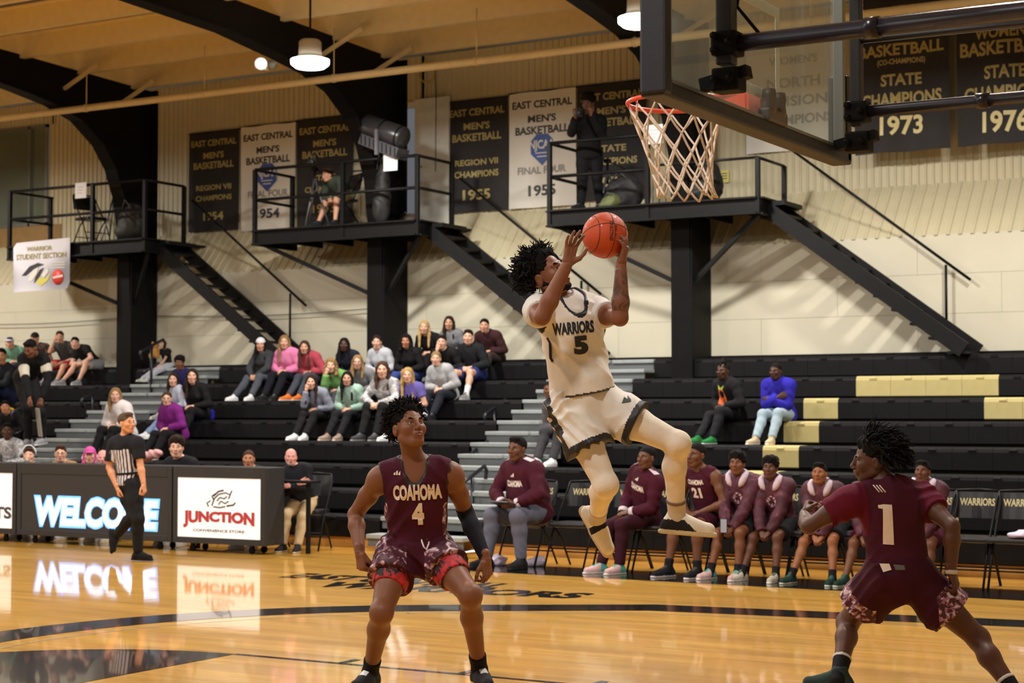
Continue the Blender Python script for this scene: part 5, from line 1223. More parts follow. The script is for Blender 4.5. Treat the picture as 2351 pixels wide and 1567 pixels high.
# ================================================================ the three players near the camera
WHT = (226, 220, 212); MAR = (66, 18, 36)
def col_region(spec): pass
# ---- player 5 -----------------------------------------------------
def player5():
    J = dict(s=1.06, pel=atD(1340, 922, 9.25), neck=atD(1303, 697, 9.22), head=atD(1257, 633, 9.18), shR=atD(1234, 712, 9.14), shL=atD(1368, 716, 9.3),
             elR=atD(1244, 728, 8.86), wrR=atD(1302, 606, 8.84), elL=atD(1424, 730, 9.06), wrL=atD(1426, 606, 9.06),
             hipR=atD(1307, 930, 9.22), hipL=atD(1374, 930, 9.28), knR=atD(1391, 1112, 9.1), anR=atD(1371, 1188, 9.46), knL=atD(1557, 1018, 9.14), anL=atD(1554, 1186, 9.3),
             toeR=im(.5, -.86, -.1), suR=im(.45, .25, -.8), toeL=im(.98, -.06, -.15), suL=im(.05, 1, 0), hdR=im(.22, .97, .05), hnR=im(-.6, .1, .75), hkR='spread', hdL=im(.24, .95, -.15), hnL=im(.95, -.2, -.25), hkL='grip')
    J['HR'] = ortho(im(.70, .42, -.55), im(-.55, .85, .1))
    def bpaint5(c, J):
        out = np.zeros(len(c), int); best = np.full(len(c), 9.)
        for sd, fr in (('R', .56), ('L', .50)):
            hp, kn = J['hip' + sd], J['kn' + sd]; Lt = np.linalg.norm(kn - hp); d = (kn - hp) / Lt; tt = (c - hp) @ d; v = c - hp - tt[:, None] * d; rr = np.linalg.norm(v, axis=1); near = rr < best; best = np.minimum(best, rr)
            o_ = J['_R'][1][:, 0] * (1 if sd == 'R' else -1); o_ = nrm(o_ - d * (o_ @ d)); ang = (v @ o_) / np.maximum(rr, 1e-6)
            blk = (tt > fr * Lt - .034) | ((ang > .95) & (tt > -.16))
            out[near] = blk[near]
        return out
    sp = dict(h=.008, hh=.0032, hd=.0034, ch=.0066, hs=.006, bpaint=bpaint5, bpaintm=[mat('jersey_black', (26, 26, 30), .6)], skin=(124, 78, 56), top=WHT, topname='jersey', sleeve='none', toff=.021, neckhole=.076, vneck=.04, trimm=mat('jersey_black', (26, 26, 30), .6), trimw=.018, hem=-.045, hemtrim=mat('seam_grey', (60, 56, 56), .6), drop=-.02, wr=.0062, wf=24, slim=1.12, under=dict(top=(216, 212, 208), sleeve='short', slf=.45, toff=.012, neckhole=.058, hem=.0, wr=.003, wf=40), bottom=WHT, btype='shorts', sf=dict(R=.56, L=.50), flare=.030, boff=.024, bwr=.009, bwf=34, waist=.095,
              hair='none', hairc=(18, 15, 15), b=.95, legwear=[('tights', (228, 216, 200), 0, 1.97, 'LR', .004), ('sock', (196, 184, 168), 1.78, 2, 'LR', .009), ('sock_band', (120, 96, 84), 1.76, 1.80, 'L', .011)],
              shoe=((224, 214, 196), (200, 186, 156), (34, 32, 34)), shoefn=lambda c, m, sd: np.where(m == 1, 1, np.where((c[:, 2] < -.012) & (c[:, 1] + c[:, 2] * 1.2 < .03) if sd == 'L' else (np.abs(c[:, 1] - .045) < .02), 2, 0)), base=V(J['pel'][0], J['pel'][1], J['anL'][2] - .2))
    t = add_person(J, sp, 'jumping player in white jersey number five reaching with the ball')
    up = nrm(J['neck'] - J['pel']); R = J['_R'][2]; ux = -R[:, 0]; n = R[:, 1]; Rc = J['_R'][0]
    bv = bvh_of(part_of(t, 'jersey')); jz = part_of(t, 'jersey'); vd = -cfwd
    K = mat('jersey_black', (26, 26, 30), .6)
    o = atD(1318, 752, 9.0); uxx = nrm(cright * 1.0 + cup * .09); uyy = nrm(cup * 1.0 - cright * .05)
    decal_text(jz, bv, 'WARRIORS', .222, .066, o, uxx, uyy, K, .045, lift=.0045)
    decal_text(jz, bv, '5', .078, .098, atD(1336, 792, 9.0), uxx, nrm(cup - cright * .14), K, .06, lift=.0045)
    # neck trim
    decal_tube(jz, bv, [atD(x, y, 9.05) for x, y in ((1228, 788), (1232, 806), (1240, 826), (1246, 838))], vd, .008, K, 'side_panel')
    # waist seam
    bs = bvh_of(part_of(t, 'shorts')); sz = part_of(t, 'shorts')
    decal_poly(sz, bs, [(-.02, -.02), (.03, -.012), (.03, .0), (.015, .02), (.012, .0), (-.005, .012)], atD(1440, 918, 9.0), cright, cup, K, 'emblem')
    # shoe details
    for sd in 'LR':
        pass
    # hair: long loose twists, chin beard
    hs = 1.06; HR = J['HR']; H = J['head']
    P, Q = hair_t('dense', .006); child('hair', fastmesh('hair', xf(P, HR, H, hs), Q, M_hair((18, 15, 15))), t)
    reg = lambda d: d[2] > -.5 and d[1] < .25 + .35 * d[2] and not (d[1] > .05 and d[2] < .3) and not (abs(d[0]) > .75 and d[2] < .1 and d[1] > -.1)
    mb = strands(HR, H, 700, 3, reg, .078, .0085, (0, 0, 0), .5, 1.0, (0, -.3, .05), hs, 5); child('hair_twists', mb.mesh('hair_twists', M_hair((18, 15, 15))), t)
    P, Q = hair_t('beard', .004); child('beard', fastmesh('beard', xf(P, HR, H, hs), Q, M_hair((24, 18, 16))), t)
    # tattoo on the forearm
    sh = solid(arm_prims(J, 'L', .0012)[3:5], .009, gclip=[(J['wrL'] - nrm(J['wrL'] - J['elL']) * .02, nrm(J['wrL'] - J['elL'])), (J['elL'] + (J['wrL'] - J['elL']) * .12, -nrm(J['wrL'] - J['elL']))])
    child('tattoo', fastmesh('tattoo', sh[0], sh[1], camo_mat('tattoo_ink', [(118, 74, 54), (92, 60, 46), (78, 54, 44)], 26, (.48, .62), .45)), t)
    # ball
    b = thing('basketball', 'orange basketball held up by the jumping player in white', 'ball', BALL); r = .1212
    bm = MB().ball((0, 0, 0), r, 48, 32).mesh('ball_skin', mat('ball_orange', (186, 66, 20), .6, bump=.35, bscale=220, var=.05, vscale=4, coat=.1)); o = child('ball_skin', bm, b)
    o.parent = b; o.matrix_parent_inverse = Matrix.Identity(4); o.location = (0, 0, 0)
    Kb = mat('ball_seam', (52, 26, 20), .6)
    u1 = cup * .985 + cright * .1; n1 = nrm(np.cross(u1, cfwd)); a1 = nrm(cfwd)
    def great(c, ax, rad, nm='seam'):
        ax = nrm(ax); x = nrm(np.cross(ax, cup + .01)); y = np.cross(ax, x)
        m_ = MB().tube([c + rad * (math.cos(a) * x + math.sin(a) * y) for a in np.linspace(0, 2 * math.pi, 48, endpoint=False)], .0021, 6, closed=True); m_.build(nm, Kb, b)
    ax0 = im(.92, -.05, .38)
    great(BALL, ax0, r * .9985)                      # vertical seam left of centre
    great(BALL, im(.3, .25, -.0) * 0 + im(-.1, .95, .5), r * .9985)
    for s_ in (-1, 1): great(BALL + ax0 * s_ * r * .62, ax0, r * math.sqrt(1 - .62 ** 2) * .999)
    # brand lettering wraps on the ball (turned sideways)
    v, f = fittext('SPALDING', .13, .026, .02)
    for txt, off, w_, h_ in (('SPALDING', .028, .105, .020), ('TF 1000', .052, .06, .010)):
        v, f = fittext(txt, w_, h_, .02); P = []
        for a in v:
            q = cright * (off - a[1]) + cup * (a[0] * 1.0 + .018) - cfwd * math.sqrt(max(r * r - (off - a[1]) ** 2 - (a[0] + .018) ** 2, 1e-6)); P.append(BALL + nrm(q) * (r + .0008))
        me = bpy.data.meshes.new('lettering'); me.from_pydata([tuple(p) for p in P], [], [q for q in f]); me.materials.append(Kb); child('lettering', me, b)
    return J
# ---- player 4 -----------------------------------------------------
def player4():
    D = 9.8
    J = dict(s=1.06, pel=atD(958, 1262, D), neck=atD(955, 1068, D - .12), head=atD(938, 985, D - .16), shR=atD(874, 1095, D - .1), shL=atD(1036, 1086, D - .12),
             elR=atD(816, 1180, D + .06), wrR=atD(826, 1268, D - .12), elL=atD(1070, 1178, D + .05), wrL=atD(1116, 1284, D - .14),
             hipR=atD(915, 1268, D), hipL=atD(998, 1268, D), knR=atD(876, 1405, D - .34), anR=atD(850, 1542, D - .05), knL=atD(1080, 1365, D - .3), anL=atD(1101, 1537, D + .0),
             toeR=im(-.35, -.03, -.95), toeL=im(.3, -.03, -.95), hdR=im(.12, -.95, -.2), hnR=im(-.75, .1, -.6), hkR='fist', hdL=im(.12, -.95, -.1), hnL=im(.75, .1, -.6), hkL='half', curve=V(0, 0, 0))
    J['toeR'][2] = 0; J['toeL'][2] = 0
    J['HR'] = ortho(im(.5, .36, -.78), im(-.14, 1, .25))
    maru = camo_mat('maroon_print', [MAR, (150, 100, 116), (200, 180, 186)], 22, (.52, .6)); redc = camo_mat('red_black_print', [(34, 16, 20), (160, 26, 36), (190, 40, 48)], 17, (.47, .58))
    def bpaint(c, J):
        out = np.zeros(len(c), int)
        for sd in 'LR':
            hp, kn = J['hip' + sd], J['kn' + sd]; d = nrm(kn - hp); tt = (c - hp) @ d; sg = 1 if sd == 'R' else -1; out_ = ((c - J['pel']) @ J['_R'][1][:, 0]) * sg
            out[(tt > .08) & (out_ > .05)] = 1; out[(out_ > .165)] = 1
        return out
    sp = dict(h=.008, hh=.0032, hd=.0034, ch=.008, hs=.006, skin=(118, 74, 50), top=MAR, topname='jersey', sleeve='none', toff=.016, neckhole=.072, vneck=.06, armx=.038, slim=1.1, trimm=mat('jersey_black', (26, 26, 30), .6), trimw=.010, hem=.0, wr=.006, bottom=MAR, btype='shorts', sf=dict(R=.46, L=.40), flare=.034, boff=.024, bwr=.008, waist=.11,
              bpaint=bpaint, bpaintm=[maru], hair='none', hairc=(16, 14, 14), b=.98, mus=1.04, legwear=[('compression_shorts', redc, 0, .60, 'LR', .010), ('sock', (20, 20, 24), 1.80, 2, 'LR', .008)], armwear=[('arm_sleeve', (26, 26, 36), .82, 1.96, 'L', .004)],
              shoe=((40, 40, 44), (225, 225, 225), (225, 225, 225)), paint=lambda q, c: ((np.abs(q[:, 0]) > .148) & (q[:, 2] < .30) & (np.abs(q[:, 1]) < .06)).astype(int), paintm=[maru])
    t = add_person(J, sp, 'defender in maroon jersey number four crouching and looking up')
    bv = bvh_of(part_of(t, 'jersey')); jz = part_of(t, 'jersey'); vd = -cfwd; T = mat('jersey_tan', (222, 206, 190), .6); K = mat('jersey_black', (26, 26, 30), .6)
    uxx = nrm(cright + cup * .03); uyy = nrm(cup - cright * .02)
    decal_text(jz, bv, 'COAHOMA', .272, .092, atD(956, 1133, D - .3), uxx, nrm(cup + cright * .07), T, .05, lift=.0045, grow=-.1)
    decal_text(jz, bv, '4', .068, .125, atD(957, 1184, D - .3), uxx, uyy, T, .075, lift=.0045)
    for i in range(3): decal_poly(jz, bv, [(-.022 + i * .014, 0), (-.012 + i * .014, 0), (-.012 + i * .014 + .0, .016 + .010 * (1 if i == 1 else .35 * i)), (-.022 + i * .014, .010 + .010 * (1 if i == 1 else 0))], atD(910, 1093, D - .3), cright, cup, T, 'logo_bar')
    bs = bvh_of(part_of(t, 'shorts')); sz = part_of(t, 'shorts'); dr = mat('drawstring', (226, 216, 220), .7)
    decal_tube(sz, bs, [atD(x, y, D - .3) for x, y in ((965, 1230), (964, 1246), (970, 1262), (976, 1268), (981, 1256), (983, 1232))], vd, .005, dr, 'drawstring', .003)
    decal_tube(sz, bs, [atD(x, y, D - .3) for x, y in ((972, 1232), (970, 1240), (978, 1246))], vd, .005, dr, 'drawstring', .004)
    hs = 1.06; HR = J['HR']; H = J['head']
    P, Q = hair_t('dense', .006); child('hair', fastmesh('hair', xf(P, HR, H, hs), Q, M_hair((16, 14, 14))), t)
    reg = lambda d: d[2] > -.5 and d[1] < .42 + .3 * d[2] and not (d[1] > .1 and d[2] < .42) and not (abs(d[0]) > .7 and d[2] < .15 and d[1] > -.15)
    mb = strands(HR, H, 1500, 5, reg, .056, .0082, (0, 0, 0), .55, 1.0, (0, -.1, .25), hs, 4); child('hair_curls', mb.mesh('hair_curls', M_hair((16, 14, 14))), t)
    P, Q = J['elR'] + (J['wrR'] - J['elR']) * .25, 0
    d = nrm(J['wrR'] - J['elR']); s1 = solid(arm_prims(J, 'R', .0012)[3:5], .008, gclip=[(J['elR'] + (J['wrR'] - J['elR']) * .55, d), (J['elR'] + (J['wrR'] - J['elR']) * .2, -d)])
    child('tattoo', fastmesh('tattoo', s1[0], s1[1], camo_mat('tattoo_ink2', [(112, 70, 48), (84, 58, 46), (72, 52, 44)], 30, (.44, .6), .45)), t)
    return J
# ---- player 1 -----------------------------------------------------
def player1():
    D = 9.8
    J = dict(s=1.06, pel=atD(2066, 1322, D), neck=atD(2040, 1118, D + .05), head=atD(2005, 1058, D + .08), shL=atD(1950, 1150, D + .0), shR=atD(2112, 1140, D + .1),
             elL=atD(1856, 1208, D + .05), wrL=atD(1846, 1180, D + .32), elR=atD(2186, 1208, D - .12), wrR=atD(2184, 1312, D - .14),
             hipL=atD(2026, 1332, D), hipR=atD(2104, 1334, D), knL=atD(1946, 1428, D + .26), anL=atD(1926, 1548, D + .0), knR=atD(2246, 1465, D - .05), anR=atD(2338, 1600, D - .3),
             toeL=im(-.85, 0, .35), toeR=im(-.7, -.3, .55), hdL=im(.3, .5, .8), hnL=im(-1, .3, 0), hkL='fist', hdR=im(.35, -.9, .1), hnR=im(.8, .3, -.4), hkR='half')
    J['toeL'][2] = 0
    J['HR'] = ortho(im(-.93, -.05, .12), im(-.12, 1, .0))
    maru = camo_mat('maroon_print', [MAR, (150, 100, 116), (200, 180, 186)], 22)
    def bpaint(c, J):
        out = np.zeros(len(c), int)
        for sd in 'LR':
            hp, kn = J['hip' + sd], J['kn' + sd]; d = nrm(kn - hp); tt = (c - hp) @ d; out_ = ((c - J['pel']) @ J['_R'][1][:, 0]) * (1 if sd == 'R' else -1)
            out[(tt > .12) & (out_ > .16)] = 1; out[(tt > .245)] = 1
        return out
    slv = (90, 15, 40)
    sp = dict(h=.008, hh=.0032, hd=.0036, ch=.008, hs=.006, skin=(84, 52, 38), top=MAR, topname='jersey', sleeve='short', slf=.5, toff=.018, slim=1.1, neckhole=.064, hem=.0, wr=.0065, bottom=(58, 14, 30), btype='shorts', sf=.56, flare=.045, boff=.026, bwr=.009, waist=.10,
              bpaint=bpaint, bpaintm=[maru], paint=lambda q, c: ((np.abs(q[:, 0]) > .165) & (q[:, 2] > .25)).astype(int), paintm=[M_cloth(slv)], hair='none', hairc=(15, 13, 13), mus=1.04, legwear=[('sock', (22, 22, 26), 1.72, 2, 'LR', .007), ('sock_band', (200, 196, 190), 1.69, 1.74, 'LR', .009)],
              shoe=((40, 56, 52), (190, 190, 180), (60, 70, 66)))
    t = add_person(J, sp, 'player in maroon jersey number one running away at the right')
    bv = bvh_of(part_of(t, 'jersey')); jz = part_of(t, 'jersey'); T = mat('jersey_tan', (222, 206, 190), .6)
    o = atD(2055, 1212, D - .3)
    # block numeral one, slightly slanted with the back
    ux = nrm(cright * 1 - cup * .05); uy = nrm(cup - cright * .22)
    pts = [(-.055, .112), (.022, .112), (.040, -.112), (-.018, -.112), (-.030, .075), (-.055, .082)]
    ds = []
    N = 10
    L_ = [(-.030 + .012 * f, .112 - .224 * f) for f in np.linspace(0, 1, N)]; R_ = [(.020 + .022 * f, .112 - .224 * f) for f in np.linspace(0, 1, N)]
    n = np.cross(ux, nrm(uy - ux * (ux @ uy))); uyo = nrm(uy - ux * (ux @ uy)); P = []
    for a, b in zip(L_, R_):
        for f in np.linspace(0, 1, 4): q = (a[0] + (b[0] - a[0]) * f, a[1]); P.append(o + ux * q[0] + uyo * q[1])
    P = onto(bv, P, n, .005); fs = [(i * 4 + j, i * 4 + j + 1, i * 4 + j + 5, i * 4 + j + 4) for i in range(N - 1) for j in range(3)]
    me = bpy.data.meshes.new('number'); me.from_pydata([tuple(p) for p in P], [], fs); me.materials.append(T); child('number', me, jz)
    decal_poly(jz, bv, [(-.055, .105), (-.02, .112), (-.02, .085), (-.052, .088)], o, ux, uyo, T, 'number')
    for i in range(3): decal_tube(jz, bv, [atD(2028 + i * 7, 1122, D - .3), atD(2040 + i * 7, 1138, D - .3)], -cfwd, .004, T, 'logo_bar', .0)
    bs = bvh_of(part_of(t, 'shorts')); sz = part_of(t, 'shorts')
    decal_poly(sz, bs, [(-.06, .02), (-.01, .022), (.0, -.01), (-.045, -.025)], atD(2062, 1312, D - .3), cright, cup, T, 'waist_mark')
    decal_poly(sz, bs, [(.01, .02), (.07, .015), (.075, -.01), (.02, -.01)], atD(2062, 1312, D - .3), cright, cup, mat('grey_mark', (96, 92, 90), .6), 'waist_mark')
    hs = 1.06; HR = J['HR']; H = J['head']
    P, Q = hair_t('dense', .006); child('hair', fastmesh('hair', xf(P, HR, H, hs), Q, M_hair((15, 13, 13))), t)
    reg = lambda d: d[2] > -.35 and d[1] < .3 + .3 * d[2] and not (d[1] > -.05 and d[2] < .35)
    mb = strands(HR, H, 620, 9, reg, .105, .0085, (0, -.12, -.18), .25, .9, (0, -.55, .1), hs, 5); child('hair_locks', mb.mesh('hair_locks', M_hair((15, 13, 13))), t)
    MB().tube([J['wrR'] + nrm(J['wrR'] - J['elR']) * a for a in (-.012, .012)], [.033, .033], 14).build('wrist_band', mat('band_white', (190, 186, 180), .6), t)
    return J
# ---- referee ------------------------------------------------------
def referee():
    D = 18.8
    J = dict(s=.93, pel=atD(296, 1108, D), neck=atD(287, 1004, D), head=atD(291, 972, D - .04), shR=atD(262, 1018, D + .06), shL=atD(316, 1016, D - .1),
             elR=atD(251, 1072, D + .05), wrR=atD(270, 1120, D - .05), elL=atD(322, 1066, D - .15), wrL=atD(330, 1112, D - .22),
             hipR=atD(286, 1112, D + .06), hipL=atD(305, 1112, D - .06), knR=atD(307, 1185, D - .1), anR=atD(268, 1228, D + .05), knL=atD(318, 1190, D - .15), anL=atD(317, 1268, D - .1),
             toeR=im(.1, -.95, -.2), suR=im(.9, .2, -.2), toeL=im(.9, 0, -.35), hdR=im(.15, -1, 0), hnR=im(-.9, 0, -.3), hkR='half', hdL=im(.2, -1, -.1), hnL=im(.9, 0, -.3), hkL='half')
    J['toeL'][2] = 0
    J['HR'] = ortho(im(.75, .1, -.6), im(0, 1, 0))
    stripem = bpy.data.materials.new('striped_cloth'); stripem.use_nodes = True; nt = stripem.node_tree; b = nt.nodes['Principled BSDF']; b.inputs['Roughness'].default_value = .8
    tc = nt.nodes.new('ShaderNodeTexCoord'); dt = nt.nodes.new('ShaderNodeVectorMath'); dt.operation = 'DOT_PRODUCT'; nt.links.new(tc.outputs['Object'], dt.inputs[0]); 
    rr = nrm(J['shR'] - J['shL']); dt.inputs[1].default_value = tuple(rr); 
    m1 = nt.nodes.new('ShaderNodeMath'); m1.operation = 'MULTIPLY'; m1.inputs[1].default_value = 27; nt.links.new(dt.outputs['Value'], m1.inputs[0])
    m2 = nt.nodes.new('ShaderNodeMath'); m2.operation = 'FRACT'; nt.links.new(m1.outputs[0], m2.inputs[0]); m3 = nt.nodes.new('ShaderNodeMath'); m3.operation = 'GREATER_THAN'; m3.inputs[1].default_value = .42; nt.links.new(m2.outputs[0], m3.inputs[0])
    mx = nt.nodes.new('ShaderNodeMixRGB'); mx.inputs[1].default_value = (.012, .012, .014, 1); mx.inputs[2].default_value = (*srgb((196, 190, 196)), 1); nt.links.new(m3.outputs[0], mx.inputs[0]); nt.links.new(mx.outputs[0], b.inputs['Base Color'])
    sp = dict(h=.011, hh=.005, hd=.005, hs=.008, skin=(198, 140, 104), top=(24, 24, 28), topname='shirt', sleeve='short', slf=.75, hem=.02, bottom=(24, 24, 27), hair='short', hairc=(78, 62, 50), shoe=((18, 18, 20), (24, 24, 26), (18, 18, 20)), toff=.016, b=.95,
              paint=lambda q, c: ((q[:, 1] > -.02) & (np.abs(q[:, 0]) < .135) & (q[:, 2] < .37)).astype(int), paintm=[stripem], base=V(J['anL'][0], J['anL'][1], 0))
    add_person(J, sp, 'referee in black and white striped shirt walking along the boards')
    t = J['t']; MB().tube([J['pel'] + V(.0, 0, .11) + .145 * (math.cos(a) * J['_R'][2][:, 0] + .8 * math.sin(a) * J['_R'][2][:, 1]) for a in np.linspace(0, 2 * math.pi, 24, endpoint=False)], .013, 6, closed=True).build('belt', M_black, t)
player5(); player4(); player1(); referee()
# ================================================================ hoop
BX = -2.95
def hoop():
    nb = atX(1500, 206, BX); fb = atX(1925, 366, BX); y0, y1 = nb[1] , fb[1]; zb = (nb[2] + fb[2]) / 2; zt = zb + 1.22; print('board', nb, fb)
    t = thing('basketball_hoop', 'glass backboard with black padding, orange rim and white net', 'hoop', (BX, (y0 + y1) / 2, zb))
    gm = bpy.data.materials.new('board_glass'); gm.use_nodes = True; nt = gm.node_tree; nt.nodes.clear()
    out = nt.nodes.new('ShaderNodeOutputMaterial'); gl = nt.nodes.new('ShaderNodeBsdfGlossy'); gl.inputs['Roughness'].default_value = .06; gl.inputs[0].default_value = (.9, .95, 1, 1)
    tr = nt.nodes.new('ShaderNodeBsdfTransparent'); tr.inputs[0].default_value = (.93, .96, .94, 1); fr = nt.nodes.new('ShaderNodeMath'); fr.operation = 'POWER'; fr.inputs[1].default_value = 4; lw = nt.nodes.new('ShaderNodeLayerWeight'); lw.inputs[0].default_value = .5; f2 = nt.nodes.new('ShaderNodeMath'); f2.operation = 'MULTIPLY_ADD'; f2.inputs[1].default_value = .5; f2.inputs[2].default_value = .04; nt.links.new(lw.outputs['Facing'], fr.inputs[0]); nt.links.new(fr.outputs[0], f2.inputs[0]); fr = f2
    df = nt.nodes.new('ShaderNodeBsdfDiffuse'); df.inputs[0].default_value = (.75, .83, .84, 1); mx0 = nt.nodes.new('ShaderNodeMixShader'); mx0.inputs[0].default_value = .16  # bright bluish haze of light on the glass, put in as diffuse colour
    mx = nt.nodes.new('ShaderNodeMixShader'); nt.links.new(fr.outputs[0], mx.inputs[0]); nt.links.new(tr.outputs[0], mx0.inputs[1]); nt.links.new(df.outputs[0], mx0.inputs[2]); nt.links.new(mx0.outputs[0], mx.inputs[1]); nt.links.new(gl.outputs[0], mx.inputs[2]); nt.links.new(mx.outputs[0], out.inputs[0])
    g = MB().box((BX - .006, y0 + .03, zb + .03), (BX + .006, y1 - .03, zt)).build('glass_pane', gm, t)
    al = mat('board_frame', (150, 152, 148), .4, .6); pad = mat('black_pad', (36, 35, 40), .5, bump=.05)
    for ya, yb in ((y0 + .02, y0 + .07), (y1 - .07, y1 - .02)): MB().box((BX + .0, ya, zb), (BX + .05, yb, zt)).build('frame_bar', al, t)
    MB().box((BX + .0, y0 + .02, zb + .0), (BX + .05, y1 - .02, zb + .05)).build('frame_bar', al, t); MB().box((BX + .0, y0 + .02, zt - .05), (BX + .05, y1 - .02, zt)).build('frame_bar', al, t)
    MB().box((BX - .045, y0 - .03, zb - .03), (BX + .06, y1 + .03, zb + .035), 0, .012).build('bottom_pad', pad, t)
    MB().box((BX - .045, y0 - .035, zb - .02), (BX + .07, y0 + .03, zt), 0, .012).build('side_pad', pad, t); MB().box((BX - .045, y1 - .03, zb - .02), (BX + .06, y1 + .035, zb + .42), 0, .012).build('side_pad', pad, t)
    ln = mat('board_line', (225, 225, 220), .5); yc = (y0 + y1) / 2
    for ya, yb, za, zb_ in ((yc - .30, yc + .30, zb + .15, zb + .20), (yc - .30, yc + .30, zb + .56, zb + .61), (yc - .30, yc - .25, zb + .2, zb + .56), (yc + .25, yc + .30, zb + .2, zb + .56)):
        MB().box((BX - .0085, ya, za), (BX - .0065, yb, zb_)).build('target_line', ln, t)
    # rim fitted to its picture position
    rz = 3.05; c = atZ(1533, 238, rz); c = V(BX - .06 - .15 - .2286, c[1], rz); px = proj(c); print('rim centre px', px, c)
    org = mat('rim_orange', (226, 72, 44), .4); R = .2286
    MB().tube([c + R * V(math.cos(a), math.sin(a), 0) for a in np.linspace(0, 2 * math.pi, 48, endpoint=False)], .0105, 10, closed=True).build('rim', org, t)
    b = MB(); b.prism([(c[0] + R * .9, c[1] - .1, rz - .005), (BX - .06, c[1] - .07, rz - .005), (BX - .06, c[1] + .07, rz - .005), (c[0] + R * .9, c[1] + .1, rz - .005)], (0, 0, .008)); b.box((BX - .07, c[1] - .07, rz - .09), (BX - .045, c[1] + .07, rz + .0))
    for s in (-1, 1): b.prism([(BX - .06, c[1] + s * .07, rz - .09), (BX - .06, c[1] + s * .07, rz - .005), (c[0] + R + .01, c[1] + s * .07, rz - .005)], (0, .006 * s, 0))
    b.build('rim_bracket', org, t)
    for i in range(12):
        a = 2 * math.pi * i / 12; p = c + R * V(math.cos(a), math.sin(a), 0); MB().tube([p + V(0, 0, -.008), p + V(.008 * math.cos(a + 1.5), .008 * math.sin(a + 1.5), -.026), p + V(-.3 * .03 * math.cos(a), -.03 * .3 * math.sin(a), -.01)], .003, 5).build('net_hook', org, t)
    # net: slanting cords crossing each other
    nm = mat('net_cord', (222, 204, 186), .8, bump=.4, bscale=180); N = 12; rows = [0, .07, .155, .235, .31, .38, .43]; rad = [R * .97, R * .88, R * .76, R * .66, R * .60, R * .58, R * .62]
    sway = lambda z: V(.045 * (z / .43) ** 2, .02 * (z / .43), 0)
    g2 = np.random.default_rng(4)
    def node(i, j):
        a = 2 * math.pi * (i + .5 * j) / N; z = rows[j]; return c + V(rad[j] * math.cos(a), rad[j] * math.sin(a), -.02 - z) + sway(z) + V(*g2.normal(size=3)) * .004 * (j > 0)
    nodes = {(i, j): node(i, j) for i in range(N) for j in range(7)}
    for i in range(N):
        for sgn in (0, 1):
            pts = [nodes[(i, 0)]]; ii = i
            for j in range(1, 7):
                ii = (ii - 1) if sgn == 0 else ii
                pts.append(nodes[(ii % N, j)])
            q = [pts[0]]
            for a, b_ in zip(pts[:-1], pts[1:]): q += [(a + b_) / 2 + V(0, 0, -.004), b_]
            MB().tube(q, [.0046] + [.0052] * (len(q) - 1), 6).build('net_cord', nm, t)
    # supports
    st = mat('mast_steel', (42, 38, 46), .28, .35); xs = BX + .16
    ya = atX(1668, 100, xs)[1]; yb = atX(1967, 200, xs)[1]; za = atX(1668, 150, xs)[2]; zc = atX(1967, 290, xs)[2]; zt1 = atX(1690, 113, xs)[2]; zt2 = atX(1990, 268, xs)[2]; print('posts', ya, yb, za, zc)
    s = thing('hoop_support', 'black tubular arms and masts carrying the backboard from the right', 'frame', (xs, (ya + yb) / 2, zc))
    MB().box((xs - .035, ya - .035, za), (xs + .035, ya + .035, 6.9), 0, .008).build('mast', pad, s); MB().box((xs - .028, yb - .028, zc), (xs + .028, yb + .028, 6.9), 0, .008).build('mast', pad, s)
    for y, z in ((ya, zt1), (yb, zt2)):
        r = .036 if y == ya else .03
        MB().tube([(xs, y, z), (2.6, y, z)], r, 16).build('arm_tube', st, s)
        MB().lathe((xs + .62, y, z), [(r, -.03), (r + .008, -.03), (r + .008, .03), (r, .03)], 16, (1, 0, 0)).build('tube_collar', st, s)
        MB().box((xs - .05, y - .055, z - .05), (xs + .06, y + .055, z + .05), 0, .012).build('clamp', M_black, s); MB().box((xs - .05, y - .05, z - .20), (xs + .07, y + .05, z - .10), 0, .012).build('clamp', M_black, s)
        for dx, dz in ((-.03, .03), (-.03, -.03), (.035, .0), (.04, -.15), (-.03, -.15)): MB().lathe((xs + dx, y - .055, z + dz), [(0, -.018), (.016, -.018), (.016, .0), (0, .0)], 6, (0, 1, 0)).build('bolt', M_black, s)
        MB().beam((BX + .05, y, z - .16), (xs + .1, y, z - .12), .06, .05).build('board_bracket', M_black, s)
    MB().tube([(xs, yb, zt2 + .36), (2.4, yb - .5, zt2 + .2)], .022, 10).build('diagonal_tube', st, s)
    MB().tube([(xs + .03, ya + .05, za + 2), (xs + .06, ya + .06, za + .5), (xs + .03, ya + .04, za + .25), (xs + .12, ya + .1, za + .12)], .008, 6).build('safety_cable', M_black, s)
    cg = atX(1765, 235, BX + .12); 
    for q in (-.06, .06): MB().lathe((BX + .05, c[1] + q, zb + .12), [(0, -.05), (.03, -.05), (.034, -.03), (.03, 0), (.034, .03), (.03, .06), (0, .06)], 12, (0, 0, 1)).build('rim_spring', mat('mount_grey', (96, 90, 84), .5), t)
    MB().box((BX + .01, c[1] - .11, zb + .03), (BX + .075, c[1] + .11, zb + .09), 0, .01).build('rim_mount', mat('mount_grey', (96, 90, 84), .5), t)
hoop()
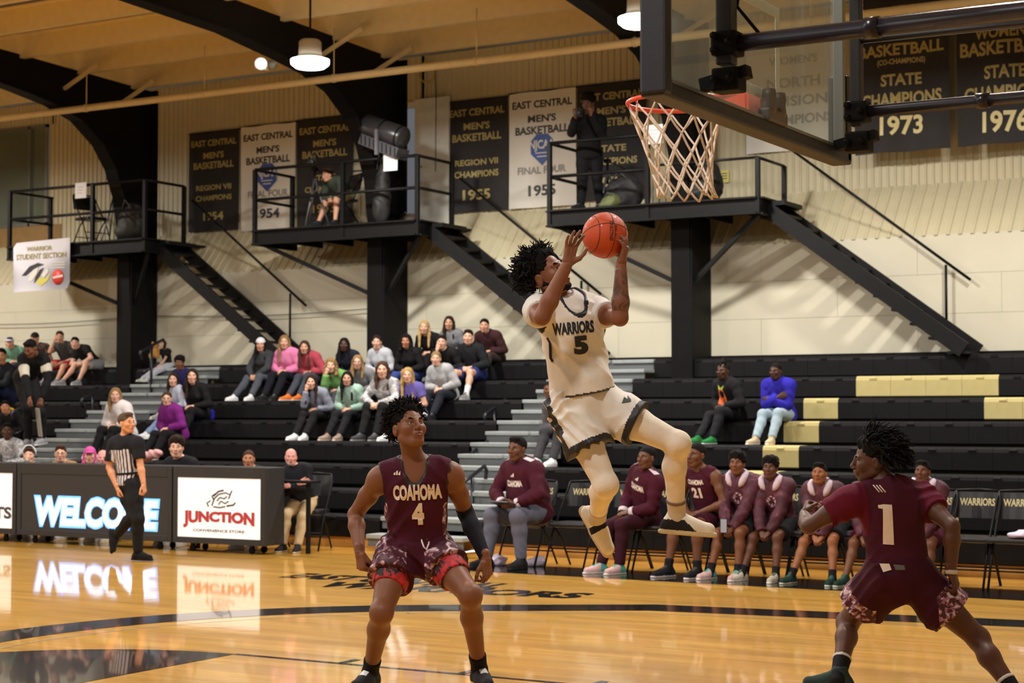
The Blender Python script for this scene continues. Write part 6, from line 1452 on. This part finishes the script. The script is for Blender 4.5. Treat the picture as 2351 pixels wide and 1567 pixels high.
# ================================================================ advertising boards
YB = 15.5
def led_text(m_name, c, e, s): return mat(m_name, c, .4, emit=e, estr=s)
def board(lab, xl, xr, kind):
    t = thing('display_board', lab, 'board', ((xl + xr) / 2, YB, .1), 'boards along the scorers table')
    z0, z1 = .10, .985; cs = mat('board_case', (40, 40, 42), .5, bump=.03)
    MB().box((xl + .006, YB, z0), (xr - .006, YB + .34, z1), 0, .015).build('cabinet', cs, t)
    m = .075
    for a, b in (((xl + .01, YB - .02, z0), (xl + m, YB + .01, z1)), ((xr - m, YB - .02, z0), (xr - .01, YB + .01, z1)), ((xl + m, YB - .02, z1 - .13), (xr - m, YB + .01, z1 - .0)), ((xl + m, YB - .02, z0), (xr - m, YB + .01, z0 + .07))): MB().box(a, b, 0, .006).build('bezel', cs, t)
    X0, X1, Z0, Z1 = xl + m, xr - m, z0 + .07, z1 - .13; W = X1 - X0; H = Z1 - Z0
    if kind == 'dark':
        MB().box((X0, YB - .008, Z0), (X1, YB - .002, Z1)).build('screen', mat('led_dark', (44, 43, 44), .35, emit=(70, 68, 70), estr=.12), t)
    else: MB().box((X0, YB - .008, Z0), (X1, YB - .002, Z1)).build('screen', led_text('led_white', (200, 200, 200), (255, 246, 240), .62), t)
    for xx in (xl + .25, xr - .25):
        for yy in (YB + .06, YB + .28):
            MB().lathe((xx, yy - .012, .04), [(0, 0), (.04, 0), (.04, .024), (0, .024)], 14, (0, 1, 0)).build('caster', M_black, t); MB().box((xx - .02, yy - .02, .06), (xx + .02, yy + .02, z0 + .01)).build('caster_fork', M_plat, t)
    o = lambda fx, fz: (X0 + W * fx, YB - .008, Z1 - H * fz)
    return [c for c in t.children if c.name.startswith('screen')][0], o, W, H
xs_ = [atY(x, 1160, YB)[0] for x in (-330, 40, 398, 612)]
t, o, W, H = board('white lit board cut by the left picture edge', xs_[0], xs_[1], 'white')
textobj('lettering', 'SPORTS', W * .35, H * .22, o(.82, .72), (1, 0, 0), (0, 0, 1), M_ink, t, .04)
MB().tube([o(.82 + .05 * math.cos(a), .42 + .14 * math.sin(a)) for a in np.linspace(0, 5.5, 20)], .012, 6).build('emblem', M_ink, t)
t, o, W, H = board('dark lit board reading welcome behind the referee', xs_[1], xs_[2], 'dark')
blu = led_text('led_blue', (90, 150, 220), (120, 180, 255), 1.3); cyn = led_text('led_cyan', (200, 225, 255), (200, 226, 255), 1.25)
textobj('letter_glow', 'WELCOME', W * .86, H * .58, o(.52, .66), (1, 0, 0), (0, 0, 1), blu, t, .085, lift=.002, shear=.12)
textobj('lettering', 'WELCOME', W * .83, H * .50, o(.52, .66), (1, 0, 0), (0, 0, 1), cyn, t, .045, lift=.005, shear=.12)
t, o, W, H = board('white lit board with red junction lettering', xs_[2], xs_[3], 'white')
redm = led_text('led_red', (150, 50, 50), (170, 60, 60), .45); dk = led_text('led_ink', (50, 46, 46), (50, 46, 46), .2)
v, f = fittext('JUNCTION', W * .86, H * .30, .06)
P = [(o(.5, .70)[0] + a[0], YB - .014, o(.5, .70)[2] + a[1] * (1 - .25 * (1 - (2 * a[0] / (W * .86)) ** 2)) + .02 * (1 - (2 * a[0] / (W * .86)) ** 2)) for a in v]
me = bpy.data.meshes.new('lettering'); me.from_pydata(P, [], f); me.materials.append(redm); child('lettering', me, t)
textobj('lettering', 'CONVENIENCE STORE', W * .62, H * .045, o(.5, .88), (1, 0, 0), (0, 0, 1), dk, t, .02, lift=.004)
# line drawing over the name
def ln(pts, r=.008): MB().tube([(o(a, b)[0], YB - .012, o(a, b)[2]) for a, b in pts], r, 5).build('drawing_stroke', dk, t)
ln([(.42, .46), (.45, .34), (.5, .27), (.58, .24), (.64, .27), (.66, .2), (.62, .34)]); ln([(.44, .3), (.5, .22), (.56, .2)], .01); ln([(.48, .38), (.52, .32), (.57, .34), (.6, .3)]); ln([(.6, .46), (.68, .44), (.7, .40)], .01)
ln([(.5, .44), (.53, .38), (.58, .42), (.62, .38)]); ln([(.38, .48), (.36, .42), (.4, .38)]); ln([(.44, .48), (.52, .49), (.58, .47)]); ln([(.46, .26), (.42, .3), (.44, .36)])
# box at the end of the board row
# black side face of the table end
# ================================================================ team bench
Yc = 15.95
BG = 'folding chairs of the team bench'
chairs = [1213, 1322, 1432, 1512, 1606, 1690, 1776, 1880, 1985, 2130, 2228, 2330]
clabs = {1213: 'bench chair under the staff member with a tablet', 1322: 'empty bench chair between the two staff members', 1432: 'bench chair under the leaning staff member', 1512: 'empty bench chair left of the player twenty one', 1606: 'bench chair under the player wearing twenty one',
         1690: 'bench chair under the third seated player from the grey steps', 1776: 'bench chair under the player with spiky hair', 1880: 'bench chair under the player left of the runner', 1985: 'bench chair hidden behind the running player', 2130: 'bench chair under the player right of the runner',
         2228: 'empty bench chair with gold lettering right of the last player', 2330: 'empty bench chair at the right picture edge'}
for cx in chairs:
    p = atY(cx, 1200, Yc); c = folding_chair(clabs[cx], (p[0], Yc, 0), 0, BG, back_text=True)
def bench_seat(): return (Yc - .02, .47, Yc - .52, 0)
WUP = camo_mat('warmup_print', [(66, 20, 38), (80, 32, 50), (104, 54, 70)], 9, (.5, .62))
S_CLR = ((206, 196, 186), (226, 218, 204), (205, 110, 120)); S_GRN = ((36, 62, 54), (200, 198, 180), (60, 90, 80)); S_BKW = ((30, 30, 36), (210, 200, 196), (70, 66, 70))
bench = [
 (1187, 1032, 'heavy set staff member in maroon pullover holding a tablet', dict(skin=(96, 60, 42), top=(66, 20, 36), bottom=(92, 94, 110), hair='short', hairc=H_BLK, b=1.25, belly=.05, toff=.022, mus=1.15, shoe=((30, 30, 32), (30, 30, 32), (40, 40, 42))), dict(pose='tablet', yaw=-.25, kneesp=.2, s=1.05, look=(-9, 5, 1.8))),
 (1484, 1052, 'staff member in maroon pullover leaning back behind the jumper', dict(skin=(100, 64, 46), top=(66, 18, 36), bottom=(52, 16, 30), hair='buzz', hairc=H_BLK, b=1.05, toff=.02, shoe=S_CLR), dict(pose=('lap', 'lap'), yaw=-.5, dx=-.2, s=1.05, look=(-9, 5, 2.2))),
 (1598, 1046, 'seated player in maroon jersey number twenty one', dict(skin=(104, 66, 46), top=MAR if 'MAR' in globals() else (84, 22, 44), sleeve='none', toff=.012, neckhole=.075, bottom=(58, 16, 32), btype='shorts', hair='buzz', hairc=H_BLK, shoe=S_BKW, legwear=[('sock', (24, 24, 26), 1.78, 2, 'LR', .006)]), dict(pose='lap', yaw=-.3, s=1.08, kneesp=.16, look=(-9, 5, 2.0))),
 (1692, 1066, 'seated player in maroon warm up hoodie holding a phone', dict(skin=(116, 72, 48), top=WUP, collar=(200, 182, 196), toff=.026, bottom=(24, 22, 26), btype='shorts', hair='fluffy', hairc=H_BLK, shoe=S_CLR, legwear=[('sock', (24, 24, 26), 1.78, 2, 'LR', .006)]), dict(pose='clasp', yaw=-.2, kneesp=.16, s=1.02)),
 (1768, 1076, 'seated player with spiky hair in maroon warm up hoodie', dict(skin=(92, 56, 40), top=WUP, collar=(200, 182, 196), toff=.026, bottom=(22, 20, 24), btype='shorts', hair=['short', 'fluffy'], hairc=H_BLK, shoe=((196, 190, 176), (228, 222, 210), (90, 90, 90)), legwear=[('sock', (24, 24, 26), 1.78, 2, 'LR', .006)]), dict(pose='clasp', yaw=-.15, kneesp=.2, s=1.02)),
 (1881, 1088, 'seated player in maroon warm up hoodie with green shoes, left of the runner', dict(skin=(142, 90, 58), top=WUP, collar=(200, 182, 196), toff=.026, bottom=(22, 20, 24), btype='shorts', hair='short', hairc=H_BLK, shoe=S_GRN, legwear=[('sock', (24, 24, 26), 1.78, 2, 'LR', .006)]), dict(pose='clasp', yaw=-.1, kneesp=.24, s=1.0)),
 (1992, 1090, 'seated player mostly hidden behind the running defender', dict(skin=(110, 70, 48), top=WUP, collar=(200, 182, 196), toff=.026, bottom=(84, 22, 44), btype='shorts', hair='short', hairc=H_BLK, shoe=S_GRN), dict(pose='clasp', yaw=-.1, kneesp=.18, s=1.0)),
 (2118, 1084, 'seated player in maroon warm up hoodie right of the runner', dict(skin=(98, 60, 42), top=WUP, collar=(200, 182, 196), toff=.026, bottom=(70, 22, 42), btype='shorts', hair='short', hairc=H_BLK, shoe=S_GRN), dict(pose='clasp', yaw=-.1, kneesp=.16, s=1.0)),
]
txtm = mat('jersey_tan2', (226, 214, 206), .6)
def do_bench():
    for px, py, lab, sp, kw in bench:
        J = seated(px, py, bench_seat(), **kw); sp = dict(sp); sp.update(h=.014, hh=.0055, hd=.0055, hs=.008, slim=1.12); sp.setdefault('wr', .006)
        if sp.get('shoe') is S_CLR: sp['shoefn'] = lambda c, m, sd: np.where(m == 1, 1, np.where((c[:, 1] < .02) | (m == 2), 2, 0)); sp['shoe'] = ((206, 170, 170), (226, 218, 204), (80, 160, 150))
        t = add_person(J, sp, lab, 'maroon bench beside the court')
        bv = bvh_of(part_of(t, 'shirt')); t0 = t; t = part_of(t0, 'shirt'); up = nrm(J['neck'] - J['pel']); ux = -J['_R'][0][:, 0]; f = J['_R'][0][:, 1]; ch = J['pel'] + up * .36 * J['s'] + f * .1
        if 'pullover' in lab:
            decal_text(t, bv, 'COAHOMA', .21, .065, ch, ux, up, txtm, .05, lift=.006)
            for i in range(3): decal_poly(t, bv, [(-.03 + i * .016, .07), (-.018 + i * .016, .07), (-.018 + i * .016, .085 + .012 * i), (-.03 + i * .016, .078 + .012 * i)], ch, ux, up, txtm, 'logo_bar')
            for sg in (-1, 1): decal_poly(t, bv, [(-.05, -.02), (.04, -.02), (.06, .03), (-.05, .035)], J['shL' if sg > 0 else 'shR'] - ux * sg * .05 + up * .0, ux, nrm(V(0, -.6, 1)) if False else nrm(f * -1 + up * .2), mat('shoulder_white', (206, 188, 196), .7), 'shoulder_patch', .006)
            for sd in 'LR':
                d = nrm(J['wr' + sd] - J['el' + sd]); P, Q = solid(arm_prims(J, sd, .024)[-1:], .008, gclip=[(J['wr' + sd] - d * .012, d), (J['wr' + sd] - d * .06, -d)]); child('cuff', fastmesh('cuff', P, Q, mat('cuff_white', (206, 192, 198), .7)), t)
        elif 'twenty one' in lab:
            decal_text(t, bv, 'COAHOMA', .2, .05, ch + up * .06, ux, up, txtm, .05, lift=.006); decal_text(t, bv, '21', .12, .11, ch - up * .05, ux, up, txtm, .05, lift=.006)
        elif 'hidden' not in lab:
            # pale collar lapels lying on the chest, then the round printed emblem
            for sg in (-1, 1):
                nk = J['neck']; decal_tube(t, bv, [nk + ux * sg * a + up * b_ for a, b_ in ((.098, .07), (.094, .04), (.084, .01), (.068, -.02), (.048, -.045))], f, [.022, .034, .036, .030, .010], M_cloth((200, 182, 196)), 'collar_lapel', .002, 8)
            for k in range(9):
                a0 = k * .7; r_ = .062 - .006 * (k % 2); r2 = r_ * (.35 + .2 * (k % 3))
                decal_poly(t, bv, [(r_ * math.cos(a0 + q) + .02, r_ * math.sin(a0 + q) - .04) for q in np.linspace(0, .5, 4)] + [(r2 * math.cos(a0 + q) + .02, r2 * math.sin(a0 + q) - .04) for q in np.linspace(.5, 0, 4)], ch, ux, up, mat('hoodie_print', (176, 144, 158), .7), 'print', .006)
        if 'tablet' in lab:
            c = (J['wrL'] + J['wrR']) / 2 + J['f'] * .06 + V(0, 0, .0); tt = thing('tablet', 'dark tablet held on the lap of the heavy set staff member', 'tablet', c)
            MB().beam(c - J['r'] * .14, c + J['r'] * .14, .2, .012, up=nrm(V(0, 0, 1) - J['f'] * .35)).build('tablet_case', mat('tablet_dark', (50, 52, 60), .3), tt)
            MB().beam(c - J['r'] * .125 + V(0, 0, .008), c + J['r'] * .125 + V(0, 0, .008), .17, .002, up=nrm(V(0, 0, 1) - J['f'] * .35)).build('screen', mat('tablet_screen', (150, 156, 170), .2), tt)
        if 'phone' in lab:
            c = (J['wrL'] + J['wrR']) / 2 + J['f'] * .09 + V(0, 0, .03); tt = thing('phone', 'black phone in the hands of a seated bench player', 'phone', c); MB().box(c - V(.035, .005, .07), c + V(.035, .005, .07), 0, .004).build('phone_case', M_black, tt); MB().box(c - V(.031, .0065, .064), c + V(.031, -.0045, .064)).build('screen', mat('tablet_screen', (150, 156, 170), .2), tt)
    # towels on the floor
    for px, py, lab in ((1130, 1290, 'crumpled white towel on the black border under the tablet holder'), (1218, 1292, 'crumpled white towel right of the dark shoes'), (1398, 1000, None)):
        if lab is None: continue
        p = atZ(px, py, .03); t = thing('towel', lab, 'towel', p, 'towels on the floor'); child('towel_body', blob([(p, (.16, .1, .05)), (p + V(.08, .03, .03), (.08, .08, .05)), (p + V(-.1, 0, .0), (.1, .07, .04))], .03, .025, M_cloth((206, 192, 214)), noise=.012, floor=0.0), t)
    p = atZ(1090, 1270, .05); t = thing('papers', 'red and white folded sheet on the floor left of the bench', 'paper', p); MB().prism([p + V(-.16, -.05, 0), p + V(.1, -.1, .03), p + V(.16, .02, .06), p + V(-.1, .06, .02)], (0, 0, .006)).build('sheet', M_paper, t)
    p = atY(2345, 1222, Yc - .1); t = thing('towel', 'white towel on the last chair at the right edge', 'towel', p, 'towels on the floor'); child('towel_body', blob([((p[0], Yc - .1, .50), (.12, .12, .035)), ((p[0] + .06, Yc - .08, .53), (.07, .07, .03))], .03, .02, M_cloth((206, 192, 214)), noise=.008), t)
    # bottle
    p = atZ(1350, 1275, 0.0); p = V(p[0], 15.8, 0); t = thing('water_bottle', 'small clear water bottle under the empty bench chair', 'bottle', p); MB().lathe(p, [(0, 0), (.032, .002), (.033, .05), (.030, .1), (.033, .15), (.025, .18), (.012, .2), (.012, .21), (0, .211)], 14).build('bottle_body', mat('clear_plastic', (170, 180, 180), .15, spec=.8), t); MB().lathe(p, [(.014, .205), (.014, .22), (0, .222)], 12).build('bottle_cap', M_paper, t)
# people behind the boards
tab = [
 (66, 1046, 'fair man with white headset behind the boards at the left', dict(skin=FAIR, top=(96, 98, 104), bottom=BW, hair='short', hairc=H_BRN), dict(pose=('lap', 'face')), 'headset'),
 (139, 1042, 'young man with dark glasses and tan top behind the boards', dict(skin=FAIR, top=(150, 116, 84), bottom=BW, hair='short', hairc=H_BRN, glasses=True), {}, None),
 (236, 1052, 'pink faced bald man behind the boards next to the referee', dict(skin=PINKF, top=(196, 120, 124), bottom=BW, hair='bald', hairc=(190, 150, 138)), {}, None),
 (405, 1028, 'young man with thick dark fringe behind the boards', dict(skin=FAIR, top=(26, 26, 30), bottom=BW, hair='fluffy', hairc=H_DBR), {}, None),
 (571, 1054, 'boy with shaved head just above the junction board', dict(skin=TAN, top=(38, 42, 60), bottom=BW, hair='buzz', hairc=(70, 48, 36)), dict(s=.85), None),
]
def do_table():
    for px, py, lab, sp, kw, ex in tab:
        kw = dict(kw); kw.setdefault('pose', 'lap'); J = seated(px, py, (16.35, .47, 16.05, 0), look=(-6, 9, 1.6), **kw); sp = dict(sp); sp.update(h=.018, hh=.0055)
        t = add_person(J, sp, lab, 'people behind the boards')
        folding_chair('folding chair under the ' + lab.split(' behind')[0].split(' just')[0], (J['pel'][0], 16.36, 0), 0, 'folding chairs behind the boards')
        if ex: 
            H = J['head']; HR = J['HR']; hs_ = thing('headset', 'thin white headset on the fair man behind the boards', 'headset', H)
            MB().tube([xf(V(.088 * math.sin(a), -.01, .03 + .108 * math.cos(a)), HR, H) for a in np.linspace(-1.6, 1.6, 12)], .007, 6).build('band', M_paper, hs_)
            for s in (-1, 1): MB().ball(xf(V(s * .09, -.01, 0), HR, H), .028, 10, 8).build('ear_cup', M_ink, hs_)
    # child with pink and teal knitted hat: only crown visible
    J = seated(206, 1046, (16.7, .47, 16.3, 0), s=.85, look=(-6, 9, 1.4)); add_person(J, dict(skin=FAIR, top=(60, 120, 120), bottom=BW, hair='long', hairc=(196, 84, 140), cap=(196, 84, 150), h=.018), 'child with bright pink hair and teal top behind the boards', 'people behind the boards')
    folding_chair('folding chair under the child with bright pink hair', (J['pel'][0], 16.7, 0), 0, 'folding chairs behind the boards')
    # bald bearded man at the end of the table with khaki trousers
    kn = atY(705, 1150, 16.0)
    J = seated(668, 1050, (16.45, .50, 16.0, 0), s=1.0, yaw=.3, look=(-4, 8, 2.0), pose='fold', kneesp=.13, dx=.1); t = add_person(J, dict(skin=PINKF, top=(28, 30, 36), bottom=(196, 172, 134), hair=['bald', 'beard'], hairc=(150, 140, 134), b=1.1, belly=.03, h=.014, hh=.0055, shoe=((40, 40, 44), (200, 190, 170), (40, 40, 44))), 'bald bearded man in black top and khaki trousers at the end of the boards', 'people behind the boards')
    folding_chair('folding chair under the bald man in khaki trousers', (J['pel'][0], 16.47, 0), .3, 'folding chairs behind the boards')
    p = atY(680, 1119, 16.0); t = thing('tabletop_shelf', 'narrow work shelf behind the end of the boards', 'shelf', (xs_[3] - .3, 15.84, .84)); MB().box((xs_[1], 15.86, .80), (xs_[3] + .35, 16.05, .83), 0, .005).build('shelf_board', M_plat, t)
    for xx in (xs_[1] + .2, xs_[2], xs_[3] + .25): MB().box((xx, 15.9, 0), (xx + .04, 15.94, .80)).build('shelf_leg', M_plat, t)
# people on the platforms
def do_platform():
    J = seated(752, 402, (21.9, ZD + .46, 21.45, ZD), s=1.0, yaw=-.25, kneesp=.2, pose='clasp', look=(-20, 8, 2), dx=.05)
    add_person(J, dict(skin=FAIR2, top=(62, 70, 60), bottom=(150, 136, 104), btype='shorts', hair='short', hairc=H_BRN, sleeve='long', toff=.024, shoe=S_BLK), 'seated cameraman in dark green top and khaki shorts on the middle platform')
    D = (atY(1348, 465, 21.6) - CP) @ cfwd; P = lambda x, y, dd=0: atD(x, y, D + dd)
    J = dict(s=1.03, pel=P(1353, 352), neck=P(1352, 268), head=P(1350, 238, -.06), shR=P(1324, 279), shL=P(1381, 278), elR=P(1312, 305, -.1), elL=P(1383, 312, -.15), wrR=P(1322, 268, -.28), wrL=P(1356, 262, -.32),
             hipR=P(1339, 355), hipL=P(1367, 355), knR=P(1338, 408, -.03), knL=P(1371, 408, -.03), anR=P(1334, 462), anL=P(1378, 462), toeR=V(-.2, -1, 0), toeL=V(.3, -1, 0), hdR=V(.1, -.2, 1), hdL=V(-.2, -.2, 1), hnR=V(0, -1, 0), hnL=V(0, -1, 0), hkR='half', hkL='half')
    J['anR'][2] = J['anL'][2] = ZD + .09; J['HR'] = ortho(V(.15, -1, -.3), V(0, 0, 1)); J['f'] = V(0, -1, 0); J['r'] = V(-1, 0, 0)
    add_person(J, dict(skin=(110, 74, 54), top=(20, 20, 22), bottom=(20, 20, 23), hair='fluffy', hairc=H_BLK, toff=.024, shoe=S_BLK), 'standing photographer in black on the platform behind the net')
    c = (J['wrR'] + J['wrL']) / 2 + V(0, -.08, .02); camera_obj('black camera raised by the standing photographer', c - V(0, 0, .1), V(.2, -1, -.2), .8)
# ---------------------------------------------------------------- bags and small things on the platforms
bag('dark backpack slumped on the deck of the left platform by the column', 302, 500, 21.55, .5, .62, .4, (40, 38, 36))
bag('dark rucksack on a chair behind the photographer', 1432, 430, 21.8, .6, .5, .4, (34, 34, 36))
bag('olive bag on the deck behind the net', 1402, 425, 21.5, .3, .2, .22, (96, 102, 60))
bag('black waste sack leaning on the column, right side of the net', 1620, 420, 21.8, .5, .6, .45, (20, 20, 22), 'waste_sack')
bag('tall black bundle standing by the column on the middle platform', 878, 470, 21.42, .26, .95, .24, (26, 26, 28))
bag('pale crumpled cloth bundle hung by the middle column', 868, 400, 21.5, .4, .3, .22, (196, 190, 176), 'cloth_bundle') if False else None
bag('low brown bag on the middle platform in front of the open doorway', 938, 490, 22.2, .34, .22, .25, (74, 60, 46))
tp = tripod('dark light stand behind the photographer near the net', 1395, .7, 21.85, .25)
do_crowd(); do_bench(); do_table(); do_platform()
